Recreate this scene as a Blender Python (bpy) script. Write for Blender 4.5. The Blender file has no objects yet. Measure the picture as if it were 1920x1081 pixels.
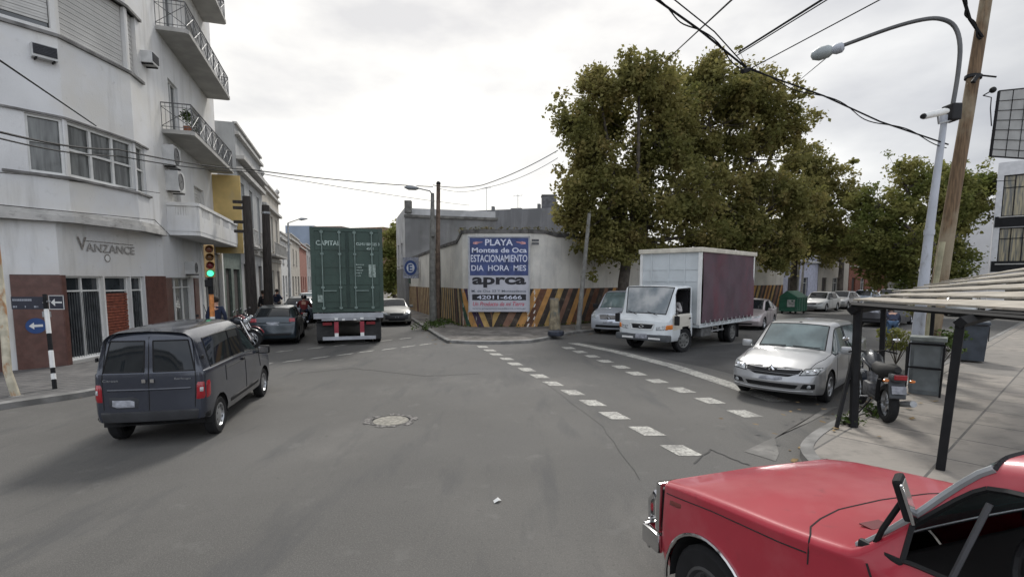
import bpy, bmesh, math, random
from mathutils import Vector, Matrix
from mathutils.bvhtree import BVHTree
R = math.radians
random.seed(7)
scene = bpy.context.scene
col = scene.collection

# ------------------------------------------------------------------ camera
CAM_H, PITCH, FPX, HOR = 2.4, R(5.5), 960.0, 524.0
cam_data = bpy.data.cameras.new('camera')
cam = bpy.data.objects.new('camera', cam_data)
col.objects.link(cam)
cam.location = (0, 0, CAM_H)
cam.rotation_euler = (R(90) - PITCH, 0, 0)
cam_data.sensor_width = 36
cam_data.lens = 36 * FPX / 1920
Y0 = HOR + FPX * math.tan(PITCH)
cam_data.shift_y = (Y0 - 540.5) / 1920
cam_data.clip_end = 2000
cam_data.clip_start = 0.05
scene.camera = cam

# ------------------------------------------------------------------ sky and sun
SUN_EL, SUN_AZ = R(46), R(8)            # hidden sun, ahead of the camera
GLOW_AZ = R(-16)                        # brightest part of the cloud deck, a little left of it
world = bpy.data.worlds.new('World')
scene.world = world
world.use_nodes = True
wt = world.node_tree
wt.nodes.clear()
def wn(t, **k):
    n = wt.nodes.new(t)
    for a, b in k.items(): setattr(n, a, b)
    return n
w_out = wn('ShaderNodeOutputWorld')
w_bg = wn('ShaderNodeBackground')
w_sky = wn('ShaderNodeTexSky', sky_type='NISHITA', sun_disc=False, sun_elevation=SUN_EL, sun_rotation=SUN_AZ)
w_scale = wn('ShaderNodeVectorMath', operation='SCALE'); w_scale.inputs['Scale'].default_value = 0.10
wt.links.new(w_sky.outputs[0], w_scale.inputs[0])
w_tc = wn('ShaderNodeTexCoord')
w_map = wn('ShaderNodeMapping'); w_map.inputs['Scale'].default_value = (1.0, 1.0, 2.6)
wt.links.new(w_tc.outputs['Generated'], w_map.inputs[0])
w_no = wn('ShaderNodeTexNoise'); w_no.inputs['Scale'].default_value = 1.9; w_no.inputs['Detail'].default_value = 6; w_no.inputs['Roughness'].default_value = .52
wt.links.new(w_map.outputs[0], w_no.inputs['Vector'])
w_cr = wn('ShaderNodeValToRGB')
w_cr.color_ramp.elements[0].position = .38; w_cr.color_ramp.elements[0].color = (.58, .585, .61, 1)
w_cr.color_ramp.elements[1].position = .60; w_cr.color_ramp.elements[1].color = (.93, .925, .91, 1)
wt.links.new(w_no.outputs[0], w_cr.inputs[0])
# the cloud deck glows round the hidden sun
w_dot = wn('ShaderNodeVectorMath', operation='DOT_PRODUCT')
wt.links.new(w_tc.outputs['Generated'], w_dot.inputs[0])
w_dot.inputs[1].default_value = (math.sin(GLOW_AZ) * .95, math.cos(GLOW_AZ) * .95, .32)
w_mr = wn('ShaderNodeMapRange'); w_mr.inputs['From Min'].default_value = .45; w_mr.inputs['From Max'].default_value = 1.0
w_mr.inputs['To Min'].default_value = .72; w_mr.inputs['To Max'].default_value = 1.27
wt.links.new(w_dot.outputs['Value'], w_mr.inputs['Value'])
w_mul = wn('ShaderNodeVectorMath', operation='SCALE')
# and the unseen sky behind the camera is lifted, as added fill light
w_sep = wn('ShaderNodeSeparateXYZ'); wt.links.new(w_tc.outputs['Generated'], w_sep.inputs[0])
w_bk = wn('ShaderNodeMapRange'); w_bk.inputs['From Min'].default_value = .25; w_bk.inputs['From Max'].default_value = -.5; w_bk.inputs['To Min'].default_value = 1.0; w_bk.inputs['To Max'].default_value = 2.3
wt.links.new(w_sep.outputs['Y'], w_bk.inputs['Value'])
w_mm = wn('ShaderNodeMath', operation='MULTIPLY'); wt.links.new(w_mr.outputs[0], w_mm.inputs[0]); wt.links.new(w_bk.outputs[0], w_mm.inputs[1])
w_wm = wn('ShaderNodeMapRange'); w_wm.inputs['From Min'].default_value = .62; w_wm.inputs['From Max'].default_value = 1.0
wt.links.new(w_dot.outputs['Value'], w_wm.inputs['Value'])
w_tint = wn('ShaderNodeMixRGB', blend_type='MULTIPLY'); w_tint.inputs[2].default_value = (1.0, .972, .915, 1)
wt.links.new(w_wm.outputs[0], w_tint.inputs[0]); wt.links.new(w_cr.outputs[0], w_tint.inputs[1])
w_bm = wn('ShaderNodeMapRange'); w_bm.inputs['From Min'].default_value = .25; w_bm.inputs['From Max'].default_value = -.5; wt.links.new(w_sep.outputs['Y'], w_bm.inputs['Value'])
w_t2 = wn('ShaderNodeMixRGB', blend_type='MULTIPLY'); w_t2.inputs[2].default_value = (.90, .955, 1.05, 1)      # cooler sky behind the camera
wt.links.new(w_bm.outputs[0], w_t2.inputs[0]); wt.links.new(w_tint.outputs[0], w_t2.inputs[1])
wt.links.new(w_t2.outputs[0], w_mul.inputs[0]); wt.links.new(w_mm.outputs[0], w_mul.inputs['Scale'])
w_mix = wn('ShaderNodeMixRGB'); w_mix.inputs[0].default_value = .90
wt.links.new(w_scale.outputs[0], w_mix.inputs[1]); wt.links.new(w_mul.outputs[0], w_mix.inputs[2])
wt.links.new(w_mix.outputs[0], w_bg.inputs[0])
w_bg.inputs[1].default_value = 0.95
wt.links.new(w_bg.outputs[0], w_out.inputs[0])

sun_data = bpy.data.lights.new('sun', 'SUN'); sun_data.energy = 2.1; sun_data.angle = R(11); sun_data.color = (1, .965, .91)
sun = bpy.data.objects.new('sun', sun_data); col.objects.link(sun)
sd = Vector((math.sin(SUN_AZ) * math.cos(SUN_EL), math.cos(SUN_AZ) * math.cos(SUN_EL), math.sin(SUN_EL)))
sun.rotation_euler = sd.to_track_quat('Z', 'Y').to_euler()
scene.view_settings.view_transform = 'Standard'
scene.view_settings.look = 'None'
scene.view_settings.exposure = 0.28
scene.view_settings.gamma = 1

# ------------------------------------------------------------------ geometry of the view: a pixel of the photo to a point of the street
_c, _s = math.cos(PITCH), math.sin(PITCH)
def ray(px, py):
    x = (px - 960) / FPX; y = (Y0 - py) / FPX
    return Vector((x, _c + y * _s, -_s + y * _c))
def G(px, py, h=0.0):
    d = ray(px, py); t = (h - CAM_H) / d.z
    return Vector((d.x * t, d.y * t, h))
def D(px, py, Y):
    d = ray(px, py); t = Y / d.y
    return Vector((d.x * t, Y, CAM_H + d.z * t))
def onplane(px, py, p, q):
    """hit of the view ray with the vertical plane through plan points p, q -> (distance along p->q, height)"""
    d = ray(px, py); ex, ey = q[0] - p[0], q[1] - p[1]; L = math.hypot(ex, ey); ex /= L; ey /= L
    nx, ny = -ey, ex
    t = (p[0] * nx + p[1] * ny) / (d.x * nx + d.y * ny)
    X, Y = d.x * t, d.y * t
    return ((X - p[0]) * ex + (Y - p[1]) * ey, CAM_H + d.z * t)

# ------------------------------------------------------------------ materials
MATS = {}
def mat(name, c, rough=.6, metal=0.0, var=.12, scale=4.0, bump=0.0, bscale=60.0, c2=None, spec=.5, coat=0.0, detail=5, emit=0, cmix=(.4, .62), stretch=None, alpha=1, trans=0):
    if name in MATS: return MATS[name]
    m = bpy.data.materials.new(name); m.use_nodes = True; t = m.node_tree; b = t.nodes['Principled BSDF']
    b.inputs['Roughness'].default_value = rough; b.inputs['Metallic'].default_value = metal
    b.inputs['Specular IOR Level'].default_value = spec; b.inputs['Coat Weight'].default_value = coat; b.inputs['Coat Roughness'].default_value = .08
    b.inputs['Transmission Weight'].default_value = trans
    b.inputs['Alpha'].default_value = alpha
    if c2 is None: c2 = tuple(min(1, v * (1 + var)) for v in c); c1 = tuple(v * (1 - var) for v in c)
    else: c1 = c
    tc = t.nodes.new('ShaderNodeTexCoord'); src = tc.outputs['Object']
    if stretch:
        mp = t.nodes.new('ShaderNodeMapping'); mp.inputs['Scale'].default_value = stretch; t.links.new(src, mp.inputs[0]); src = mp.outputs[0]
    n = t.nodes.new('ShaderNodeTexNoise'); n.inputs['Scale'].default_value = scale; n.inputs['Detail'].default_value = detail; t.links.new(src, n.inputs['Vector'])
    r = t.nodes.new('ShaderNodeValToRGB'); r.color_ramp.elements[0].position = cmix[0]; r.color_ramp.elements[1].position = cmix[1]
    r.color_ramp.elements[0].color = (*c1, 1); r.color_ramp.elements[1].color = (*c2, 1)
    t.links.new(n.outputs[0], r.inputs[0]); t.links.new(r.outputs[0], b.inputs['Base Color'])
    if bump:
        n2 = t.nodes.new('ShaderNodeTexNoise'); n2.inputs['Scale'].default_value = bscale; n2.inputs['Detail'].default_value = 3; t.links.new(tc.outputs['Object'], n2.inputs['Vector'])
        bp = t.nodes.new('ShaderNodeBump'); bp.inputs['Strength'].default_value = bump; bp.inputs['Distance'].default_value = .02
        t.links.new(n2.outputs[0], bp.inputs['Height']); t.links.new(bp.outputs[0], b.inputs['Normal'])
    if emit:
        b.inputs['Emission Color'].default_value = (*c, 1); b.inputs['Emission Strength'].default_value = emit
    m['ramp'] = r.name; m['noise'] = n.name
    MATS[name] = m; return m

def nodes(m): return m.node_tree, m.node_tree.nodes['Principled BSDF']
def overlay(m, c, scale, lo, hi, stretch=(1, 1, 1), amount=1.0, detail=8):
    """mix another colour in by a noise of its own (stains, wear, moss, broad uneven light)"""
    t, b = nodes(m); src = b.inputs['Base Color'].links[0].from_socket
    tc = t.nodes.new('ShaderNodeTexCoord'); mp = t.nodes.new('ShaderNodeMapping'); mp.inputs['Scale'].default_value = stretch; mp.inputs['Location'].default_value = (scale * 3.1, 1.7, 5.3)
    n = t.nodes.new('ShaderNodeTexNoise'); n.inputs['Scale'].default_value = scale; n.inputs['Detail'].default_value = detail; n.inputs['Roughness'].default_value = .62
    t.links.new(tc.outputs['Object'], mp.inputs[0]); t.links.new(mp.outputs[0], n.inputs['Vector'])
    r = t.nodes.new('ShaderNodeMapRange'); r.inputs['From Min'].default_value = lo; r.inputs['From Max'].default_value = hi; r.inputs['To Max'].default_value = amount
    t.links.new(n.outputs[0], r.inputs['Value'])
    x = t.nodes.new('ShaderNodeMixRGB'); x.inputs[2].default_value = (*c, 1)
    t.links.new(r.outputs[0], x.inputs[0]); t.links.new(src, x.inputs[1]); t.links.new(x.outputs[0], b.inputs['Base Color'])
    return m

asphalt = mat('asphalt', (.100, .096, .089), .82, var=.10, scale=.35, bump=.35, bscale=140, spec=.35)
overlay(asphalt, (.082, .081, .080), .16, .50, .66, (1, .45, 1), .6)  # broad darker patches: uneven light put into the road colour
overlay(asphalt, (.15, .145, .135), 26, .60, .74, (1, 1, 1), .30)
overlay(asphalt, (.15, .142, .13), .5, .56, .72, (1, .6, 1), .6)
overlay(asphalt, (.19, .18, .165), 70, .50, .66, (1, 1, 1), .5)
overlay(asphalt, (.055, .054, .052), 45, .56, .70, (1, 1, 1), .5)
overlay(asphalt, (.066, .066, .066), 1.1, .54, .68, (1.6, .35, 1), .6)
overlay(asphalt, (.06, .058, .055), 6, .66, .74, (1, 1, 1), .6)
overlay(asphalt, (.155, .15, .14), 2.6, .60, .70, (1, .8, 1), .4)
asphalt2 = mat('asphalt_patch', (.062, .061, .060), .85, var=.12, scale=1.2, bump=.3, bscale=140, spec=.3)
markp = mat('road_paint', (.42, .41, .37), .75, var=.12, scale=9)
overlay(markp, (.14, .135, .125), 22, .48, .60, (1, 1, 1), .8)
overlay(markp, (.16, .155, .145), 4, .48, .62, (1, 1, 1), .7)
walk_l = mat('dark_paving', (.105, .10, .098), .8, var=.2, scale=2, bump=.3)
walk_c = mat('rubble_paving', (.16, .145, .13), .9, var=.3, scale=1.2, bump=.6, bscale=14)
overlay(walk_c, (.07, .065, .05), 3, .5, .62, (1, 1, 1), .8)
kerb_m = mat('kerb_stone', (.19, .185, .175), .85, var=.25, scale=3, bump=.4)
def tile_mat(name, c, c2, size, mortar, msize=.02, rough=.8, rot=0):
    m = mat(name, c, rough, var=.1, scale=1); t, b = nodes(m)
    tc = t.nodes.new('ShaderNodeTexCoord'); mp = t.nodes.new('ShaderNodeMapping'); mp.inputs['Rotation'].default_value = (0, 0, rot)
    br = t.nodes.new('ShaderNodeTexBrick'); br.offset = 0.0 if rot != 99 else .5
    br.inputs['Scale'].default_value = 1; br.inputs['Brick Width'].default_value = size; br.inputs['Row Height'].default_value = size if not isinstance(size, tuple) else size[1]
    br.inputs['Color1'].default_value = (*c, 1); br.inputs['Color2'].default_value = (*c2, 1); br.inputs['Mortar'].default_value = (*mortar, 1)
    br.inputs['Mortar Size'].default_value = msize; br.inputs['Bias'].default_value = 0
    t.links.new(tc.outputs['Object'], mp.inputs[0]); t.links.new(mp.outputs[0], br.inputs['Vector'])
    t.links.new(br.outputs['Color'], b.inputs['Base Color'])
    return m
walk_r = tile_mat('pale_slabs', (.20, .185, .165), (.28, .25, .215), 1.2, (.08, .075, .07), .016, rot=R(-41))
overlay(walk_r, (.13, .12, .105), 3, .50, .64, (1, 1, 1), .6)
overlay(walk_r, (.20, .185, .165), 14, .5, .6, (.35, 1.6, 1), .35)
tile_mat('dark_tiles', (.085, .082, .08), (.13, .125, .12), .2, (.05, .05, .05), .012, rot=R(15))
overlay(MATS['dark_tiles'], (.2, .19, .18), 1.6, .52, .7, (1, 1, 1), .5)

stucco = mat('pale_stucco', (.63, .63, .63), .85, var=.05, scale=.7, bump=.25, bscale=30)
overlay(stucco, (.60, .575, .52), .35, .45, .6, (1, 1, 1), .6)
overlay(stucco, (.33, .32, .30), 1.0, .54, .74, (3.2, 3.2, .3), .5)
overlay(stucco, (.30, .29, .27), 5, .62, .74, (1, 1, 1), .35)
stucco_dk = mat('grey_render', (.20, .20, .20), .9, var=.15, scale=.8, bump=.3, bscale=20)
overlay(stucco_dk, (.12, .118, .11), .9, .48, .68, (2, 2, .3), .7)
slab_m = mat('balcony_concrete', (.36, .35, .33), .85, var=.12, scale=1.5, bump=.2)
cornice_m = mat('cornice_stucco', (.44, .43, .41), .85, var=.12, scale=2, bump=.3)
overlay(cornice_m, (.16, .15, .14), 3, .54, .7, (1, 1, 2), .8)
redtile = mat('red_brown_tile', (.105, .050, .040), .45, var=.15, scale=6, bump=.1)
overlay(redtile, (.15, .085, .07), 1.5, .5, .65, (1, 1, 1), .6)
white_f = mat('white_frame', (.62, .62, .60), .5, var=.05)
shutter_m = mat('roller_shutter', (.50, .49, .465), .7, var=.06, scale=2)
glass_dk = mat('window_glass', (.035, .04, .045), .08, var=.3, scale=1.5, spec=.8)
glass_gr = mat('curtained_glass', (.10, .105, .10), .15, var=.45, scale=1.6, spec=.7, stretch=(5, 5, .6))
black_m = mat('black_iron', (.012, .012, .013), .7, var=.2, spec=.2)
dark_m = mat('dark_opening', (.012, .012, .013), .9, var=.2)
metal_g = mat('galvanised_steel', (.36, .37, .38), .45, metal=.5, var=.12, scale=5)
paint_w = mat('white_paint', (.68, .68, .66), .5, var=.06)
ochre = mat('ochre_wall', (.55, .40, .16), .85, var=.12, scale=1.2, bump=.2)
overlay(ochre, (.42, .36, .26), .8, .5, .65, (1, 1, .4), .7)
wood_d = mat('dark_timber', (.045, .038, .034), .9, var=.3, scale=4, bump=.4, stretch=(8, 8, .6))
wood_b = mat('brown_timber', (.14, .09, .05), .85, var=.3, scale=4, bump=.4, stretch=(8, 8, .5))
overlay(wood_b, (.27, .23, .16), 1.1, .48, .6, (1, 1, .5), .8)
concrete_p = mat('pole_concrete', (.17, .165, .15), .85, var=.2, scale=5)
grey_pole = mat('grey_pole_paint', (.38, .40, .44), .5, var=.08, scale=2)
overlay(grey_pole, (.2, .19, .18), 5, .58, .7, (1, 1, .6), .6)
rubber = mat('tyre_rubber', (.018, .018, .019), .85, var=.15, spec=.2)
rim_m = mat('rim_silver', (.42, .43, .44), .35, metal=.8, var=.08)
trimb = mat('black_trim', (.014, .014, .015), .6, var=.1, spec=.25)
carglass = mat('car_glass', (.012, .015, .018), .03, var=.1, spec=.45)
carglass2 = mat('pale_car_glass', (.12, .16, .16), .06, var=.25, scale=2, spec=1.0, coat=.6)  # pale base colour stands in for the sky's reflection
chrome = mat('chrome', (.65, .65, .66), .12, metal=1, var=.05)
lamp_r = mat('red_lens', (.30, .01, .018), .15, var=.1, coat=.5)
lamp_w = mat('clear_lens', (.20, .215, .22), .08, c2=(.5, .52, .53), coat=.8, scale=14)
lamp_o = mat('amber_lens', (.60, .17, .02), .2, var=.1, coat=.5)
plate_m = mat('blurred_plate', (.30, .31, .34), .6, var=.3, scale=9)
skin_m = mat('skin', (.42, .24, .17), .6, var=.08)

# ------------------------------------------------------------------ objects, names, descriptions
def tag(o, label=None, cat=None, group=None, kind=None):
    if label: o['label'] = label
    if cat: o['category'] = cat
    if group: o['group'] = group
    if kind: o['kind'] = kind
    return o
def empty(name, loc, rz=0, label=None, cat=None, group=None):
    o = bpy.data.objects.new(name, None); col.objects.link(o)
    o.location = loc; o.rotation_euler = (0, 0, rz); o.empty_display_size = .3
    return tag(o, label, cat, group)
def copy_tree(o, parent=None):
    c = o.copy(); col.objects.link(c); c.parent = parent
    if parent is not None: c.matrix_parent_inverse = o.matrix_parent_inverse.copy()
    for ch in list(o.children): copy_tree(ch, c)
    return c

class MB:
    """collects shapes, then links them as one mesh object"""
    def __init__(s): s.v = []; s.f = []; s.m = []; s.cm = 0
    def add(s, vs, fs):
        b = len(s.v); s.v += [tuple(p) for p in vs]; s.f += [tuple(i + b for i in f) for f in fs]; s.m += [s.cm] * len(fs); return s
    def box(s, c, d, rz=0, rx=0, ry=0, taper=1.0):
        M = Matrix.Rotation(rz, 3, 'Z') @ Matrix.Rotation(ry, 3, 'Y') @ Matrix.Rotation(rx, 3, 'X'); c = Vector(c); vs = []
        for z in (-.5, .5):
            k = taper if z > 0 else 1
            for x, y in ((-.5, -.5), (.5, -.5), (.5, .5), (-.5, .5)): vs.append(c + M @ Vector((x * d[0] * k, y * d[1] * k, z * d[2])))
        return s.add(vs, [(3, 2, 1, 0), (4, 5, 6, 7), (0, 1, 5, 4), (1, 2, 6, 5), (2, 3, 7, 6), (3, 0, 4, 7)])
    def rbox(s, c, d, r=.02, rz=0, rx=0, ry=0):
        """box with chamfered edges"""
        bm = bmesh.new(); bmesh.ops.create_cube(bm, size=1)
        for v in bm.verts: v.co = Vector((v.co.x * d[0], v.co.y * d[1], v.co.z * d[2]))
        bmesh.ops.bevel(bm, geom=bm.edges[:], offset=r, segments=2, affect='EDGES', profile=.6)
        M = Matrix.Translation(c) @ (Matrix.Rotation(rz, 4, 'Z') @ Matrix.Rotation(ry, 4, 'Y') @ Matrix.Rotation(rx, 4, 'X'))
        bmesh.ops.transform(bm, matrix=M, verts=bm.verts); bm.verts.index_update()
        s.add([v.co.copy() for v in bm.verts], [[v.index for v in f.verts] for f in bm.faces]); bm.free(); return s
    def prism(s, poly, z0, z1):
        n = len(poly)
        a = sum(poly[i][0] * poly[(i + 1) % n][1] - poly[(i + 1) % n][0] * poly[i][1] for i in range(n))
        if a < 0: poly = poly[::-1]
        vs = [(p[0], p[1], z0) for p in poly] + [(p[0], p[1], z1) for p in poly]
        return s.add(vs, [tuple(range(n))[::-1], tuple(range(n, 2 * n))] + [(i, (i + 1) % n, n + (i + 1) % n, n + i) for i in range(n)])
    def tube(s, pts, r, n=8, cap=True):
        pts = [Vector(p) for p in pts]; rs = r if isinstance(r, (list, tuple)) else [r] * len(pts)
        vs = []; fs = []; up = None
        for i, p in enumerate(pts):
            d = (pts[min(i + 1, len(pts) - 1)] - pts[max(i - 1, 0)]).normalized()
            if up is None: up = Vector((0, 0, 1)) if abs(d.z) < .9 else Vector((1, 0, 0))
            a = d.cross(up); a = a.normalized() if a.length > 1e-6 else Vector((1, 0, 0)); b = a.cross(d).normalized(); up = b
            for k in range(n):
                t = 2 * math.pi * k / n; vs.append(p + (a * math.cos(t) + b * math.sin(t)) * rs[i])
        for i in range(len(pts) - 1):
            for k in range(n): fs.append((i * n + k, i * n + (k + 1) % n, (i + 1) * n + (k + 1) % n, (i + 1) * n + k))
        if cap: fs += [tuple(range(n))[::-1], tuple(range((len(pts) - 1) * n, len(pts) * n))]
        return s.add(vs, fs)
    def lathe(s, prof, c, axis='Z', n=24, a0=0, a1=2 * math.pi):
        """prof: (radius, offset along axis)"""
        vs = []; fs = []; full = abs(a1 - a0 - 2 * math.pi) < 1e-6; m = n if full else n + 1; c = Vector(c)
        for r, z in prof:
            for k in range(m):
                t = a0 + (a1 - a0) * k / n; x, y = r * math.cos(t), r * math.sin(t)
                vs.append(c + (Vector((x, y, z)) if axis == 'Z' else Vector((x, z, y)) if axis == 'Y' else Vector((z, x, y))))
        for i in range(len(prof) - 1):
            for k in range(n):
                k2 = (k + 1) % m if full else k + 1; fs.append((i * m + k, i * m + k2, (i + 1) * m + k2, (i + 1) * m + k))
        return s.add(vs, fs)
    def quad(s, a, b, c, d): return s.add([a, b, c, d], [(0, 1, 2, 3)])
    def ball(s, c, r, n=10, m=7, sc=(1, 1, 1)):
        vs = []; fs = []
        for i in range(m + 1):
            p = math.pi * i / m
            for k in range(n):
                t = 2 * math.pi * k / n; vs.append((c[0] + r * sc[0] * math.sin(p) * math.cos(t), c[1] + r * sc[1] * math.sin(p) * math.sin(t), c[2] + r * sc[2] * math.cos(p)))
        for i in range(m):
            for k in range(n): fs.append((i * n + k, i * n + (k + 1) % n, (i + 1) * n + (k + 1) % n, (i + 1) * n + k))
        return s.add(vs, fs)
    def build(s, name, m, parent=None, smooth=False, world=False, kind=None, fixn=True):
        me = bpy.data.meshes.new(name)
        off = Vector(parent.location) if (world and parent is not None) else Vector((0, 0, 0))
        me.from_pydata([tuple(Vector(p) - off) for p in s.v], [], s.f)
        for mm in (m if isinstance(m, (list, tuple)) else [m]): me.materials.append(mm)
        if isinstance(m, (list, tuple)):
            for i, p in enumerate(me.polygons): p.material_index = s.m[i]
        if fixn:
            bm = bmesh.new(); bm.from_mesh(me); bmesh.ops.recalc_face_normals(bm, faces=bm.faces); bm.to_mesh(me); bm.free()
        if smooth:
            for p in me.polygons: p.use_smooth = True
            try: me.set_sharp_from_angle(angle=R(smooth if smooth > 1 else 38))
            except Exception: pass
        me.update()
        o = bpy.data.objects.new(name, me); col.objects.link(o)
        if parent is not None: o.parent = parent
        if kind: o['kind'] = kind
        return o

def text(name, s, m, parent, origin, xdir, up, height, width=None, depth=.01, bold=0.0, world=True, shear=0):
    """flat lettering laid on a surface: origin = lower left corner, xdir = reading direction"""
    cu = bpy.data.curves.new(name, 'FONT'); cu.body = s; cu.size = 1; cu.extrude = 0; cu.offset = bold; cu.shear = shear; cu.resolution_u = 3
    tmp = bpy.data.objects.new('tmp', cu); col.objects.link(tmp)
    me = bpy.data.meshes.new_from_object(tmp.evaluated_get(bpy.context.evaluated_depsgraph_get()))
    bpy.data.objects.remove(tmp); bpy.data.curves.remove(cu)
    xs = [v.co.x for v in me.vertices]; ys = [v.co.y for v in me.vertices]
    x0, x1, y0, y1 = min(xs), max(xs), min(ys), max(ys)
    sy = height / max(.001, y1 - y0); sx = (width / (x1 - x0)) if width else sy
    X = Vector(xdir).normalized(); U = Vector(up).normalized(); N = X.cross(U)
    off = Vector(parent.location) if (parent is not None and world) else Vector((0, 0, 0))
    O = Vector(origin)
    for v in me.vertices: v.co = O + X * (v.co.x - x0) * sx + U * (v.co.y - y0) * sy + N * depth - off
    me.materials.clear(); me.materials.append(m)
    o = bpy.data.objects.new(name, me); col.objects.link(o); o.parent = parent
    return o

def each(name, m, par, items, world=False, smooth=False):
    """one object per piece; items: functions that fill a builder"""
    out = []
    for f in items:
        q = MB(); f(q); out.append(q.build(name, m, par, world=world, smooth=smooth))
    return out
# ================================================================== THE SETTING
LS = Vector((-.302, .953, 0))        # direction of the left street
RS = Vector((.755, .656, 0))         # direction of the avenue on the right
def P2(p, d, t): return (p[0] + d[0] * t, p[1] + d[1] * t)
b = MB(); b.quad((-900, -900, 0), (900, -900, 0), (900, 900, 0), (-900, 900, 0)); b.build('road', asphalt, kind='structure')

def pavement(name, kerb, back, m, h=.13, kw=.16):
    """raised pavement: kerb = polyline along the road, back = the points behind it"""
    c = MB()
    n = len(kerb); L = []
    for i in range(n):
        a = Vector((*kerb[max(i - 1, 0)], 0)); d = Vector((*kerb[min(i + 1, n - 1)], 0)) - a; d.normalize(); L.append(Vector((-d.y, d.x, 0)))
    inner = [(kerb[i][0] + L[i].x * kw, kerb[i][1] + L[i].y * kw) for i in range(n)]
    p = MB(); p.prism(inner + back, -.05, h - .012); o = p.build(name, m, kind='structure')
    for i in range(n - 1):
        a0, a1, b0, b1 = kerb[i], kerb[i + 1], inner[i], inner[i + 1]
        c.add([(*a0, -.05), (*a1, -.05), (*b1, -.05), (*b0, -.05), (*a0, h - .02), (*a1, h - .02), (*b1, h), (*b0, h)], [(4, 5, 6, 7), (0, 1, 5, 4), (1, 2, 6, 5), (3, 7, 6, 2), (3, 0, 4, 7)])
    c.build('kerb', kerb_m, kind='structure')
    return o
def curve(pts, k=5):
    out = []
    for i in range(len(pts) - 1):
        p0, p1, p2, p3 = [Vector(pts[min(max(j, 0), len(pts) - 1)]) for j in (i - 1, i, i + 1, i + 2)]
        for q in range(k):
            t = q / k; out.append(tuple(.5 * ((2 * p1) + (p2 - p0) * t + (2 * p0 - 5 * p1 + 4 * p2 - p3) * t * t + (3 * p1 - p0 - 3 * p2 + p3) * t ** 3)))
    out.append(tuple(pts[-1])); return out
# left pavement: runs round the corner of the white building (its body lies left of the kerb)
lk = curve([(-16, -1.5), (-12.4, 4.7), (-9.49, 9.3), (-8.74, 10.44), (-8.35, 12.0), (-8.6, 14.0), (-9.35, 16.5), (-9.95, 18.3)]) + [P2((-9.95, 18.3), LS, t) for t in (10, 40, 120)]
pavement('pavement', lk, [P2((-26, 18), LS, 120), (-40, 0), (-30, -1.5)], MATS['dark_tiles'])
# middle block
mk = curve([P2((-2.75, 20.17), LS, 120), P2((-2.75, 20.17), LS, 30), P2((-2.75, 20.17), LS, 8), (-2.75, 20.17), (-2.25, 19.35), (-1.0, 19.0), (.2, 19.2), (.95, 19.7), (2.0, 21.4), (2.9, 22.8)], 4) + [P2((2.9, 22.8), RS, t) for t in (20, 60, 140)]
pavement('pavement', mk, [(60, 150)], walk_c, h=.12)
# right pavement
rk = [P2((6.95, 9.75), RS, t) for t in (140, 60, 20, 4)] + curve([P2((6.95, 9.75), RS, 1), (6.4, 9.1), (5.2, 8.15), (4.3, 7.3), (3.85, 6.6), (3.75, 5.6), (4.2, 4.0), (5.2, .9), (7, -5)], 4)
pavement('pavement', rk, [(60, -5), (140, 40)], walk_r)

# road markings
def sheet(name, polys, m, z=.004):
    q = MB()
    for p in polys: q.add([(*v[:2], z) for v in p], [tuple(range(len(p)))])
    return q.build(name, m, kind='structure')
rd = random.Random(3)
def dashes(a, b_, n, L, w, cross=(1, 0), first=0):
    a = Vector(a[:2]); b_ = Vector(b_[:2]); d = (b_ - a); u = d.normalized(); c = Vector(cross).normalized(); out = []
    for i in range(n):
        o = a + d * (i / (n - 1)); ll = L * rd.uniform(.9, 1.08); j = rd.uniform(-.04, .04)
        p = [o - u * ll / 2 - c * w / 2, o - u * ll / 2 + c * w / 2, o + u * ll / 2 + c * w / 2, o + u * ll / 2 - c * w / 2]
        out.append([(q.x + j, q.y) for q in p])
    return out
dA = dashes(G(905, 650), G(1282, 844), 13, .50, .34)
dB = dashes(G(1066, 652), G(1397, 775), 10, .50, .36, (1, .1))
sheet('road_marking', dA + dB, markp, .005)
s0, s1, s2 = G(1062, 641), G(1235, 682), G(1470, 754)
sl = []
cp = [Vector(G(1075, 643)), Vector(G(1160, 660)), Vector(G(1262, 686)), Vector(G(1360, 718)), Vector(G(1462, 752))]
for i in range(4):
    w0, w1 = .22, .22
    sl.append([cp[i] + Vector((w0, 0, 0)), cp[i] - Vector((w0, 0, 0)), cp[i + 1] - Vector((w1, 0, 0)), cp[i + 1] + Vector((w1, 0, 0))])
sheet('stop_line', sl, markp, .005)
dC = dashes(G(492, 683), G(800, 645), 8, .55, .28, (.2, 1)); dD = dashes(G(478, 664), G(762, 634), 7, .55, .28, (.2, 1))
sheet('road_marking', dC + dD, markp, .005)
# patches of newer asphalt and a seam, cracks
sheet('road_patch', [[G(1090, 640), G(1260, 655), G(1420, 640), G(1560, 690), G(1500, 735), G(1330, 690)]], asphalt2, .0035)
def crack(name, pts, w=.012, m=None, z=.007):
    q = MB(); P = [Vector((*p[:2], 0)) for p in pts]
    fine = []
    for i in range(len(P) - 1):
        for k in range(6): fine.append(P[i].lerp(P[i + 1], k / 6) + Vector((rd.uniform(-.02, .02), rd.uniform(-.02, .02), 0)))
    fine.append(P[-1])
    for i in range(len(fine) - 1):
        d = (fine[i + 1] - fine[i]).normalized(); n_ = Vector((-d.y, d.x, 0)) * w
        q.add([(*(fine[i] - n_)[:2], z), (*(fine[i] + n_)[:2], z), (*(fine[i + 1] + n_)[:2], z), (*(fine[i + 1] - n_)[:2], z)], [(0, 1, 2, 3)])
    return q.build(name, m or mat('crack_tar', (.06, .058, .055), .9), kind='structure')
crack('crack', [G(1300, 868), G(1333, 842), G(1372, 860), G(1405, 872)])
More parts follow.
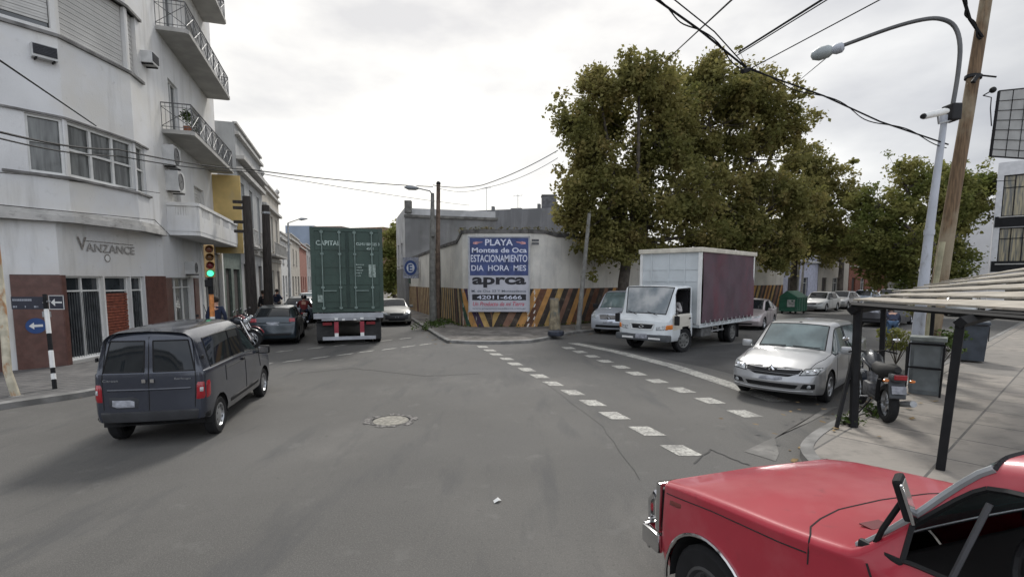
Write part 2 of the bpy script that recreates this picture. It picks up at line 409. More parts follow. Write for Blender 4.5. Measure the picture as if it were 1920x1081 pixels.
crack('crack', [G(560, 700), G(660, 690), G(800, 705), G(900, 700)], .01)
crack('crack', [G(840, 660), G(1000, 700), G(1130, 800), G(1200, 900)], .003)
gutter = mat('gutter_concrete', (.17, .163, .15), .85, var=.25, scale=2.5, bump=.3)
overlay(gutter, (.12, .115, .107), 1.3, .45, .6)
overlay(gutter, (.09, .085, .08), 7, .58, .7)
sheet('gutter', [[G(1395, 846), G(1450, 820), G(1520, 790), G(1572, 762), (5.9, 9.45, 0), (4.8, 8.35, 0), (4.0, 7.6, 0), (3.7, 6.9, 0), (3.5, 6.6, 0)]], gutter, .006)

# manhole with broken rim
mh = empty('manhole', G(733, 788), 0, 'round pale worn manhole patch sunk in the asphalt in the middle of the crossing', 'manhole')
q = MB(); q.lathe([(.0, .006), (.28, .008), (.30, .004)], (0, 0, 0), n=28); ml = mat('manhole_concrete', (.25, .235, .20), .9, var=.25, scale=14, bump=.8, bscale=30); q.build('cover', ml, mh)
q = MB()
rr = random.Random(5)
for k in range(34):
    t = 2 * math.pi * k / 34; r0 = .325 + rr.uniform(-.01, .02); r1 = .40 + rr.uniform(-.05, .07)
    t2 = t + .19
    q.add([(r0 * math.cos(t), r0 * math.sin(t), .008), (r1 * math.cos(t), r1 * math.sin(t), .0075), (r1 * math.cos(t2), r1 * math.sin(t2), .0075), (r0 * math.cos(t2), r0 * math.sin(t2), .008)], [(0, 1, 2, 3)])
q.build('rim', mat('broken_rim', (.16, .15, .14), .95, var=.5, scale=16, bump=1, bscale=25), mh)
q = MB(); q.lathe([(.298, .010), (.322, .010)], (0, 0, 0), n=28, a0=.2, a1=3.2); q.build('gap', dark_m, mh)
pp = empty('litter', G(932, 940), .6, 'crumpled white scrap of paper on the asphalt in front', 'litter')
q = MB(); q.add([(-.05, -.02, .006), (0, -.035, .03), (.05, -.01, .008), (.03, .03, .035), (-.03, .03, .012), (0, 0, .045)], [(0, 1, 5), (1, 2, 5), (2, 3, 5), (3, 4, 5), (4, 0, 5)]); q.build('paper', paint_w, pp)

# ================================================================== BUILDINGS
def norm2(p, q, flip=False):
    d = Vector((q[0] - p[0], q[1] - p[1], 0)).normalized(); n = Vector((d.y, -d.x, 0)); return d, (-n if flip else n)
def facade(mb, p, q, z0, z1, ops, dep=.2, flip=False):
    d, n = norm2(p, q, flip); L = math.hypot(q[0] - p[0], q[1] - p[1]); P0 = Vector((*p, 0))
    S = sorted({0, L} | {v for o in ops for v in o[:2]}); Z = sorted({z0, z1} | {v for o in ops for v in o[2:]})
    W = lambda s, z, k=0: P0 + d * s - n * k + Vector((0, 0, z))
    for i in range(len(S) - 1):
        for j in range(len(Z) - 1):
            sm, zm = (S[i] + S[i + 1]) / 2, (Z[j] + Z[j + 1]) / 2
            if any(o[0] < sm < o[1] and o[2] < zm < o[3] for o in ops): continue
            mb.quad(W(S[i], Z[j]), W(S[i + 1], Z[j]), W(S[i + 1], Z[j + 1]), W(S[i], Z[j + 1]))
    for a, b_, c, e in ops:
        mb.quad(W(a, c), W(b_, c), W(b_, c, dep), W(a, c, dep)); mb.quad(W(a, e), W(b_, e), W(b_, e, dep), W(a, e, dep))
        mb.quad(W(a, c), W(a, e), W(a, e, dep), W(a, c, dep)); mb.quad(W(b_, c), W(b_, e), W(b_, e, dep), W(b_, c, dep))
def wbox(mb, p, q, s0, s1, z0, z1, k0, k1, flip=False):
    """box on a facade: s along, z up, k = distance in front of the wall (negative: behind)"""
    d, n = norm2(p, q, flip); c = Vector((*p, 0)) + d * (s0 + s1) / 2 + n * (k0 + k1) / 2 + Vector((0, 0, (z0 + z1) / 2))
    mb.box(c, (abs(s1 - s0), abs(k1 - k0), abs(z1 - z0)), rz=math.atan2(d.y, d.x))
def window(par, p, q, o, dep=.2, cols=1, rows=None, fm=None, gm=None, flip=False, fw=.05, sill=True, name='window'):
    a, b_, c, e = o; f = MB(); k = -dep + .03
    for x0, x1, y0, y1 in ((a, b_, c, c + fw), (a, b_, e - fw, e), (a, a + fw, c + fw, e - fw), (b_ - fw, b_, c + fw, e - fw)): wbox(f, p, q, x0, x1, y0, y1, k - .03, k + .03, flip)
    for i in range(1, cols): x = a + (b_ - a) * i / cols; wbox(f, p, q, x - fw * .5, x + fw * .5, c + fw, e - fw, k - .028, k + .028, flip)
    for r in (rows or []): y = c + (e - c) * r; wbox(f, p, q, a + fw, b_ - fw, y - fw * .4, y + fw * .4, k - .025, k + .025, flip)
    w = f.build(name, fm or white_f, par, world=True)
    g = MB(); wbox(g, p, q, a + .01, b_ - .01, c + .01, e - .01, k - .05, k - .035, flip); g2 = g.build('pane', gm or glass_dk, w); 
    for v in g2.data.vertices: v.co -= Vector(par.location)
    if sill:
        t = MB(); wbox(t, p, q, a - .08, b_ + .08, c - .07, c - .005, -.02, .09, flip); t2 = t.build('sill', slab_m, w)
        for v in t2.data.vertices: v.co -= Vector(par.location)
    return w

# ---------------- white corner building
U0 = (-16.4, 7.4); U1 = (-11.72, 13.85); U2 = (-11.6, 16.2); U3 = (-12.0, 17.75)
W0 = (-17.6, 6.4); W1 = (-12.55, 12.85); W2 = (-11.95, 13.6); W4 = (-12.1, 17.9); W5 = (-15.0, 26.7)
bl = empty('corner_building', (-14, 16, 0), 0, 'white rendered corner building with bay windows, balconies and red tiled ground floor', 'building')
TOP = 18.0
g = MB()
opP = [(1.2, 7.0, .5, 2.5)]
facade(g, W0, W1, 0, 4.0, opP)
facade(g, W1, W2, 2.53, 4.0, [])
opG = [(.12, 1.50, .22, 2.50), (1.56, 2.62, .1, 2.50), (2.66, 3.28, .1, 2.50)]
facade(g, W2, W4, 0, 4.0, opG, .16)
opS = [(.7, 3.6, .6, 2.48), (5.4, 8.9, 0.1, 3.7)]
facade(g, W4, W5, 0, TOP, opS + [(1.6, 2.6, 4.1, 6.3), (4.6, 6.2, 4.1, 6.4), (1.8, 3.0, 7.7, 9.8), (5, 6.6, 7.7, 9.8), (1.8, 3.0, 11.2, 13.3), (5, 6.6, 11.2, 13.3), (1.8, 3, 14.7, 16.8), (5, 6.6, 14.7, 16.8)])
opA = [(7.20, 7.93, 5.12, 6.56), (6.9, 7.86, 8.78, 10.4)]
facade(g, U0, U1, 3.9, TOP, opA)
opB = [(.08, 2.30, 5.12, 6.56), (.10, 2.28, 8.72, 10.5), (.10, 2.28, 12.3, 14)]
facade(g, U1, U2, 3.9, TOP, opB)
opC = [(.05, .68, 5.12, 6.56), (.08, .6, 8.72, 10.5)]
facade(g, U2, U3, 3.9, TOP, opC)
g.quad((*U3, 3.9), (*W4, 3.9), (*W4, TOP), (*U3, TOP))
g.quad((*W5, 0), (-26, 24, 0), (-26, 24, TOP), (*W5, TOP)); g.quad((-26, 24, 0), (-26, 8, 0), (-26, 8, TOP), (-26, 24, TOP)); g.quad((*W0, 0), (-26, 8, 0), (-26, 8, TOP), (*W0, TOP))
g.add([(*p, TOP) for p in (W0, U0, U1, U2, U3, W4, W5, (-26, 24), (-26, 8))], [tuple(range(9))])
g.add([(*p, 3.9) for p in (W0, U0, U1, U2, U3, W4, W2, W1)], [tuple(range(8))])
g.build('wall', stucco, bl, world=True, fixn=False)
inn = MB(); inn.prism([(-17.2, 7.6), (-12.9, 13.0), (-12.35, 13.8), (-12.5, 17.9), (-15.3, 26.4), (-25.5, 23.6), (-25.5, 8.2)], .02, TOP - .2); inn.build('interior', dark_m, bl, world=True)
# ledge over the ground floor
g = MB()
def ledge(mb, pts, z0, z1, out, flip=False):
    P = [Vector((*p, 0)) for p in pts]; n = len(P); N = []
    for i in range(n):
        d = (P[min(i + 1, n - 1)] - P[max(i - 1, 0)]).normalized(); N.append(Vector((d.y, -d.x, 0)) * (-1 if flip else 1))
    for i in range(n - 1):
        a, b_ = P[i] - N[i] * .1, P[i + 1] - N[i + 1] * .1; c, e = P[i + 1] + N[i + 1] * out, P[i] + N[i] * out
        mb.prism([tuple(a[:2]), tuple(b_[:2]), tuple(c[:2]), tuple(e[:2])], z0, z1)
ledge(g, [U0, U1, U2, U3, (-12.12, 17.95)], 3.90, 4.06, .16); ledge(g, [U0, U1, U2, U3, (-12.12, 17.95)], 4.063, 4.2, .07)
g.build('ledge', cornice_m, bl, world=True)
Ua = P2(U0, norm2(U0, U1)[0], 6.7); Ub = P2(U2, norm2(U2, U3)[0], .9)
for (pts_, z0_, z1_, o_) in (([Ua, U1, U2, Ub], 8.60, 8.68, .07), ([Ua, U1, U2, Ub], 5.04, 5.10, .07), ([Ua, U1, U2, Ub], 6.58, 6.63, .05), ([U1, U2, Ub], 10.5, 10.58, .08)):
    g = MB(); ledge(g, pts_, z0_, z1_, o_); g.build('sill_band', mat('band_grey', (.17, .165, .16), .85, var=.3, scale=3), bl, world=True)
for a_ in ((W1, W2, .0, .96, 0, 2.52, .05), (W2, W4, -.04, .10, 0, 2.52, .07), (W2, W4, 3.32, 4.30, 0, 2.52, .06), (W4, W5, .0, .66, 0, 2.47, .05), (W4, W5, 3.65, 4.3, 0, 2.47, .05), (W0, W1, 7.05, 7.95, 0, 2.52, .05), (W0, W1, 0, 7.05, 0, .48, .05)):
    g = MB(); wbox(g, *a_[:6], -.02, a_[6]); g.build('tiled_pilaster', redtile, bl, world=True)
g = MB(); wbox(g, W2, W4, .1, 3.3, 0, .2, -.02, .04); g.build('threshold', slab_m, bl, world=True)
window(bl, W0, W1, (1.2, 7.0, .5, 2.5), .2, 5, None, sill=False)
# shop front: bars, red shutter, door
def shop(o, rows, cols, bars=False):
    w = window(bl, W2, W4, o, .16, cols, rows, fw=.055, sill=False, name='shop_window')
    if bars:
        t = MB(); a, b_, c, e = o; n = int((b_ - a) / .085)
        for i in range(1, n): wbox(t, W2, W4, a + (b_ - a) * i / n - .012, a + (b_ - a) * i / n + .012, c + .02, c + (e - c) * .80, -.12, -.10)
        r = t.build('bars', mat('bar_paint', (.07, .075, .08), .5, var=.3), w)
        for v in r.data.vertices: v.co -= Vector(bl.location)
    return w
shop(opG[0], [.82], 2, True); w = shop(opG[1], [.82], 1); shop(opG[2], [.82], 1, True)
t = MB()
for i in range(22): z = .13 + i * .085; wbox(t, W2, W4, 1.63, 2.55, z, z + .07, -.115, -.09 + .012 * (i % 2))
r = t.build('red_shutter', mat('red_shutter', (.21, .06, .035), .6, var=.25, scale=8), w)
for v in r.data.vertices: v.co -= Vector(bl.location)
window(bl, W4, W5, opS[0], .2, 3, [.8], gm=glass_gr, sill=False)
# deep grey doorway
t = MB()
for i in range(9): wbox(t, W4, W5, 5.5 + i * .38, 5.5 + i * .38 + .30, .12, 3.68, -.15, -.10)
t.build('door', mat('grey_door', (.13, .13, .125), .6, var=.2), bl, world=True)
each('door_surround', paint_w, bl, [lambda t: wbox(t, W4, W5, 5.0, 5.35, 0, 3.95, .004, .06), lambda t: wbox(t, W4, W5, 8.95, 9.25, 0, 3.95, .004, .06)], world=True)
# bay windows
window(bl, U0, U1, opA[0], .12, 1, [.55], gm=glass_gr, fw=.06, sill=False)
window(bl, U1, U2, opB[0], .12, 3, [.5], gm=glass_gr, fw=.075, sill=False); window(bl, U2, U3, opC[0], .12, 1, [.5], gm=glass_gr, fw=.06, sill=False)
def shutter(p, q, o, gap=0, dep=.14):
    a, b_, c, e = o; t = MB(); z = c + gap; i = 0
    while z < e - .01: wbox(t, p, q, a + .02, b_ - .02, z, min(z + .062, e), -dep, -dep + .02 + .008 * (i % 2)); z += .07; i += 1
    t.build('roller_shutter', shutter_m, bl, world=True)
    if gap:
        t = MB(); wbox(t, p, q, a + .02, b_ - .02, c + .01, c + gap, -dep - .03, -dep - .01); t.build('pane', glass_dk, bl, world=True)
shutter(U0, U1, opA[1], .16); shutter(U1, U2, opB[1]); shutter(U1, U2, opB[2]); shutter(U2, U3, opC[1])
for o in ((1.6, 2.6, 4.1, 6.3), (4.6, 6.2, 4.1, 6.4), (5, 6.6, 7.7, 9.8), (5, 6.6, 11.2, 13.3), (5, 6.6, 14.7, 16.8)): shutter(W4, W5, o, .0, .15)
for o in ((1.8, 3.0, 7.7, 9.8), (1.8, 3.0, 11.2, 13.3), (1.8, 3, 14.7, 16.8)): window(bl, W4, W5, o, .15, 2, sill=False)
# balconies
dS, nS = norm2(W4, W5)
def Sp(s, k, z): v = Vector((*W4, 0)) + dS * s + nS * k; v.z = z; return v
rail_m = mat('balcony_rail', (.10, .10, .10), .5, var=.3)
def balcony(z, s0=.75, s1=7.95, out=1.0, solid=False):
    g = MB(); P = [Sp(s0, -.05, 0), Sp(s0, out - .1, 0), Sp(s0 + .12, out, 0), Sp(s1 - .12, out, 0), Sp(s1, out - .1, 0), Sp(s1, -.05, 0)]
    g.prism([tuple(p[:2]) for p in P], z, z + .14); ob = g.build('balcony', slab_m, bl, world=True)
    t = MB()
    if solid:
        ob.data.materials[0] = stucco
        zt = z + 1.15
        seq = [(s0 + .04, 0), (s0 + .04, out - .05), (s1 - .04, out - .05), (s1 - .04, 0)]
        for (a, ka), (b_, kb) in zip(seq, seq[1:]):
            A, B = Sp(a, ka, 0), Sp(b_, kb, 0); L = (B - A).length; n = max(1, round(L / 1.7)); e = (B - A) / n; rz = math.atan2(e.y, e.x)
            for i in range(n):
                c = A + e * (i + .5); l = e.length
                t.box(c + Vector((0, 0, z + .14 + .28)), (l, .12, .56), rz); t.box(c + Vector((0, 0, zt - .05)), (l + .05, .18, .12), rz)
                for sg in (-1, 1): t.box(c + e.normalized() * sg * (l / 2 - .14) + Vector((0, 0, z + .86)), (.27, .12, .33), rz)
                for k in range(5): t.box(c + e.normalized() * (k - 2) * (l - .55) / 5 + Vector((0, 0, z + .86)), (.07, .09, .33), rz)
        t2 = t.build('parapet', stucco, ob)
    else:
        zt = z + 1.05
        seq = [(s0 + .05, 0), (s0 + .05, out - .07), (s1 - .05, out - .07), (s1 - .05, 0)]
        for (a, ka), (b_, kb) in zip(seq, seq[1:]):
            A, B = Sp(a, ka, 0), Sp(b_, kb, 0); L = (B - A).length
            for zz, r in ((zt, .022), (z + .24, .012), (zt - .13, .010)): t.tube([A + Vector((0, 0, zz)), B + Vector((0, 0, zz))], r, 5)
            n = max(4, round(L / .13))
            for i in range(n + 1): p = A.lerp(B, i / n); t.tube([p + Vector((0, 0, z + .14)), p + Vector((0, 0, zt))], .008 if i % 8 else .02, 4)
            m2 = max(1, round(L / 1.04))
            for i in range(m2):
                p, q_ = A.lerp(B, i / m2), A.lerp(B, (i + 1) / m2)
                t.tube([p + Vector((0, 0, z + .25)), q_ + Vector((0, 0, zt - .13))], .012, 4); t.tube([q_ + Vector((0, 0, z + .25)), p + Vector((0, 0, zt - .13))], .012, 4)
        t2 = t.build('railing', rail_m, ob)
    for v in t2.data.vertices: v.co -= Vector(bl.location)
balcony(4.0, solid=True); balcony(7.55); balcony(11.02); balcony(14.5)
g = MB(); wbox(g, W4, W5, 8.0, 8.12, 3.7, 7.5, .0, 1.22); g.build('side_screen', ochre, bl, world=True)
# shop lettering
d, n = norm2(W2, W4)
def Wp(s, k, z, p=W2, q=W4): dd, nn = norm2(p, q); v = Vector((*p, 0)) + dd * s + nn * k; v.z = z; return v
letm = mat('sign_letters', (.24, .22, .20), .7, var=.5, scale=20); letw = mat('sign_letters_pale', (.45, .44, .42), .7, var=.2, scale=20)
text('lettering', 'V', letm, bl, Wp(.62, .02, 3.22), d, (0, 0, 1), .36, .34, bold=.01)
text('lettering', 'ANZANCE', letm, bl, Wp(.93, .02, 3.19), d, (0, 0, 1), .24, 1.95, bold=.015)
text('lettering', 'ANZANCE', letw, bl, Wp(.95, .026, 3.20), d, (0, 0, 1), .22, 1.91, bold=-.02)
text('lettering', 'INMOBILIARIA DEL SUR', letm, bl, Wp(1.0, .02, 3.47), d, (0, 0, 1), .07, 1.86) if False else None
g = MB(); wbox(g, W2, W4, .98, 2.85, 3.475, 3.50, .003, .012)
c_ = Wp(1.72, .012, 3.03)
for k in range(20):
    t0, t1 = 2 * math.pi * k / 20, 2 * math.pi * (k + 1) / 20
    A = [c_ + d * r * math.cos(t) + Vector((0, 0, r * math.sin(t))) for t in (t0, t1) for r in (.085, .12)]
    g.quad(A[0], A[1], A[3], A[2])
g.build('lettering', letm, bl, world=True)
g = MB()
for k in range(20):
    t0, t1 = 2 * math.pi * k / 20, 2 * math.pi * (k + 1) / 20; g.add([c_, c_ + d * .084 * math.cos(t0) + Vector((0, 0, .084 * math.sin(t0))), c_ + d * .084 * math.cos(t1) + Vector((0, 0, .084 * math.sin(t1)))], [(0, 1, 2)])
g.build('lettering', paint_w, bl, world=True)
g = MB(); wbox(g, W1, W2, .04, .43, .98, 1.37, .0, .0) if False else None

# round blue arrow sign on the pilaster
dP, nP = norm2(W1, W2)
bs = empty('round_sign', Wp(.40, .055, 1.22, W1, W2), 0, 'round blue sign with white left arrow on the red brown pilaster', 'sign')
blue_m = mat('sign_blue', (.02, .06, .19), .4, var=.1)
def disc(mb, c, X, U, r, n=28, th=0.0):
    N = X.cross(U); vs = [c + N * th] + [c + N * th + X * r * math.cos(2 * math.pi * k / n) + U * r * math.sin(2 * math.pi * k / n) for k in range(n)]
    mb.add(vs, [(0, 1 + k, 1 + (k + 1) % n) for k in range(n)])
    if th: mb.add([v - (N * th if i < n else N * th * 0) for i, v in enumerate(vs[1:])] , []) 
def arrow(c, X, U, L, w, head, th):
    N = X.cross(U); P = [(-L / 2, 0), (-L / 2 + head, head * .9), (-L / 2 + head, w), (L / 2, w), (L / 2, -w), (-L / 2 + head, -w), (-L / 2 + head, -head * .9)]
    return [c + X * x + U * y + N * th for x, y in P]
Z = Vector((0, 0, 1)); O = Vector((0, 0, 0))
q = MB(); disc(q, O, dP, Z, .20, th=.012); disc(q, O, dP, Z, .20, th=.001); q.build('plate', blue_m, bs)
q = MB(); q.add(arrow(O, dP, Z, .27, .03, .10, .016), [(0, 1, 6), (2, 3, 4, 5)]); q.build('arrow', paint_w, bs)

# air conditioners
def ac(name, loc, rz, label, w=.62, h=.42, d_=.35, fan=False, group='air conditioners on the white corner building'):
    r = empty(name, loc, rz, label, 'air conditioner', group)
    q = MB(); q.rbox((0, d_ / 2 - .02, h / 2), (w, d_, h), .015); q.build('casing', mat('ac_casing', (.50, .50, .49), .5, var=.1), r)
    q = MB(); q.cm = 0
    if fan:
        q.lathe([(.0, 0), (h * .40, 0), (h * .42, .012), (h * .40, .02)], (w * .14, d_ - .018, h / 2), 'Y', 20); q.build('fan_grille', mat('fan_grille', (.13, .13, .13), .6, var=.4, scale=30), r)
        q = MB()
        for i in range(9): q.box((-w / 2 - .003, d_ / 2, .07 + i * (h - .1) / 9), (.012, d_ * .8, .02))
        q.box((w * .14, d_ + .008, h / 2), (.05, .01, .05)); q.build('fins', trimb, r)
    else:
        q.box((0, d_ - .01, h * .55), (w * .93, .02, h * .72)); q.build('grille', mat('dark_grille', (.02, .022, .03), .5, var=.4, scale=30), r)
        q = MB()
        for i in range(6): q.box((0, d_ + .004, h * .26 + i * h * .11), (w * .9, .008, .008))
        q.build('fins', trimb, r)
    q = MB(); q.box((-w * .35, d_ / 2, -.02), (.03, d_ * .9, .04)); q.box((w * .35, d_ / 2, -.02), (.03, d_ * .9, .04)); q.build('bracket', black_m, r)
    return r
def rzof(n): return math.atan2(n.y, n.x) - R(90)
dA_, nA = norm2(U0, U1); dC_, nC = norm2(U2, U3)
ac('air_conditioner', Wp(7.66, .0, 7.93, U0, U1), rzof(nA), 'boxy window air conditioner with dark grille below the half closed roller shutter', .50, .34, .22)
ac('air_conditioner', Wp(1.1, -.05, 9.30, U2, U3), rzof(nC), 'small pale air conditioner high on the wall beside the second floor bay', .5, .36, .40)
ac('air_conditioner', Sp(1.05, .0, 6.42, ), rzof(nS) , 'outdoor fan unit directly under the second balcony, upper of the pair', .85, .72, .38, True)
ac('air_conditioner', Sp(1.25, .0, 5.58, ), rzof(nS), 'outdoor fan unit with white front just above the stone balcony, lower of the pair', .85, .72, .42, True)
ac('air_conditioner', Sp(2.9, .0, 2.62), rzof(nS), 'dark air conditioner above the ground floor window by the traffic light', .7, .5, .35, True)

# potted plants on the iron balcony
def leafmat(name, a, b_, sc=2.5):
    return mat(name, a, .65, c2=b_, scale=sc, cmix=(.35, .65), spec=.2)
def translucent(m, k=.5):
    t, b = nodes(m); out = [n for n in t.nodes if n.type == 'OUTPUT_MATERIAL'][0]; src = b.inputs['Base Color'].links[0].from_socket
    tr = t.nodes.new('ShaderNodeBsdfTranslucent'); mx = t.nodes.new('ShaderNodeMixShader'); mx.inputs[0].default_value = k
    t.links.new(src, tr.inputs['Color']); t.links.new(b.outputs[0], mx.inputs[1]); t.links.new(tr.outputs[0], mx.inputs[2]); t.links.new(mx.outputs[0], out.inputs['Surface'])
leaf_dk = leafmat('leaf_olive', (.125, .128, .038), (.25, .225, .078), .5)
overlay(leaf_dk, (.32, .25, .10), .9, .53, .66, (1, 1, 1), .7, 4)
translucent(leaf_dk)
leaf_y = leafmat('leaf_yellow_green', (.12, .145, .038), (.26, .24, .08), .5)
translucent(leaf_y)
leaf_g = leafmat('leaf_green', (.03, .055, .012), (.09, .13, .03), 2)
bark = mat('bark', (.075, .062, .05), .95, var=.4, scale=3, bump=.7, bscale=12)
bark2 = mat('pale_bark', (.16, .15, .13), .9, var=.4, scale=2, bump=.4, bscale=12)
def leafcloud(mb, c, r, n, size, rnd, squash=1.0):
    for _ in range(n):
        while True:
            p = Vector((rnd.uniform(-1, 1), rnd.uniform(-1, 1), rnd.uniform(-1, 1)))
            if p.length < 1: break
        p = Vector(c) + Vector((p.x * r, p.y * r, p.z * r * squash))
        leaf(mb, p, size * rnd.uniform(.6, 1.25), rnd)
def leaf(mb, p, s, rnd):
    a = Vector((rnd.gauss(0, 1), rnd.gauss(0, 1), rnd.gauss(0, .7))).normalized(); b_ = a.cross(Vector((rnd.gauss(0, 1), rnd.gauss(0, 1), rnd.gauss(0, 1)))).normalized()
    c = a.cross(b_) * s * .12
    mb.add([p - a * s * .5, p + b_ * s * .36 + c, p + a * s * .5, p - b_ * s * .36 + c], [(0, 1, 2, 3)])
rn = random.Random(11)
for s_, lab in ((1.15, 'leafy potted plant in a clay pot at the near end of the iron balcony'), (2.2, 'smaller trailing potted plant further along the iron balcony')):
    pt = empty('potted_plant', Sp(s_, .7, 7.70), 0, lab, 'plant', 'potted plants on the second balcony')
    q = MB(); q.lathe([(0, 0), (.10, 0), (.14, .22), (.12, .22), (.11, .2), (0, .2)], (0, 0, 0), n=14); q.build('pot', mat('clay', (.28, .10, .05), .8), pt)
    q = MB()
    for _ in range(7): leafcloud(q, (rn.uniform(-.12, .12), rn.uniform(-.12, .12), .35 + rn.uniform(0, .4)), .14, 26, .09, rn)
    q.build('leaves', leaf_g, pt, fixn=False)
# ---------------- generic neighbour house: solid block with real openings on its street front
def house(name, p, q, h, depth, wall, label, ops=(), group=None, flip=False, cols=2, parapet=.5, frames=None, gm=None, bands=(), cornice=True):
    d, n = norm2(p, q, flip); L = math.hypot(q[0] - p[0], q[1] - p[1])
    e = empty(name, (*p, 0), 0, label, 'building', group)
    g = MB(); facade(g, p, q, 0, h, list(ops), .18, flip)
    P = Vector((*p, 0)); Q_ = Vector((*q, 0)); A = P - n * depth; B = Q_ - n * depth; U = Vector((0, 0, h)); i = Vector((0, 0, h - .25))
    g.quad(P, A, A + U, P + U); g.quad(Q_, B, B + U, Q_ + U); g.quad(A, B, B + U, A + U); g.quad(P + i, Q_ + i, B + i, A + i)
    th = .25
    g.quad(P + U, Q_ + U, Q_ + U - n * th, P + U - n * th)
    g.build('wall', wall, e, world=True, fixn=False)
    k = MB(); k.add([P - n * .35 + d * .1, Q_ - n * .35 - d * .1, B + n * .1 - d * .1, A + n * .1 + d * .1], [(0, 1, 2, 3)])
    iw = MB(); iw.prism([tuple((P - n * .30 + d * .05)[:2]), tuple((Q_ - n * .30 - d * .05)[:2]), tuple((B + n * .05 - d * .05)[:2]), tuple((A + n * .05 + d * .05)[:2])], .02, h - .3); iw.build('interior', dark_m, e, world=True)
    if cornice:
        c = MB(); wbox(c, p, q, -.0, L, h - parapet - .18, h - parapet, -.02, .22, flip); wbox(c, p, q, 0, L, h - .08, h + .05, -.1, .14, flip)
        for (z0, z1, o) in bands: wbox(c, p, q, 0, L, z0, z1, -.02, o, flip)
        c.build('cornice', cornice_m, e, world=True)
    for o in ops:
        if o[2] < .3: t = MB(); wbox(t, p, q, o[0] + .02, o[1] - .02, o[2], o[3], -.17, -.12, flip); t.build('door', frames or wood_d, e, world=True)
        else: window(e, p, q, o, .18, cols, [.7], fm=frames, gm=gm, flip=flip)
    return e
cream = mat('cream_render', (.42, .39, .34), .9, var=.1, scale=.8, bump=.2); overlay(cream, (.25, .24, .22), .9, .52, .7, (2, 2, .3), .7)
lgrey = mat('light_grey_render', (.34, .345, .345), .9, var=.1, scale=.8, bump=.2); overlay(lgrey, (.20, .20, .20), .9, .5, .7, (2, 2, .3), .7)
# left street, left side, one after another beyond the corner building
s_now = Vector((-15.05, 26.85, 0))
def nxt(L, gap=.06):
    global s_now
    p = (s_now.x, s_now.y); q = (s_now.x + LS.x * L, s_now.y + LS.y * L); s_now = Vector((q[0] + LS.x * gap, q[1] + LS.y * gap, 0)); return p, q
grp = 'houses along the left street'
p, q = nxt(4.75)
house('low_shop', p, q, 4.7, 12, mat('green_grey_front', (.12, .15, .13), .9, var=.15), 'low green grey shop front directly behind the dark timber poles', [(.5, 1.9, .15, 3.0), (2.5, 4.2, .15, 3.0)], grp)
p, q = nxt(9.4)
h1 = house('old_house', p, q, 11.7, 12, lgrey, 'tallest old grey house on the left street, with blank side wall and heavy cornice', [(.8, 2.0, .15, 3.4), (3.2, 4.6, .9, 3.4), (6.2, 7.8, .15, 3.4), (1.0, 2.2, 5.0, 8.4), (3.9, 5.1, 5.0, 8.4), (6.8, 8.0, 5.0, 8.4)], grp, bands=[(4.1, 4.4, .15), (8.9, 9.15, .3), (9.6, 9.8, .45)])
for s0_ in (.6, 3.5, 6.4):
    g = MB(); wbox(g, p, q, s0_, s0_ + 2.0, 4.45, 4.6, -.02, .7); [wbox(g, p, q, s0_ + .05 + k * .2, s0_ + .1 + k * .2, 4.6, 5.5, .62, .66) for k in range(10)]; wbox(g, p, q, s0_, s0_ + 2.0, 5.5, 5.56, .6, .68); g.build('balcony', cornice_m, h1, world=True)
p, q = nxt(9.9)
h2 = house('old_house', p, q, 10.2, 12, cream, 'old cream house with an urn on its roof edge, beyond the tallest grey house', [(.8, 2.2, .15, 3.2), (3.6, 5.0, .9, 3.2), (7.0, 8.6, .15, 3.2), (1.2, 2.4, 4.9, 7.8), (4.2, 5.4, 4.9, 7.8), (7.2, 8.4, 4.9, 7.8)], grp, bands=[(3.9, 4.2, .15), (8.2, 8.4, .3)])
dd, nn = norm2(p, q)
for u_ in (.35, 9.4): g = MB(); g.lathe([(.0, 0), (.18, 0), (.08, .12), (.22, .35), (.18, .5), (.05, .6), (.0, .75)], Vector((*p, 10.25)) + dd * u_, n=12); g.build('roof_urn', cornice_m, h2, world=True)
g = MB(); wbox(g, p, q, .6, 9.0, 4.3, 4.45, -.02, .75); [wbox(g, p, q, .65 + k * .24, .7 + k * .24, 4.45, 5.35, .66, .7) for k in range(34)]; wbox(g, p, q, .6, 9.0, 5.35, 5.4, .64, .72); g.build('balcony', slab_m, h2, world=True)
p, q = nxt(9)
house('low_house', p, q, 7.0, 12, mat('whitewash', (.55, .55, .54), .9, var=.08), 'low whitewashed house beyond the cream house with the urn', [(1, 2.2, .15, 2.8), (3.2, 4.8, .9, 2.8), (6.2, 7.6, .15, 2.8), (1.4, 2.6, 4.0, 5.4), (5.2, 6.4, 4, 5.4)], grp)
p, q = nxt(11)
house('low_house', p, q, 7.6, 12, cream, 'low cream house before the one with the dark red front', [(1, 2.4, .15, 2.8), (4.2, 5.8, .9, 2.8), (7.6, 9.4, .15, 2.8), (2.4, 3.6, 4.2, 6), (6.2, 7.4, 4.2, 6)], grp)
p, q = nxt(12)
house('low_house', p, q, 7.4, 12, mat('dull_red_render', (.27, .12, .09), .9, var=.15), 'low house with dull red front far down the left street', [(1, 2.4, .15, 2.8), (4.2, 5.8, .9, 2.8), (8, 9.4, .15, 2.8)], grp)
p, q = nxt(26)
house('low_house', p, q, 8.0, 12, lgrey, 'long pale grey building farthest down the left pavement', [(2 + i * 4, 3.4 + i * 4, .9, 2.9) for i in range(6)] + [(2 + i * 4, 3.4 + i * 4, 4.4, 6.2) for i in range(6)], grp)
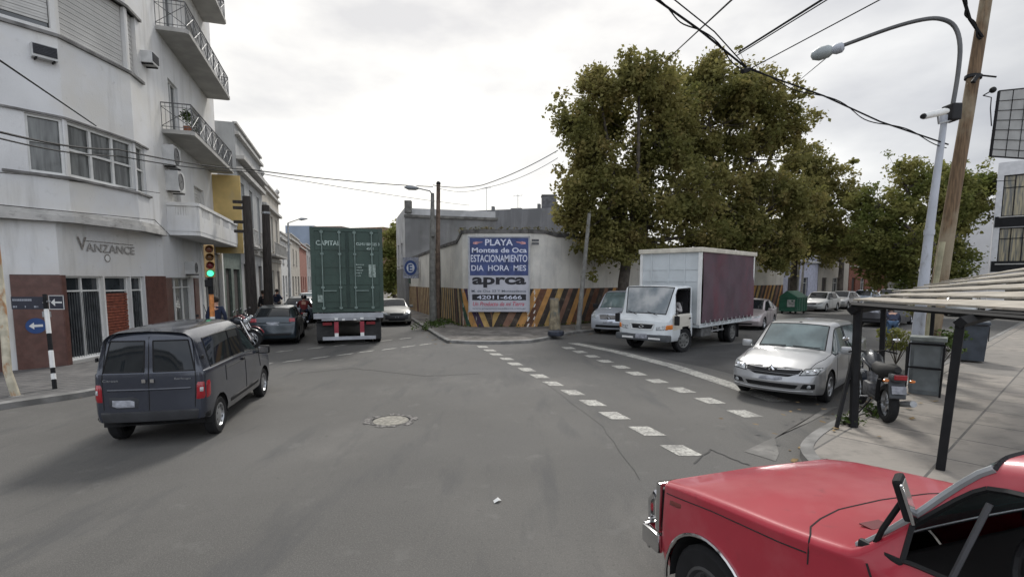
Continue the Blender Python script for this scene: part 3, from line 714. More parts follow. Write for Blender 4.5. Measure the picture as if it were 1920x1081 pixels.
# blue-grey tower block closing the left street
tower_m = mat('blue_grey_block', (.24, .28, .34), .9, var=.08, scale=.3); tower_b = mat('brown_block', (.22, .17, .15), .9, var=.15, scale=.3)
house('tower_block', (-51.5, 118), (-45, 118), 14.6, 14, tower_m, 'flat blue-grey block behind the end of the left street', [(1 + i * 1.6, 1.8 + i * 1.6, 3 + j * 3, 4.2 + j * 3) for i in range(2) for j in range(3)], cornice=False, cols=1)
house('tower_block', (-44.9, 117), (-38.2, 116), 14.3, 14, tower_b, 'brown block directly beside the blue-grey block at the end of the left street', [(1 + i * 1.6, 1.8 + i * 1.6, 3 + j * 3, 4.2 + j * 3) for i in range(3) for j in range(3)], cornice=False, cols=1)
house('brick_building', (-33.4, 100), (-24, 97), 12.2, 12, mat('brown_brick', (.20, .13, .09), .95, var=.25, scale=2), 'brown building seen between the container and the grey house', [(1 + i * 2.4, 2.2 + i * 2.4, 3 + j * 3, 4.4 + j * 3) for i in range(3) for j in range(3)], cornice=False, cols=1)

# ---------------- middle block: painted perimeter wall
wall = empty('perimeter_wall', (0, 25.3, 0), 0, 'pale car park wall round the corner with diagonal orange and black stripes below', 'wall')
tanr = mat('pale_wall_paint', (.66, .63, .57), .9, var=.06, scale=.8, bump=.2); overlay(tanr, (.30, .27, .24), 1.0, .54, .74, (2.5, 2.5, .4), .5); overlay(tanr, (.36, .36, .35), .35, .5, .65, (1, 1, 1), .5)
wl = [(-8.44, 41.3), (-4.62, 31.3)]
wr = curve([(-4.2, 30.3), (-2.75, 26.0), (-2.15, 25.05), (-1.2, 24.9), (.4, 24.9), (1.1, 25.0), (2.2, 25.65), (3.35, 26.5)], 2) + [P2((3.35, 26.5), RS, t) for t in (6, 14, 26)]
def wtop(x, y):
    if y > 31: return 4.15 - (y - 31) * .03
    return 4.2 if x < -2.6 else 4.62 if x < 2 else 4.5
def thick(mb, pts, h0, hf, k0, k1):
    P = [Vector((*p, 0)) for p in pts]; n = len(P); N = []
    for i in range(n):
        dd = (P[min(i + 1, n - 1)] - P[max(i - 1, 0)]).normalized(); N.append(Vector((dd.y, -dd.x, 0)))
    for i in range(n - 1):
        vs = []
        for z in (0, 1):
            for (j, k) in ((i, k0), (i + 1, k0), (i + 1, k1), (i, k1)):
                w = P[j] + N[j] * k; vs.append((w.x, w.y, h0 if z == 0 else hf(*pts[j])))
        mb.add(vs, [(3, 2, 1, 0), (4, 5, 6, 7), (0, 1, 5, 4), (1, 2, 6, 5), (2, 3, 7, 6), (3, 0, 4, 7)])
g = MB(); thick(g, wl, 0, wtop, -.25, 0); thick(g, wr, 0, wtop, -.25, 0); g.build('wall', tanr, wall, world=True)
# dark coping along the top
g = MB()
def cop(pts):
    P = [Vector((*p, 0)) for p in pts]; n = len(P)
    for i in range(n - 1):
        dd = (P[i + 1] - P[i]).normalized(); N = Vector((dd.y, -dd.x, 0)); vs = []
        for z in (0.003, .17):
            for j, k in ((i, -.28), (i + 1, -.28), (i + 1, .06), (i, .06)): w = P[j] + N * k; vs.append((w.x, w.y, wtop(*pts[j]) + z))
        g.add(vs, [(3, 2, 1, 0), (4, 5, 6, 7), (0, 1, 5, 4), (1, 2, 6, 5), (2, 3, 7, 6), (3, 0, 4, 7)])
cop(wl); cop(wr); g.build('coping', mat('dark_coping', (.10, .095, .09), .95, var=.4, scale=3), wall, world=True)
# stripes: parallelograms wrapped on the wall
def arcpts(pts):
    S = [0]
    for a, b_ in zip(pts, pts[1:]): S.append(S[-1] + math.hypot(b_[0] - a[0], b_[1] - a[1]))
    return S
def at_s(pts, S, s, k):
    s = min(max(s, 0), S[-1] - 1e-4)
    for i in range(len(S) - 1):
        if S[i] <= s <= S[i + 1] + 1e-9:
            a, b_ = pts[i], pts[i + 1]; t = (s - S[i]) / max(1e-6, S[i + 1] - S[i]); dd = Vector((b_[0] - a[0], b_[1] - a[1], 0)).normalized(); N = Vector((dd.y, -dd.x, 0))
            return Vector((a[0] + (b_[0] - a[0]) * t, a[1] + (b_[1] - a[1]) * t, 0)) + N * k
stripe_cols = {'tan': (.42, .31, .16), 'dark': (.05, .04, .034), 'orange': (.46, .24, .08), 'ochre': (.46, .30, .11), 'rust': (.22, .12, .08), 'green': (.035, .075, .05), 'violet': (.055, .035, .07), 'blue': (.03, .05, .14), 'brown': (.13, .06, .035)}
sm = []
for k_, c_ in stripe_cols.items():
    m = mat('stripe_' + k_, c_, .9, var=.15, scale=3); overlay(m, (.22, .18, .13), 3.5, .54, .68, (1, 1, 1), .4); sm.append(m)
keys = list(stripe_cols)
def stripes(pts, slant, width, seq, s0=0, s1=None, z1=1.96, k=.008):
    S = arcpts(pts); e = s1 or S[-1]; s = s0 - abs(slant); i = 0; r = random.Random(9)
    back = MB(); nb = 60
    while s < e + abs(slant):
        w = width * r.uniform(.8, 1.2); g.cm = keys.index(seq[i % len(seq)] if r.random() > .08 else r.choice(['green', 'violet', 'rust'] if 'green' in seq else ['brown']))
        m = 6
        for j in range(m):
            za, zb = .02 + (z1 - .02) * j / m, .02 + (z1 - .02) * (j + 1) / m
            sa, sb = s + slant * j / m, s + slant * (j + 1) / m
            def cl(v): return min(max(v, s0), e)
            q4 = [(cl(sa), za), (cl(sa + w), za), (cl(sb + w), zb), (cl(sb), zb)]
            if q4[1][0] - q4[0][0] < 1e-3 and q4[2][0] - q4[3][0] < 1e-3: continue
            nseg = 3
            for u in range(nseg):
                f = lambda v, t: (v[0][0] + (v[1][0] - v[0][0]) * t)
                a0 = f(q4[:2], u / nseg); a1 = f(q4[:2], (u + 1) / nseg); b0 = q4[3][0] + (q4[2][0] - q4[3][0]) * u / nseg; b1 = q4[3][0] + (q4[2][0] - q4[3][0]) * (u + 1) / nseg
                vs = []
                for s_, z_ in ((a0, za), (a1, za), (b1, zb), (b0, zb)): w_ = at_s(pts, S, s_, k); w_.z = z_; vs.append(w_)
                g.add(vs, [(0, 1, 2, 3)])
        s += w; i += 1
g = MB(); stripes(wl, -.35, .28, ['tan', 'brown'], z1=1.9); Sr = arcpts(wr)
# find arc length where the billboard starts
stripes(wr, -.40, .27, ['tan', 'dark', 'ochre', 'dark'], 0, 5.0); stripes(wr, -.8, .30, ['orange', 'violet', 'ochre', 'dark', 'rust', 'green'], 5.0, 6.9); stripes(wr, .95, .36, ['orange', 'dark', 'ochre', 'dark', 'rust', 'dark', 'orange', 'brown'], 6.9, None)
g.build('painted_stripes', sm, wall, world=True, fixn=False)
# weeds along the wall foot and on the corner
rn = random.Random(21)
weed = empty('weeds', (-2.6, 20.8, .12), 0, 'patch of weeds at the foot of the concrete lamp post', 'weeds')
q_ = MB()
for _ in range(60): leafcloud(q_, (rn.gauss(-1.3, .35), rn.gauss(5.0, .9), rn.uniform(.0, .12)), .16, 12, .10, rn)
q_.build('leaves', leaf_g, weed, fixn=False)
wt2 = MB()
for _ in range(46):
    s_ = rn.uniform(4.5, 12); w_ = at_s(wr, Sr, s_, -.12); z_ = wtop(w_.x, w_.y) + .2; leafcloud(wt2, (w_.x, w_.y, z_), .14, 14, .10, rn)
o = wt2.build('weeds', mat('dry_weed', (.09, .085, .03), .9, c2=(.19, .16, .08), scale=2), fixn=False); tag(o, 'dry weeds growing along the wall coping above the billboard', 'weeds')
wt2 = MB()
for _ in range(50):
    s_ = rn.uniform(0, 14); w_ = at_s(wr, Sr, s_, .12); leafcloud(wt2, (w_.x, w_.y, .16), .12, 9, .09, rn)
o = wt2.build('weeds', leaf_g, fixn=False); tag(o, 'low green weeds along the foot of the striped wall', 'weeds')
# dark gate between the two wall pieces
gt = empty('gate', (-4.4, 30.8, 0), 0, 'narrow dark gate opening between the two stretches of striped wall', 'gate')
q_ = MB(); q_.box((-4.45, 30.95, 2.0), (.10, 1.1, 4.0), rz=R(19)); 
for k in range(6): q_.box((-4.36, 30.55 + k * .16, 1.9), (.05, .03, 3.7), rz=R(19))
q_.build('leaf', dark_m, gt, world=True)

# billboard
bb = empty('billboard', (-.62, 24.72, .86), 0, 'tall painted billboard, blue above and white below, on the corner of the striped wall', 'sign')
B0 = Vector((-2.06, 24.70, 0)); BX = Vector((1, 0, 0)); BW = 2.88; Bz0, Bz1 = .86, 4.42
def Bp(u, z, k=0.0): v = B0 + BX * (u * BW); v.z = z; return v + Vector((0, -k, 0))
q_ = MB(); q_.box(B0 + BX * BW / 2 + Vector((0, .03, (Bz0 + Bz1) / 2)), (BW, .05, Bz1 - Bz0)); q_.build('board', mat('board_white', (.46, .46, .50), .7, var=.06, scale=2), bb, world=True)
q_ = MB(); q_.quad(Bp(.015, 2.60, .002), Bp(.985, 2.60, .002), Bp(.985, 4.38, .002), Bp(.015, 4.38, .002)); bbl = mat('board_blue', (.045, .065, .17), .7, var=.25, scale=2); overlay(bbl, (.13, .16, .30), 3, .56, .7, (1, 1, 1), .5); q_.build('blue_field', bbl, bb, world=True)
q_ = MB(); q_.box(B0 + BX * BW / 2 + Vector((0, .0, Bz1 + .02)), (BW + .06, .08, .05)); q_.box(B0 - BX * .02 + Vector((0, .0, 2.64)), (.05, .08, 3.6)); q_.box(B0 + BX * (BW + .02) + Vector((0, .0, 2.64)), (.05, .08, 3.6)); q_.build('frame', metal_g, bb, world=True)
bw = mat('lettering_white', (.62, .64, .74), .7, var=.08, scale=9); bk = mat('lettering_black', (.02, .02, .025), .7); brd = mat('lettering_red', (.50, .06, .10), .7); bpk = mat('painted_hand', (.52, .26, .26), .7, var=.3, scale=12); bgr = mat('lettering_grey', (.12, .14, .17), .7)
up = (0, 0, 1)
def bt(s_, m, u0, u1, z0, z1, bold=0, k=.006, shear=0): text('lettering', s_, m, bb, Bp(u0, z0, k), BX, up, z1 - z0, (u1 - u0) * BW, depth=.0, bold=bold, shear=shear)
bt('PLAYA', bw, .27, .73, 4.02, 4.32, .022); bt('Montes de Oca', bw, .05, .96, 3.68, 3.92, .022); bt('ESTACIONAMIENTO', bw, .03, .97, 3.24, 3.58, .012); bt('DIA  HORA  MES', bw, .04, .95, 2.82, 3.09, .014)
bt('aprca', bk, .05, .95, 2.02, 2.52, .035)
bt('M. de Oca 33 Y Montesdeoca', bgr, .04, .95, 1.80, 1.92, .01)
q_ = MB(); q_.quad(Bp(.05, 1.42, .004), Bp(.95, 1.42, .004), Bp(.95, 1.70, .004), Bp(.05, 1.70, .004)); q_.build('black_bar', bk, bb, world=True)
bt('42011-6666', bw, .13, .88, 1.47, 1.65, .02, .008)
bt('Un Producto de mi Tierra', brd, .06, .92, 1.14, 1.34, .008, .006, .3); bt('www.playamontesdeoca.com.ar', bgr, .05, .95, .97, 1.06, .006)
for u, sg in ((.07, 1), (.78, -1)):     # pointing hands
    q_ = MB(); c_ = lambda x, z: Bp(u + (x if sg > 0 else .16 - x), 4.13 + z, .006)
    q_.add([c_(0, -.04), c_(.07, -.06), c_(.09, .0), c_(.16, .04), c_(.155, .07), c_(.08, .06), c_(.06, .08), c_(0, .04)], [tuple(range(8)) if sg > 0 else tuple(range(8))[::-1]]); q_.build('painted_hand', bpk, bb, world=True)
# small street name plate right of it
sn = empty('name_plate', Bp(1.04, 4.12, .1), 0, 'small dark street name plate right of the billboard top', 'sign')
q_ = MB(); q_.box((.17, .0, .13), (.34, .02, .11)); q_.box((.17, .0, -.02), (.34, .02, .11)); q_.build('plate', bk, sn)
q_ = MB()
for z_ in (.13, -.02):
    for k in range(5): q_.box((.05 + k * .06, -.012, z_), (.035, .003, .035))
q_.build('lettering', mat('faded_white', (.3, .3, .3), .7), sn)
# E parking sign
e0 = wl[0]; dW, nW = norm2(*wl)
sE, zE = onplane(787, 502, *wl)
dE = (dW * .5 + Vector((.87, 0, 0))).normalized(); nE = Vector((dE.y, -dE.x, 0))
es = empty('parking_sign', Vector((*wl[0], 0)) + dW * sE + nW * .62 + Z * zE, 0, 'grey square board with blue disc and letter E on the far wall', 'sign')
q_ = MB(); [q_.tube([nE * -.03 + Z * z_, nW * -.62 + Z * z_], .03, 5) for z_ in (-.4, .4)]; q_.build('bracket', metal_g, es)
q_ = MB(); q_.box((0, 0, 0), (1.28, .05, 1.45), rz=math.atan2(dE.y, dE.x)); q_.build('board', mat('sign_grey', (.22, .23, .27), .7, var=.2, scale=6), es)
q_ = MB(); disc(q_, nE * .03, dE, Z, .52, th=.004); q_.build('disc', mat('disc_blue', (.02, .05, .17), .5), es)
q_ = MB(); disc(q_, nE * .03, dE, Z, .33, th=.010); q_.build('ring', mat('disc_white', (.5, .52, .56), .5), es)
text('lettering', 'E', blue_m, es, -dE * .17 + nE * .05 - Z * .24, dE, Z, .48, .34, depth=0, bold=.03, world=False)
text('lettering', 'PLAYA', bw, es, -dE * .5 + nE * .04 - Z * .70, dE, Z, .09, 1.0, depth=0, world=False)
sM = onplane(770, 503, *wl)
mb_ = empty('meter_box', Vector((*wl[0], 0)) + dW * onplane(769, 512, *wl)[0] + nW * .04 + Z * onplane(769, 520, *wl)[1], 0, 'small dark green box on the wall left of the E sign', 'box')
q_ = MB(); q_.rbox((0, 0, 0), (.5, .14, .9), .02, rz=math.atan2(dW.y, dW.x)); q_.build('casing', mat('dark_green_paint', (.03, .06, .045), .6), mb_); q_ = MB(); q_.box((.1, -.12, 0), (.04, .03, .12), rz=math.atan2(dW.y, dW.x)); q_.build('latch', metal_g, mb_)

# grey buildings behind the wall
bB = house('grey_house', (-10.6, 47.5), (-8.3, 40.2), 7.9, 14, mat('graffiti_wall', (.45, .45, .45), .9, var=.15, scale=1), 'unplastered grey two storey house behind the wall with a white street front', [(1.2, 2.6, 3.6, 5.4), (4.2, 5.6, 3.6, 5.4)], cornice=False)
g = MB(); wbox(g, (-10.6, 47.5), (-8.3, 40.2), .1, 7.6, .0, 3.3, .01, .04); g.build('grey_base', stucco_dk, bB, world=True)
g = MB(); d_, n_ = norm2((-10.6, 47.5), (-8.3, 40.2)); q1 = Vector((-8.3, 40.2, 0)); e1 = q1 - n_ * 14
g.quad(q1 + d_ * .02, e1 + d_ * .02, e1 + d_ * .02 + Z * 7.2, q1 + d_ * .02 + Z * 7.2); g.build('bare_side_wall', stucco_dk, bB, world=True)
g = MB(); g.box(q1 - n_ * 7 + Z * 7.3, (14.05, .25, .2), rz=math.atan2(n_.y, n_.x)); g.box(q1 - n_ * .3 + Z * 8.0, (.5, .5, .9)); g.build('parapet', mat('old_parapet', (.14, .135, .125), .95, var=.3, scale=2), bB, world=True)
p2, q2 = (-5.3, 43.5), (3.6, 41.0)
dk2 = mat('dark_grey_render', (.17, .172, .178), .9, var=.12, scale=.6); overlay(dk2, (.25, .25, .26), 1.2, .5, .7, (2.5, 2.5, .25), .7)
bC = house('grey_house', p2, q2, 8.05, 12, dk2, 'long plain dark grey house behind the billboard with tank and chimneys on the roof', [], cornice=False)
g = MB()
for s_, h_, w_ in ((3.2, .55, .18), (4.9, .32, .9), (7.2, .6, .2), (8.6, .4, .5)): wbox(g, p2, q2, s_, s_ + w_, 8.0, 8.05 + h_, -2.2, -2.0 - .02 + .3)
g.build('chimney', stucco_dk, bC, world=True)
wtk = empty('water_tank', (3.0, 42.4, 8.0), 0, 'dark square water tank on the right end of the long grey roof', 'tank')
q_ = MB(); q_.box((0, 0, .55), (1.15, 1.15, 1.1)); q_.build('body', mat('tank_grey', (.13, .13, .135), .9, var=.2), wtk); q_ = MB(); q_.box((0, 0, 1.14), (1.25, 1.25, .07)); q_.build('lid', stucco_dk, wtk)
for px_, lab in ((912, 'tall thin television aerial on the grey roof above the billboard'), (971, 'shorter television aerial left of the water tank')):
    pt = D(px_, 400, 42.6); an = empty('aerial', (pt.x, pt.y, 8.0), 0, lab, 'aerial', 'roof aerials')
    hh = 1.9 if px_ == 912 else 1.3; q_ = MB(); q_.tube([(0, 0, -.3), (0, 0, hh)], .025, 5); q_.build('mast', metal_g, an); q_ = MB(); q_.tube([(-.4, 0, hh - .15), (.4, 0, hh - .05)], .015, 4); [q_.tube([(x_, -.2, hh - .1), (x_, .2, hh - .1)], .01, 4) for x_ in (-.3, -.1, .1, .3)]; q_.build('elements', metal_g, an)
# back of block under the trees: low buildings along the avenue
grp2 = 'low buildings along the avenue under the trees'
def aloc(t, off): return (2.9 + RS.x * t - .656 * off, 22.8 + RS.y * t + .755 * off)
house('low_building', aloc(29, 2.6), aloc(37, 2.6), 4.6, 9, mat('lilac_white', (.42, .43, .52), .9, var=.1), 'low lilac white building behind the green dumpster', [(1, 2.6, .15, 2.6), (4, 5.6, .9, 2.6)], grp2)
house('low_building', aloc(37.2, 2.6), aloc(46, 2.6), 5.2, 9, cream, 'low cream building behind the white cars parked down the avenue', [(1, 2.2, .15, 2.6), (4, 5.6, .9, 2.6)], grp2)
house('low_building', aloc(46.2, 2.6), aloc(60, 2.6), 4.4, 9, mat('brick_red', (.20, .075, .05), .95, var=.2, scale=4), 'low brick building farther down the avenue', [(1, 2.2, .15, 2.6), (4, 5.6, .9, 2.6), (8, 9.6, .9, 2.6)], grp2)
fb = house('far_building', (52, 86), (66, 84), 7.6, 12, mat('far_grey', (.13, .12, .105), .9, var=.2), 'dark building with rows of small white windows closing the avenue', [(.8 + i * 1.5, 1.6 + i * 1.5, 2.2 + j * 1.8, 3.1 + j * 1.8) for i in range(9) for j in range(3)], cornice=False, cols=1, gm=mat('pale_pane', (.62, .63, .63), .5, var=.1))
# right side: white party wall and glazed building
rb = house('white_building', (38.6, 45.6), (44.0, 41.5), 9.0, 16, mat('white_wall', (.60, .60, .61), .9, var=.05, scale=.7), 'white building with blank wall behind the leaning wooden pole', [(3.9, 5.6, 4.0, 5.6)], cornice=False, cols=4, flip=False)
gb0 = (30.2, 32.6); gb1 = (35.2, 28.0)
gb = house('glazed_building', gb0, gb1, 9.6, 10, mat('white_band', (.55, .55, .56), .6, var=.06), 'glazed building with dark mullions and curtains at the right edge', [(.3, 1.9, 3.4, 5.6), (2.1, 3.7, 3.4, 5.6), (3.9, 5.5, 3.4, 5.6), (.3, 1.9, 6.3, 8.8), (2.1, 3.7, 6.3, 8.8), (3.9, 5.5, 6.3, 8.8), (.8, 2.4, .1, 2.6)], cornice=False, cols=3, frames=black_m, gm=mat('curtain_glass', (.33, .28, .17), .25, c2=(.10, .10, .09), scale=3, stretch=(4, 4, .3)))
for z_ in (3.0, 5.75): g = MB(); wbox(g, gb0, gb1, .05, 6.2, z_ - .1, z_ + .55, .01, .05); g.build('dark_band', black_m, gb, world=True)

house('corner_block', (34, -26), (6, -27), 9.5, 12, cream, 'cream two storey block behind the camera on the near side of the crossing', [(2 + i * 4, 3.6 + i * 4, 1, 3.2) for i in range(6)] + [(2 + i * 4, 3.6 + i * 4, 5, 7.4) for i in range(6)], None)
house('corner_block', (-4, -30), (-30, -22), 8.0, 12, lgrey, 'grey two storey block behind the camera, left of the near street', [(2 + i * 4, 3.6 + i * 4, 1, 3.2) for i in range(6)] + [(2 + i * 4, 3.6 + i * 4, 4.6, 6.6) for i in range(6)], None)

# ================================================================== TREES
def tree(name, base, trunk_h, r0, lobes, label, leafm, barkm, seed, leafsize=.24, dens=60, lean=(0, 0), group='plane trees along the avenue', big=1.0):
    rnd = random.Random(seed)
    e = empty(name, base, 0, label, 'tree', group); B = Vector(base)
    t = MB(); top = Vector((lean[0], lean[1], trunk_h)); mid = top * .5 + Vector((rnd.uniform(-.15, .15), rnd.uniform(-.15, .15), 0))
    t.tube([Vector((0, 0, -.1)), Vector((0, 0, .3)), mid, top], [r0 * 1.5, r0 * 1.1, r0 * .92, r0 * .8], 10)
    t.build('trunk', barkm, e, smooth=True)
    lim = MB(); lv = MB(); clumps = []
    for (c, r) in lobes:
        c = Vector(c) - B
        m = top.lerp(c, .45) + Vector((rnd.uniform(-.4, .4), rnd.uniform(-.4, .4), rnd.uniform(-.2, .5)))
        k = r0 * .5
        lim.tube([top - Vector((0, 0, .15)), m, c], [k, k * .65, k * .35], 7)
        nb = int(7 + r * 5)
        for i in range(nb):
            u = Vector((rnd.gauss(0, 1), rnd.gauss(0, 1), rnd.gauss(0, .85))).normalized() * r * (rnd.uniform(.35, 1.0) ** .6)
            tip = c + u; a = c + u * .4 + Vector((rnd.uniform(-.2, .2), rnd.uniform(-.2, .2), rnd.uniform(-.3, .1)))
            lim.tube([c, a, tip], [k * .3, k * .18, k * .06], 4, cap=False)
            clumps.append((tip, rnd.uniform(.35, .75) * big)); clumps.append((a + (tip - a) * rnd.uniform(.2, .7) + Vector((rnd.uniform(-.4, .4), rnd.uniform(-.4, .4), rnd.uniform(-.3, .3))), rnd.uniform(.35, .7) * big))
            for _ in range(2):
                o_ = tip + Vector((rnd.gauss(0, .5), rnd.gauss(0, .5), rnd.gauss(0, .4))) * big; clumps.append((o_, rnd.uniform(.2, .5) * big)); lim.tube([a, o_], [k * .08, .01], 3, cap=False)
    for c, r in clumps:
        n = int(dens * r * r / .25) + 6; st = rnd.uniform(.7, 1.15)
        for _ in range(n):
            p_ = c + Vector((rnd.gauss(0, .5), rnd.gauss(0, .5), rnd.gauss(0, .42))) * r
            leaf(lv, p_, leafsize * st * rnd.uniform(.6, 1.3), rnd)
    lim.build('limbs', barkm, e, smooth=True)
    lv.build('crown', leafm, e, fixn=False)
    return e
def lb(px, py, rpx, Y): p = D(px, py, Y); return (tuple(p), rpx * Y / 960)
tree('plane_tree', (5.7, 26.3, .1), 4.3, .30, [lb(1125, 180, 42, 26), lb(1198, 152, 40, 25), lb(1075, 230, 30, 26), lb(1110, 300, 48, 25.2), lb(1190, 330, 55, 27), lb(1225, 190, 50, 27), lb(1262, 220, 42, 28), lb(1090, 360, 40, 25.5), lb(1130, 400, 52, 25), lb(1215, 420, 60, 25.5), lb(1180, 460, 42, 25.5), lb(1085, 410, 30, 26), lb(1240, 270, 55, 26.2), lb(1290, 360, 70, 26), lb(1310, 440, 55, 26), lb(1130, 240, 34, 28), lb(1120, 455, 28, 25.3)],
     'big plane tree nearest the billboard, its crown standing above the box truck', leaf_dk, bark, 31, .215, 72, (.2, -.2))
tree('plane_tree', (13.6, 33.2, .1), 4.4, .32, [lb(1312, 172, 42, 31), lb(1375, 190, 52, 30), lb(1330, 240, 85, 30), lb(1430, 210, 62, 31), lb(1470, 250, 36, 31), lb(1410, 300, 85, 30.5), lb(1350, 370, 85, 30), lb(1430, 400, 80, 30), lb(1280, 290, 60, 30), lb(1490, 370, 50, 31), lb(1380, 450, 60, 30), lb(1450, 460, 50, 31), lb(1415, 152, 28, 31), lb(1328, 138, 20, 31)],
     'tallest plane tree rising behind the maroon side of the truck', leaf_dk, bark, 32, .23, 72)
tree('plane_tree', (21.9, 40.0, .1), 4.0, .28, [lb(1530, 330, 48, 38), lb(1560, 380, 45, 38), lb(1500, 400, 60, 38), lb(1540, 440, 55, 38), lb(1480, 460, 50, 37), lb(1580, 450, 30, 39), lb(1510, 300, 26, 38)],
     'lower plane tree behind the green dumpster, its crown sloping down to the right', leaf_dk, bark, 33, .26, 52)
tree('plane_tree', (31, 48.5, .1), 4.2, .26, [lb(1585, 462, 22, 50), lb(1560, 470, 26, 50), lb(1610, 472, 18, 50), lb(1530, 475, 24, 50)],
     'small plane tree over the far parked cars', leaf_dk, bark, 34, .34, 30, big=1.2)
tree('plane_tree', (26.0, 31.5, .1), 3.6, .28, [lb(1700, 350, 50, 33), lb(1650, 385, 45, 33), lb(1760, 345, 45, 34), lb(1800, 360, 34, 34), lb(1740, 400, 62, 33), lb(1640, 440, 48, 33), lb(1690, 460, 60, 32), lb(1770, 440, 50, 33), lb(1720, 500, 50, 33), lb(1820, 390, 30, 34), lb(1655, 500, 32, 34), lb(1780, 500, 40, 33), lb(1840, 350, 22, 35)],
     'wide plane tree on the right side of the avenue behind the grey lamp post', leaf_y, bark, 35, .23, 62)
tree('street_tree', (-33, 92, .1), 3, .2, [lb(575, 500, 18, 92), lb(583, 520, 18, 92), lb(570, 530, 14, 92)], 'small yellow green tree far down the left street beside the container', leaf_y, bark, 36, .5, 20, group=None, big=1.4)
tree('street_tree', (-14.2, 62, .1), 3, .2, [lb(733, 470, 16, 62), lb(735, 500, 18, 62), lb(730, 530, 16, 62), lb(738, 440, 12, 62)], 'tree standing between the container and the grey house', leaf_y, bark, 37, .4, 20, group=None, big=1.2)

# ================================================================== POLES, LAMPS, WIRES
def lampost(): pass
lp = empty('lamp_post', (9.47, 11.9, .12), 0, 'tall pale grey lamp post with long curved arm beside the wooden pole', 'lamp post')
def rel(p, e): return Vector(p) - Vector(e.location)
q_ = MB(); A = [Vector((0, 0, 0)), Vector((.02, 0, 1.2)), Vector((.10, 0, 3.4)), Vector((.24, 0, 5.8))]
q_.tube(A[:3] + [A[3]], [.13, .12, .09, .06], 14); q_.build('post', grey_pole, lp, smooth=True)
q_ = MB(); q_.tube([Vector((.10, 0, 3.3)), Vector((.10, 0, 3.42))], .105, 14); q_.tube([A[3] - Z * .02, A[3] + Z * .14], .09, 12); q_.build('collar', grey_pole, lp)
arm_w = [D(1785, 205, 11.9), D(1796, 140, 11.9), D(1800, 85, 11.9), D(1790, 50, 12.0), D(1765, 36, 12.1), D(1730, 37, 12.3), D(1670, 53, 12.7), D(1582, 85, 13.3)]
q_ = MB(); q_.tube([rel(v, lp) for v in curve([tuple(v) for v in arm_w], 4)], .045, 9); q_.build('arm', mat('dark_pipe', (.10, .10, .10), .5, metal=.3), lp, smooth=True)
hd = rel(D(1582, 88, 13.3), lp); he = rel(D(1520, 106, 13.75), lp)
q_ = MB(); dv = (he - hd); q_.tube([hd - dv * .02, hd + dv * .05, hd + dv * .22, hd + dv * .34], [.06, .12, .13, .09], 12); q_.build('lamp_housing', grey_pole, lp, smooth=True)
q_ = MB(); q_.tube([hd + dv * .33, hd + dv * .45, hd + dv * .75, hd + dv * .95, hd + dv * 1.0], [.09, .15, .16, .10, .02], 14); q_.build('lamp_head', mat('lamp_grey', (.30, .33, .33), .35, var=.1), lp, smooth=True)
# camera on the post
cm = empty('security_camera', D(1783, 222, 11.75), 0, 'white security camera clamped to the lamp post', 'camera')
c0 = Vector((0, 0, 0)); a_ = rel(D(1776, 208, 11.6), cm); b2 = rel(D(1732, 218, 11.3), cm)
q_ = MB(); q_.tube([a_, a_.lerp(b2, .15), a_.lerp(b2, .85), b2], [.05, .075, .07, .065], 10); q_.build('housing', paint_w, cm, smooth=True)
q_ = MB(); q_.tube([b2, b2 + (b2 - a_) * .06], [.055, .05], 10); q_.build('lens', dark_m, cm)
q_ = MB(); q_.tube([a_.lerp(b2, .4) - Z * .05, rel(D(1760, 232, 11.5), cm), rel(D(1783, 226, 11.8), cm)], .018, 6); q_.build('bracket', metal_g, cm)
q_ = MB(); q_.rbox(rel(D(1784, 212, 11.86), cm), (.22, .32, .36), .03); q_.build('junction_box', trimb, cm)
# wooden pole
wp = empty('wooden_pole', (10.45, 12.7, .1), 0, 'thick leaning brown wooden pole right of the grey lamp post', 'pole')
q_ = MB(); q_.tube([Vector((0, 0, -.1)), Vector((.02, 0, 1.0)), Vector((.28, 0, 4.3)), Vector((.45, 0, 6.2)), Vector((.74, 0, 9.6))], [.20, .18, .142, .132, .115], 14); q_.build('post', wood_b, wp, smooth=True)
q_ = MB(); q_.tube([Vector((.52, 0, 7.05)), Vector((.53, 0, 7.12))], .17, 12); q_.tube([Vector((.55, -.1, 7.1)), Vector((.85, -.25, 7.0))], .02, 6); q_.tube([Vector((.62, -.2, 6.6)), Vector((.80, -.22, 6.55)), Vector((.8, -.22, 6.3)), Vector((.86, -.22, 5.9))], .012, 5); q_.tube([(.62, -.2, 6.6), (.82, -.22, 6.72)], .014, 5); q_.ball((.82, -.22, 6.72), .07); q_.tube([Vector((.35, -.2, 6.9)), Vector((.45, -.2, 7.05))], .05, 6); q_.build('clamp', trimb, wp)
# cable duct beside it
cd = empty('cable_pipe', (10.05, 12.45, .1), 0, 'thin yellowish cable pipe strapped between lamp post and wooden pole', 'pipe')
q_ = MB(); q_.tube([Vector((.02, 0, 0)), Vector((.30, 0, 3.2))], .06, 8); q_.build('pipe', mat('old_pipe', (.28, .26, .17), .7, var=.2), cd)
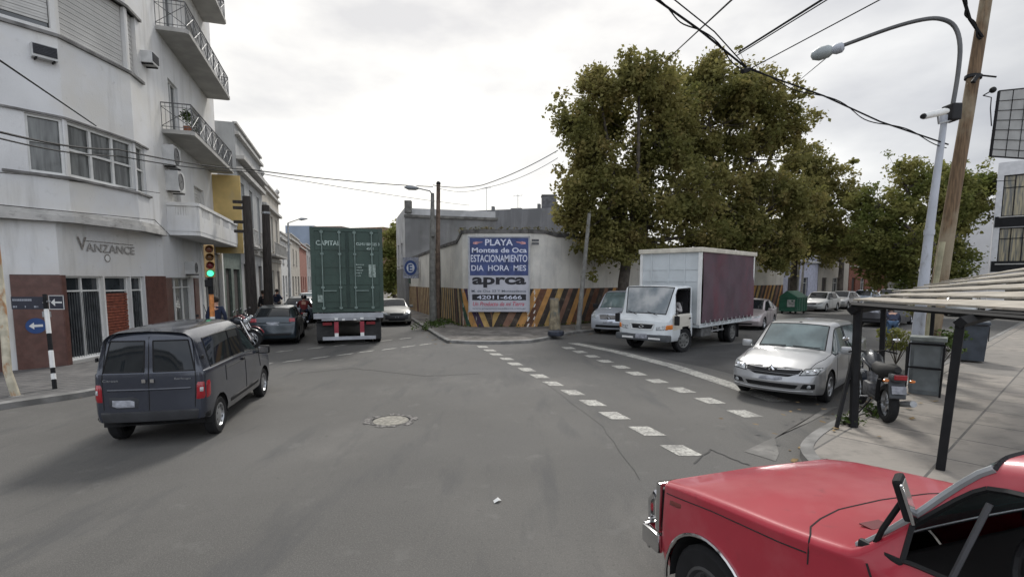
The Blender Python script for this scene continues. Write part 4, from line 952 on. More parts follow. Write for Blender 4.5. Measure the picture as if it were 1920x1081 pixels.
# centre lamp post + wooden pole
cp_ = empty('lamp_post', (-4.14, 26.8, .1), 0, 'grey concrete lamp post at the kerb in front of the narrow gate', 'lamp post')
q_ = MB(); tp = rel(D(811, 362, 26.8), cp_); q_.tube([Vector((0, 0, 0)), Vector((0, 0, 3.2)), tp], [.20, .16, .09], 12); q_.build('post', concrete_p, cp_, smooth=True)
q_ = MB(); q_.tube([tp - Z * .1, rel(D(806, 358, 26.7), cp_), rel(D(784, 353, 26.3), cp_)], .035, 6); q_.build('arm', metal_g, cp_)
q_ = MB(); l0 = rel(D(785, 353, 26.3), cp_); l1 = rel(D(758, 351, 26.0), cp_); q_.tube([l0, l0.lerp(l1, .2), l0.lerp(l1, .7), l1], [.05, .11, .12, .03], 10); q_.build('lamp_head', mat('lamp_grey2', (.2, .21, .22), .4), cp_, smooth=True)
q_ = MB(); q_.rbox(rel(D(813, 437, 26.6), cp_), (.22, .2, .34), .02); q_.build('junction_box', concrete_p, cp_)
w2 = empty('utility_pole', (-3.98, 27.2, .1), 0, 'slim brown utility pole touching the concrete lamp post', 'pole')
q_ = MB(); q_.tube([Vector((0, 0, 0)), rel(D(822, 342, 27.2), w2)], [.14, .10], 10); q_.build('post', mat('pole_wood_grey', (.14, .10, .075), .9, var=.3, scale=4), w2, smooth=True)
q_ = MB(); q_.ball(rel(D(822, 344, 27.2), w2), .12); q_.build('cap', trimb, w2)
# pole under the tree, in front of the wall
w3 = empty('utility_pole', G(1084, 622), 0, 'thin grey pole standing before the striped wall right of the billboard', 'pole')
q_ = MB(); q_.tube([Vector((0, 0, .1)), rel(D(1105, 400, 24.0), w3)], [.12, .08], 10); q_.build('post', concrete_p, w3, smooth=True); q_ = MB(); q_.tube([Vector((0, 0, .1)), Vector((0, 0, .3))], .16, 10); q_.build('foot', concrete_p, w3)
# left dark poles
for (bx, by, t_, lab) in ((-11.45, 22.6, D(462, 368, 22.6), 'nearer dark timber pole on the left pavement, with crossarms'), (-11.85, 24.9, D(498, 385, 24.9), 'second dark timber pole just behind the one with crossarms')):
    e = empty('utility_pole', (bx, by, .1), 0, lab, 'pole'); tt = rel(t_, e)
    q_ = MB(); q_.tube([Vector((0, 0, 0)), tt], [.23, .17], 10); q_.build('post', wood_d, e, smooth=True)
    if by < 23:
        q_ = MB(); d_ = Vector((.95, .3, 0))
        for dz in (.25, .5, 1.1, 1.5): q_.box(tt + Vector((-.25, -.08, -dz)), (.55, .16, .12), rz=R(20))
        q_.build('crossarm', wood_d, e)
    else:
        q_ = MB(); q_.tube([tt - Z * .4, tt - Z * .3], .2, 10); q_.build('band', metal_g, e)
fl = empty('lamp_post', (-19.3, 44.5, .1), 0, 'thin lamp post with its lamp over the left street behind the old houses', 'lamp post')
q_ = MB(); tt = rel(D(540, 418, 44.5), fl); q_.tube([Vector((0, 0, 0)), tt], [.12, .07], 8); q_.build('post', metal_g, fl); q_ = MB(); l1 = rel(D(560, 411, 44.0), fl); q_.tube([tt, l1], .035, 6); q_.build('arm', metal_g, fl)
q_ = MB(); l2 = rel(D(576, 410, 43.8), fl); q_.tube([l1, l1.lerp(l2, .3), l2], [.05, .13, .05], 8); q_.build('lamp_head', grey_pole, fl)
for px_, py_, Y_ in ((1492, 595, 40.2), (1500, 595, 41)):
    b0 = D(px_, 585, Y_); e = empty('slim_pole', (b0.x, b0.y, .1), 0, 'left of the two slim pale poles behind the dumpster' if px_ == 1492 else 'right of the two slim pale poles behind the dumpster', 'pole', 'slim pale poles'); q_ = MB(); q_.tube([Vector((0, 0, 0)), rel(D(px_ + 8, 475, Y_), e)], [.10, .07], 8); q_.build('post', mat('pale_pole', (.42, .41, .38), .7), e); q_ = MB(); q_.tube([Vector((0, 0, 0)), Vector((0, 0, .9))], .13, 8); q_.build('base_sleeve', mat('orange_sleeve', (.40, .16, .06), .8), e)

def wire(pts, r, label, name='cable', sag=0.0, m=None, twist=0):
    P = [Vector(p) for p in pts]; out = []
    for i in range(len(P) - 1):
        for k in range(12):
            t = k / 12; v = P[i].lerp(P[i + 1], t); v.z -= sag * 4 * t * (1 - t); out.append(v)
    out.append(P[-1]); q = MB(); q.tube(out, r, 5)
    if twist:
        q.tube([v + Vector((.05 * math.sin(i * .5), 0, .05 * math.cos(i * .45) - .03)) for i, v in enumerate(out)], r * .7, 4)
    o = q.build(name, m or black_m, smooth=True); return tag(o, label, 'cable', 'overhead cables')
wire([D(1215, -12, 9.0), D(1310, 55, 9.8), D(1400, 128, 10.6)], .021, 'thick bundled cable crossing the sky from the top edge to the splice', twist=1)
wire([D(1400, 128, 10.6), D(1545, 180, 11.2), D(1650, 228, 11.6), D(1778, 271, 11.9)], .017, 'bundled cable running from the splice above the tree down to the lamp post', twist=1)
wire([D(1250, -12, 9.1), D(1340, 60, 9.8), D(1400, 126, 10.5)], .012, 'thin cable beside the thick bundle above the tree')
wire([D(1385, -12, 10), D(1240, 122, 26)], .02, 'cable slanting from the top edge into the big plane tree')
wire([D(1560, -12, 8), D(1385, 98, 10.4)], .018, 'cable of the pair slanting down to the bundle, the thicker one')
wire([D(1570, -12, 8.05), D(1382, 104, 10.45)], .010, 'thinner cable of the slanting pair')
wire([D(1672, -12, 8), D(1405, 130, 10.6)], .010, 'single thin cable from the top edge to the splice, left of the lamp head')
wire([D(1405, 130, 10.6), D(1392, 134, 10.5)], .05, 'short thick splice sleeve on the bundled cable')
wire([D(1548, 110, 13.6), D(1490, 158, 28)], .012, 'short thin cable behind the lamp head going down to the tree')
wire([D(1804, -12, 12.2), D(1818, 35, 12.5), D(1842, 70, 12.6)], .035, 'thick black cable dropping from the top edge to the wooden pole', twist=1)
wire([D(-30, 240, 9), D(220, 280, 15), D(470, 318, 22.4), D(812, 350, 26.8)], .022, 'thick cable from the left edge past the bay window to the middle lamp post', sag=.1)
wire([D(-30, 252, 9), D(220, 292, 15), D(470, 322, 22.4), D(880, 385, 42)], .016, 'cable just under the thick one, running on to the grey roof', sag=.1)
wire([D(-20, 100, 8), D(180, 236, 13.9)], .016, 'cable slanting down left of the bay window to its top frame')
wire([D(-20, 322, 10), D(60, 328, 12.8), D(300, 362, 17.2)], .010, 'thin cable stapled under the bay window')
wire([D(-20, 382, 10), D(290, 412, 17.3), D(318, 440, 17.9)], .010, 'thin cable lying over the ground floor ledge')
wire([D(812, 347, 26.8), D(905, 347, 26.5), D(1046, 282, 25)], .020, 'cable from the middle lamp post up to the plane tree', sag=.12)
wire([D(820, 352, 27), D(910, 352, 26.8), D(1046, 296, 25)], .012, 'thinner cable just under the one going up to the plane tree', sag=.2)
wire([D(1860, 340, 30), D(1905, 338, 29)], .02, 'short cable left of the glazed building')

# fallen leaves in the gutters
lf = MB(); rl_ = random.Random(77)
def scat(p, q, n, w, z=.012):
    for _ in range(n):
        t = rl_.random(); u = rl_.gauss(0, w); x = p[0] + (q[0] - p[0]) * t + u; y = p[1] + (q[1] - p[1]) * t + rl_.gauss(0, w)
        s_ = rl_.uniform(.03, .075); a = rl_.uniform(0, 6.3); c = Vector((x, y, z)); X = Vector((math.cos(a), math.sin(a), rl_.uniform(-.15, .15))) * s_; Y_ = Vector((-math.sin(a), math.cos(a), rl_.uniform(-.1, .2))) * s_ * .6
        lf.add([c - X, c + Y_, c + X, c - Y_], [(0, 1, 2, 3)])
scat((3.5, 6.4), (6.7, 9.5), 30, .12); scat((6.7, 9.5), (16, 17.5), 160, .16); scat((4.2, 7.6), (9, 11), 60, .5, .14); scat((-2.4, 19.2), (2.6, 22.2), 120, .25); scat((-9.0, 10.0), (-8.5, 13.5), 50, .12); scat((-2.75, 20.1), (-5.6, 29), 90, .16); scat((3, 24), (9, 29), 160, .5, .14); scat((3, 22.3), (12, 30), 120, .25)
o = lf.build('fallen_leaves', mat('dead_leaf', (.12, .075, .03), .9, c2=(.26, .18, .08), scale=3), fixn=False); tag(o, kind='stuff', label='dry fallen leaves scattered along the kerbs', cat='leaves')
# ================================================================== VEHICLES
def paint(name, c, metal=.35, rough=.32, dirt=.25):
    m = mat(name, c, rough, metal=metal, var=.04, scale=2, coat=.7, spec=.5)
    overlay(m, tuple(v * .55 + .05 for v in c), 2.2, .52, .75, (1, 1, 1), dirt)
    return m
def body_grid(st, front, rear, k=4, ten=.36):
    """st: stations front to rear: dict x zb zbelt zt hw hwt cab; returns refined half grid, station index map, spans"""
    def rows(s):
        zb, zl, zt, hw, ht = s['zb'], s['zl'], s['zt'], s['hw'], s['ht']
        zm = s.get('zm', (zb + zl) / 2 + .03)
        L = [(hw * .80, zb), (hw * .955, zb + .015), (hw * .995, zb + .14), (hw, zm), (hw * .985, zl)]
        if s.get('cab'):
            r = s.get('rr', .10)
            L += [(hw * .955 if 'zw' not in s else hw * .93, s.get('zw', zl + .025)), (ht + .02, zt - r), (ht - r * .7, zt - r * .22), (ht * .5, zt), (0, zt + .01)]
        elif s.get('box'):
            d = zt - zl; L += [(hw * .985, zl + .45 * d), (hw * .945, zl + .78 * d), (hw * .70, zl + .88 * d), (hw * .38, zl + .97 * d), (0, zt)]
        else:
            d = zt - zl; L += [(hw * .955, zl + .22 * d), (hw * .88, zl + .5 * d), (hw * .74, zl + .78 * d), (hw * .4, zt - .05 * d), (0, zt)]
        return L
    cols = []; names = {}
    def cap(c, s, sg, tagc):
        fs = c['f']; out = []
        for i, f in enumerate(fs):
            L = rows(s); n = c.get('nose', [0] * 10)
            out.append([Vector((s['x'] + sg * (c.get('bulge', .06) * (1 - f * f) + n[j]), y * f, z)) for j, (y, z) in enumerate(L)])
        return out
    fc = cap(front, st[0], 1, 'f'); rc = cap(rear, st[-1], -1, 'r')[::-1]
    allc = fc + [[Vector((s['x'] + (s.get('dx', [0] * 10)[j]), y, z)) for j, (y, z) in enumerate(rows(s))] for s in st] + rc
    nf = len(fc)
    names = {f'f{i}': i for i in range(nf)}
    for i, s in enumerate(st): names[s.get('n', f's{i}')] = nf + i
    for i in range(len(rc)): names[f'r{len(rc) - 1 - i}'] = nf + len(st) + i
    def cr(p0, p1, p2, p3, t):
        m1 = (p2 - p0) * ten * .5 * 1.4; m2 = (p3 - p1) * ten * .5 * 1.4
        l = (p2 - p1).length
        if m1.length > l: m1 = m1.normalized() * l
        if m2.length > l: m2 = m2.normalized() * l
        t2, t3 = t * t, t * t * t
        return p1 * (2 * t3 - 3 * t2 + 1) + m1 * (t3 - 2 * t2 + t) + p2 * (-2 * t3 + 3 * t2) + m2 * (t3 - t2)
    def refine(G_, kk):
        n = len(G_); out = []
        for i in range(n - 1):
            a, b_, c, d = G_[max(i - 1, 0)], G_[i], G_[i + 1], G_[min(i + 2, n - 1)]
            for q in range(kk): out.append([cr(a[j], b_[j], c[j], d[j], q / kk) for j in range(len(b_))])
        out.append(list(G_[-1])); return out
    g1 = refine(allc, k); tr = [list(r) for r in zip(*g1)]; g2 = refine(tr, k); fine = [list(r) for r in zip(*g2)]
    return fine, names, k
def car(name, loc, heading, label, cat, spec, group=None):
    """heading: world direction vector the car faces; local +x is forward, +y its left"""
    e = empty(name, loc, math.atan2(heading[1], heading[0]), label, cat, group)
    fine, nm, k = body_grid(spec['st'], spec['front'], spec['rear'], spec.get('k', 4))
    NI, NJ = len(fine), len(fine[0])
    reg = {}
    for part, (a, b_, j0, j1) in spec['glass'].items():
        for i in range(nm[a] * k, nm[b_] * k):
            for j in range(int(round(j0 * k)), int(round(j1 * k))): reg[(i, j)] = part
    wheels = spec['wheels']; RA = spec.get('arch', spec['wr'] + .05)
    pts = [[v.copy() for v in r] for r in fine]
    dele = set()
    for i in range(NI - 1):
        for j in range(0, min(5 * k, NJ - 1)):
            c = (pts[i][j] + pts[i + 1][j] + pts[i][j + 1] + pts[i + 1][j + 1]) / 4
            for xw in wheels:
                if (c.x - xw) ** 2 + (c.z - spec['wr']) ** 2 < RA ** 2 and c.y > spec['hw'] * .6: dele.add((i, j))
    # snap the arch edge
    for xw in wheels:
        vs = set()
        for (i, j) in dele:
            if abs(pts[i][j].x - xw) > 1: continue
            for a, b_ in ((i, j), (i + 1, j), (i, j + 1), (i + 1, j + 1)): vs.add((a, b_))
        for (a, b_) in vs:
            nb = [(a - 1, b_ - 1), (a, b_ - 1), (a - 1, b_), (a, b_)]
            if any(q not in dele for q in nb if 0 <= q[0] < NI - 1 and 0 <= q[1] < NJ - 1):
                p = pts[a][b_]
                if p.z > spec['st'][2]['zb'] + .03:
                    dx, dz = p.x - xw, p.z - spec['wr']; l = math.hypot(dx, dz)
                    if l > 1e-4: p.x = xw + dx / l * RA; p.z = spec['wr'] + dz / l * RA
    def mesh_of(cells, sides=(1, -1)):
        q = MB(); idx = {}
        def vid(i, j, s):
            kk = (i, j, s if pts[i][j].y > 1e-4 else 1)
            if kk not in idx: p = pts[i][j]; idx[kk] = len(q.v); q.v.append((p.x, p.y * s if p.y > 1e-4 else 0.0, p.z))
            return idx[kk]
        for (i, j) in cells:
            for s in sides:
                f = [vid(i, j, s), vid(i, j + 1, s), vid(i + 1, j + 1, s), vid(i + 1, j, s)]
                g_ = []
                for v in f:
                    if v not in g_: g_.append(v)
                if len(g_) > 2: q.f.append(tuple(g_ if s == 1 else g_[::-1])); q.m.append(0)
        return q
    cells = [(i, j) for i in range(NI - 1) for j in range(NJ - 1) if (i, j) not in dele]
    bodyq = mesh_of([c for c in cells if c not in reg]); body = bodyq.build('body', spec['paint'], e, smooth=40)
    bvh_all = BVHTree.FromPolygons([Vector(v) for v in mesh_of(cells).v], mesh_of(cells).f)
    for part in dict.fromkeys(reg.values()):
        gp = part.split('.')[0]; cs = [c for c in cells if reg.get(c) == part]; S = set(cs)
        tw = gp == 'side_window' or (gp == 'rear_window' and part in spec.get('split', ()))
        for sides in (((1,), (-1,)) if tw else ((1, -1),)):
            pane = None
            if gp not in spec.get('open', ()): pane = mesh_of(cs, sides).build(gp, spec.get('gm', carglass), e, smooth=40)
            q = MB()        # rubber seal round the glass
            for (i, j) in cs:
                for (di, dj, a, b_) in ((-1, 0, (i, j), (i, j + 1)), (1, 0, (i + 1, j), (i + 1, j + 1)), (0, -1, (i, j), (i + 1, j)), (0, 1, (i, j + 1), (i + 1, j + 1))):
                    if (i + di, j + dj) not in S and j + dj < NJ - 1 and not (i + di < 0 or i + di >= NI - 1):
                        for s in sides:
                            A, B = pts[a[0]][a[1]], pts[b_[0]][b_[1]]
                            if (A - B).length > 1e-4: q.tube([(A.x, A.y * s, A.z), (B.x, B.y * s, B.z)], spec.get('sealr', .011), 4, cap=False)
            if q.f: q.build('window_seal', trimb, pane or e)
    # wheel wells and floor
    q = MB()
    for xw in wheels:
        for s in (1, -1):
            q.lathe([(RA + .0, s * (spec['hw'] * .97)), (RA + .02, s * (spec['hw'] - .3)), (0.0, s * (spec['hw'] - .3))], (xw, 0, spec['wr']), 'Y', 20, R(-5), R(185))
    zb = spec['st'][2]['zb']; x0, x1 = spec['st'][0]['x'], spec['st'][-1]['x']
    # lathe with axis Y maps (r cos, axis, r sin)
    xs = [x0 - .08, wheels[0] + RA, wheels[0] - RA, wheels[1] + RA, wheels[1] - RA, x1 + .08]
    for a, b_ in ((xs[0], xs[1]), (xs[2], xs[3]), (xs[4], xs[5])):
        if a - b_ > .05: q.box(((a + b_) / 2, 0, zb + .06), (a - b_, spec['hw'] * 1.7, .09))
    q.box(((xs[0] + xs[5]) / 2, 0, zb + .07), (xs[0] - xs[5], spec['hw'] * 1.2, .08))
    q.build('underbody', dark_m, e)
    for xw in wheels:
        for s in (1, -1): wheel(e, (xw, s * (spec['hw'] - .10), spec['wr']), spec['wr'], spec.get('ww', .19), s, spec.get('rimk', 'spoke'), steer=spec.get('steer', 0) if xw > 0 else 0, rimmat=spec.get('rimm'))
    return e, bvh_all, pts
def wheel(par, c, r, w, side, kind='spoke', steer=0, rimmat=None):
    q = MB(); rr = r * .64
    prof = [(rr, -w / 2 + .01), (r - .03, -w / 2), (r, -w / 2 + .03), (r, w / 2 - .03), (r - .03, w / 2), (rr, w / 2 - .01), (rr, -w / 2 + .01)]
    q.lathe(prof, (0, 0, 0), 'Y', 28); t = q.build('wheel', rubber, par, smooth=30); t.location = c; t.rotation_euler = (0, 0, steer)
    g = MB(); o = side * w / 2
    g.lathe([(rr + .004, o - side * .012), (rr - .02, o - side * .005), (rr - .035, o - side * .035), (rr * .45, o - side * (.05 if kind != 'steel' else .02)), (rr * .25, o - side * .01), (0, o - side * .005)], (0, 0, 0), 'Y', 26)
    rm = g.build('rim', rimmat or rim_m, t, smooth=35)
    if kind != 'plain':
        h = MB(); n = 5 if kind == 'spoke' else 8
        for i in range(n):
            a = 2 * math.pi * (i + .5) / n; rad = rr * (.66 if kind == 'spoke' else .70)
            h.lathe([(0, o - side * .028 * (1 if kind == 'spoke' else .6)), (rr * (.17 if kind == 'spoke' else .11), o - side * .028 * (1 if kind == 'spoke' else .6))], (rad * math.cos(a), side * .004, rad * math.sin(a)), 'Y', 10)
        h.build('rim_opening', dark_m, t)
    return t
def patch(par, name, bvh, axis, q4, m, off=.012, n=8, sgn=1, mm=None, depth=None):
    """small panel following the body skin. axis 'x': q4 corners are (y,z), looked at along -x*sgn; 'y': (x,z)"""
    P = []; mb = MB()
    for a in range(n + 1):
        for b_ in range(n + 1):
            u, v = a / n, b_ / n
            A = Vector(q4[0]).lerp(Vector(q4[1]), u); B = Vector(q4[3]).lerp(Vector(q4[2]), u); c = A.lerp(B, v)
            if axis == 'x': o = Vector((6 * sgn, c[0], c[1])); d = Vector((-sgn, 0, 0))
            elif axis == 'y': o = Vector((c[0], 6 * sgn, c[1])); d = Vector((0, -sgn, 0))
            else: o = Vector((c[0], c[1], 6)); d = Vector((0, 0, -1))
            h = bvh.ray_cast(o, d)
            if h[0] is None: P.append(None); continue
            edge = a in (0, n) or b_ in (0, n)
            P.append(h[0] - d * (off if not edge else -.004))
    for i, p in enumerate(P): mb.v.append(tuple(p) if p is not None else (0, 0, 0))
    for a in range(n):
        for b_ in range(n):
            ids = (a * (n + 1) + b_, (a + 1) * (n + 1) + b_, (a + 1) * (n + 1) + b_ + 1, a * (n + 1) + b_ + 1)
            if all(P[i] is not None for i in ids):
                if max((P[ids[0]] - P[ids[2]]).length, (P[ids[1]] - P[ids[3]]).length) < .9: mb.f.append(ids); mb.m.append(0)
    if not mb.f: return None
    return mb.build(name, m, par, smooth=50)
def seams(par, bvh, lines, r=.005, m=None, name='panel_gap', lift=0.0):
    for axis, sgn, pl in lines:
        out = []
        for i in range(len(pl) - 1):
            for k in range(8): out.append(Vector(pl[i]).lerp(Vector(pl[i + 1]), k / 8))
        out.append(Vector(pl[-1])); H = []
        for c in out:
            if axis == 'x': h = bvh.ray_cast(Vector((6 * sgn, c[0], c[1])), Vector((-sgn, 0, 0)))
            elif axis == 'y': h = bvh.ray_cast(Vector((c[0], 6 * sgn, c[1])), Vector((0, -sgn, 0)))
            else: h = bvh.ray_cast(Vector((c[0], c[1], 6)), Vector((0, 0, -1)))
            if h[0] is not None:
                n_ = Vector((sgn, 0, 0)) if axis == 'x' else Vector((0, sgn, 0)) if axis == 'y' else Vector((0, 0, 1)); H.append(h[0] + n_ * lift)
        if len(H) > 1: q = MB(); q.tube(H, r, 4, cap=False); q.build(name, m or trimb, par)
def mirror_pair(par, x, y, z, m, s=1.0):
    for sg in (1, -1):
        q = MB(); q.rbox((x, sg * (y + .10 * s), z), (.09 * s, .19 * s, .14 * s), .03 * s); q.box((x + .01, sg * (y + .0), z - .05 * s), (.05, .06 * s, .03)); o = q.build('wing_mirror', m, par, smooth=40)
        q = MB(); q.box((x - .047 * s, sg * (y + .10 * s), z), (.004, .15 * s, .10 * s)); q.build('mirror_glass', chrome, o)

S = lambda x, zb, zl, zt, hw, ht=0, cab=False, n=None, **k: dict(x=x, zb=zb, zl=zl, zt=zt, hw=hw, ht=ht, cab=cab, **({'n': n} if n else {}), **k)
def sedan_spec(pm, L=4.35, W=1.72, H=1.50, hatch=False, gm=None, k=4, wr=.31):
    hw = W / 2; f = L / 2; 
    st = [S(f - .16, .22, .62, .70, hw * .90, n='a'), S(f - .45, .19, .72, .83, hw * .985, n='b'), S(f - .9, .18, .80, .94, hw, n='c'),
          S(f - 1.18, .18, .865, .99, hw, n='cowl'), S(f - 1.72, .18, .90, H - .06, hw, hw * .74, True, n='head', rr=.09), S(f - 2.18, .18, .92, H, hw, hw * .76, True, n='b1'), S(f - 2.26, .18, .92, H, hw, hw * .76, True, n='b2')]
    if hatch: st += [S(-f + .95, .19, .95, H - .03, hw, hw * .74, True, n='cp'), S(-f + .62, .19, .97, H - .08, hw, hw * .72, True, n='rh', rr=.12), S(-f + .16, .24, .98, 1.06, hw * .96, n='deck'), S(-f + .08, .26, .80, .84, hw * .93, n='z')]
    else: st += [S(-f + 1.35, .19, .94, H - .03, hw, hw * .74, True, n='cp'), S(-f + 1.12, .19, .95, H - .10, hw, hw * .70, True, n='rh', rr=.12), S(-f + .62, .20, .96, 1.05, hw * .99, n='deck'), S(-f + .12, .26, .92, 1.0, hw * .93, n='z')]
    nose = [-.05, .0, .03, .05, -.01, -.03, -.04, -.05, -.06, -.06]
    return dict(st=st, front=dict(f=[0, .5, .86], bulge=.16, nose=nose), rear=dict(f=[0, .5, .88], bulge=.08, nose=[-.03, .02, .05, .03, 0, -.01, -.02, -.03, -.03, -.03]),
                glass={'windscreen': ('cowl', 'head', 7, 9), 'side_window.1': ('cowl', 'b1', 5, 6), 'side_window.2': ('b2', 'cp', 5, 6), 'rear_window': ('rh', 'deck', 7, 9)},
                wheels=(f - .82, -f + .86), wr=wr, hw=hw, paint=pm, gm=gm or carglass, k=k, arch=wr + .045)
def front_kit(e, bvh, L, W, zg=.60, style='plain', pm=None, seamsq=True):
    hw = W / 2
    patch(e, 'headlight', bvh, 'x', [(hw * .52, zg - .02), (hw * .90, zg + .04), (hw * .93, zg + .15), (hw * .60, zg + .09)], lamp_w, .014)
    patch(e, 'headlight', bvh, 'x', [(-hw * .52, zg - .02), (-hw * .90, zg + .04), (-hw * .93, zg + .15), (-hw * .60, zg + .09)], lamp_w, .014)
    patch(e, 'grille', bvh, 'x', [(-hw * .46, zg - .03), (hw * .46, zg - .03), (hw * .50, zg + .08), (-hw * .50, zg + .08)], trimb, .010)
    patch(e, 'lower_grille', bvh, 'x', [(-hw * .55, .27), (hw * .55, .27), (hw * .60, .36), (-hw * .60, .36)], trimb, .010)
    patch(e, 'number_plate', bvh, 'x', [(-.22, .42), (.22, .42), (.22, .51), (-.22, .51)], plate_m, .02, 3)
def rear_kit(e, bvh, L, W, z=.86, tall=False):
    hw = W / 2
    for s in (1, -1):
        patch(e, 'tail_light', bvh, 'x', [(s * hw * .66, z - (.0 if not tall else .0)), (s * hw * .95, z), (s * hw * .95, z + .14), (s * hw * .66, z + .14)], lamp_r, .014, sgn=-1)
    patch(e, 'number_plate', bvh, 'x', [(-.22, z - .12), (.22, z - .12), (.22, z - .0), (-.22, z - .0)], plate_m, .02, 3, sgn=-1)
    patch(e, 'bumper_strip', bvh, 'x', [(-hw * .93, .38), (hw * .93, .38), (hw * .93, .46), (-hw * .93, .46)], trimb, .012, 8, sgn=-1)
def side_seams(e, bvh, xs, z0, z1, r=.005):
    L_ = []
    for s in (1, -1):
        for x in xs: L_.append(('y', s, [(x, z0), (x, z1)]))
    seams(e, bvh, L_, r)
def vec(a, b_): return Vector((b_[0] - a[0], b_[1] - a[1], 0)).normalized()

# ---- dark grey panel van (rear view, left foreground)
van_p = paint('van_dark_paint', (.030, .035, .050), .25, .25, .25)
hvd = Vector((-math.sin(R(12)), math.cos(R(12)), 0))
rear0 = Vector((-5.16, 7.12, 0)); vo = rear0 + hvd * (.60 + 1.345)
vs_ = dict(st=[S(1.345 + .66, .30, .70, .80, .70, n='a'), S(1.345 + .40, .28, .82, .94, .76, n='b'), S(1.345 - .02, .28, .92, 1.05, .765, n='c'), S(1.345 - .28, .28, 1.0, 1.12, .765, n='cowl'),
               S(1.345 - .98, .28, 1.08, 1.66, .765, .60, True, n='head', rr=.15), S(.10, .28, 1.09, 1.73, .765, .61, True, n='b1', rr=.16), S(.02, .28, 1.09, 1.735, .765, .61, True, n='b2', rr=.16), S(-.55, .28, 1.10, 1.74, .765, .615, True, n='m1', rr=.16), S(-1.10, .29, 1.10, 1.735, .765, .61, True, n='m2', rr=.16), S(-1.62, .32, 1.10, 1.72, .765, .60, True, n='d1', rr=.16), S(-1.345 - .52, .38, 1.09, 1.69, .735, .575, True, n='z', rr=.13)],
           front=dict(f=[0, .5, .86], bulge=.14, nose=[-.05, 0, .03, .05, 0, -.02, -.03, -.04, -.05, -.05]),
           rear=dict(f=[0, .035, .09, .5, .86, .93], bulge=.045, nose=[.02, .06, .07, .05, .03, .02, -.05, -.09, -.11, -.12]),
           glass={'windscreen': ('cowl', 'head', 7, 9), 'side_window.1': ('c', 'b1', 5, 6), 'side_window.2': ('b2', 'm1', 5, 6), 'side_window.3': ('m1', 'd1', 5, 6), 'rear_window': ('r4', 'r2', 5, 6)}, split=('rear_window',),
           wheels=(1.345, -1.345), wr=.30, hw=.765, paint=van_p, k=4, arch=.36, ww=.17, rimk='steel')
van, vb, vp = car('panel_van', vo, hvd, 'dark grey panel van seen from behind, driving through the crossing at left', 'van', vs_)
for s in (1, -1):
    z0 = .68
    van.scale = (.965, .965, .98)
    patch(van, 'tail_light', vb, 'x', [(s * .615, z0), (s * .735, z0), (s * .735, z0 + .27), (s * .625, z0 + .27)], lamp_r, .016, 6, sgn=-1)
    patch(van, 'tail_light', vb, 'y', [(-1.345 - .53, z0), (-1.345 - .40, z0), (-1.345 - .38, z0 + .27), (-1.345 - .50, z0 + .27)], lamp_r, .014, 6, sgn=s)
    patch(van, 'reversing_light', vb, 'x', [(s * .66, z0 + .10), (s * .725, z0 + .10), (s * .725, z0 + .2), (s * .66, z0 + .2)], lamp_w, .024, 4, sgn=-1)
patch(van, 'number_plate', vb, 'x', [(.16, .60), (.52, .60), (.52, .73), (.16, .73)], plate_m, .018, 4, sgn=-1)
patch(van, 'plate_recess', vb, 'x', [(.09, .57), (.58, .57), (.58, .78), (.09, .78)], mat('recess', (.02, .022, .027), .5), .006, 4, sgn=-1)
patch(van, 'rear_bumper', vb, 'x', [(-.72, .39), (.72, .39), (.73, .55), (-.73, .55)], mat('bumper_plastic', (.026, .027, .030), .6, var=.15), .035, 12, sgn=-1)
for s in (1, -1):
    patch(van, 'side_moulding', vb, 'y', [(-.92, .40), (.92, .40), (.92, .47), (-.92, .47)], trimb, .016, 8, sgn=s)
    patch(van, 'side_moulding', vb, 'y', [(-1.9, .30), (-1.72, .30), (-1.74, .48), (-1.9, .48)], trimb, .02, 4, sgn=s)
seams(van, vb, [('x', -1, [(0, .56), (0, 1.62)]), ('x', -1, [(.60, .58), (.62, 1.0), (.57, 1.58)]), ('x', -1, [(-.60, .58), (-.62, 1.0), (-.57, 1.58)])] +
      [('y', s, l) for s in (1, -1) for l in ([(-1.02, .8), (-1.02, 1.05)], [(.06, .26), (.06, 1.66)], [(1.06, .70), (.98, .98)], [(-1.02, 1.0), (.03, 1.0)])], .007)
seams(van, vb, [('x', -1, [(-.55, .86), (.55, .86)])], .014, van_p, 'door_crease', .004)
q_ = MB()
for s in (1, -1):
    for y in (-.02, .05): pass
each('door_handle', chrome, van, [lambda q, s=s: q.box((-1.965, s * .055, .99), (.03, .05, .05)) for s in (1, -1)])
h_ = vb.ray_cast(Vector((-6, .42, 1.0)), Vector((1, 0, 0)))[0]
text('badge', 'Citroen', rim_m, van, Vector((h_.x - .012, .60, .985)), (0, -1, 0), (0, 0, 1), .035, .20, depth=0, world=False)
text('badge', 'Berlingo', rim_m, van, Vector((h_.x - .012, -.34, .985)), (0, -1, 0), (0, 0, 1), .035, .22, depth=0, world=False)
for s in (1, -1):
    q_ = MB(); q_.rbox((-.10, s * .775, 1.02), (.12, .03, .04), .01); q_.build('door_handle', trimb, van)
mirror_pair(van, .86, .78, 1.06, trimb, 1.15)
q_ = MB(); q_.box((.02, 0, 1.80), (.04, .04, .05)); q_.tube([(.5, .0, 1.78), (.35, .0, 1.98)], .006, 4); q_.build('roof_aerial', trimb, van)
for s in (1, -1):
    q_ = MB(); q_.rbox((-1.84, s * .70, 1.30), (.05, .03, .06), .01); q_.build('door_hinge', trimb, van)

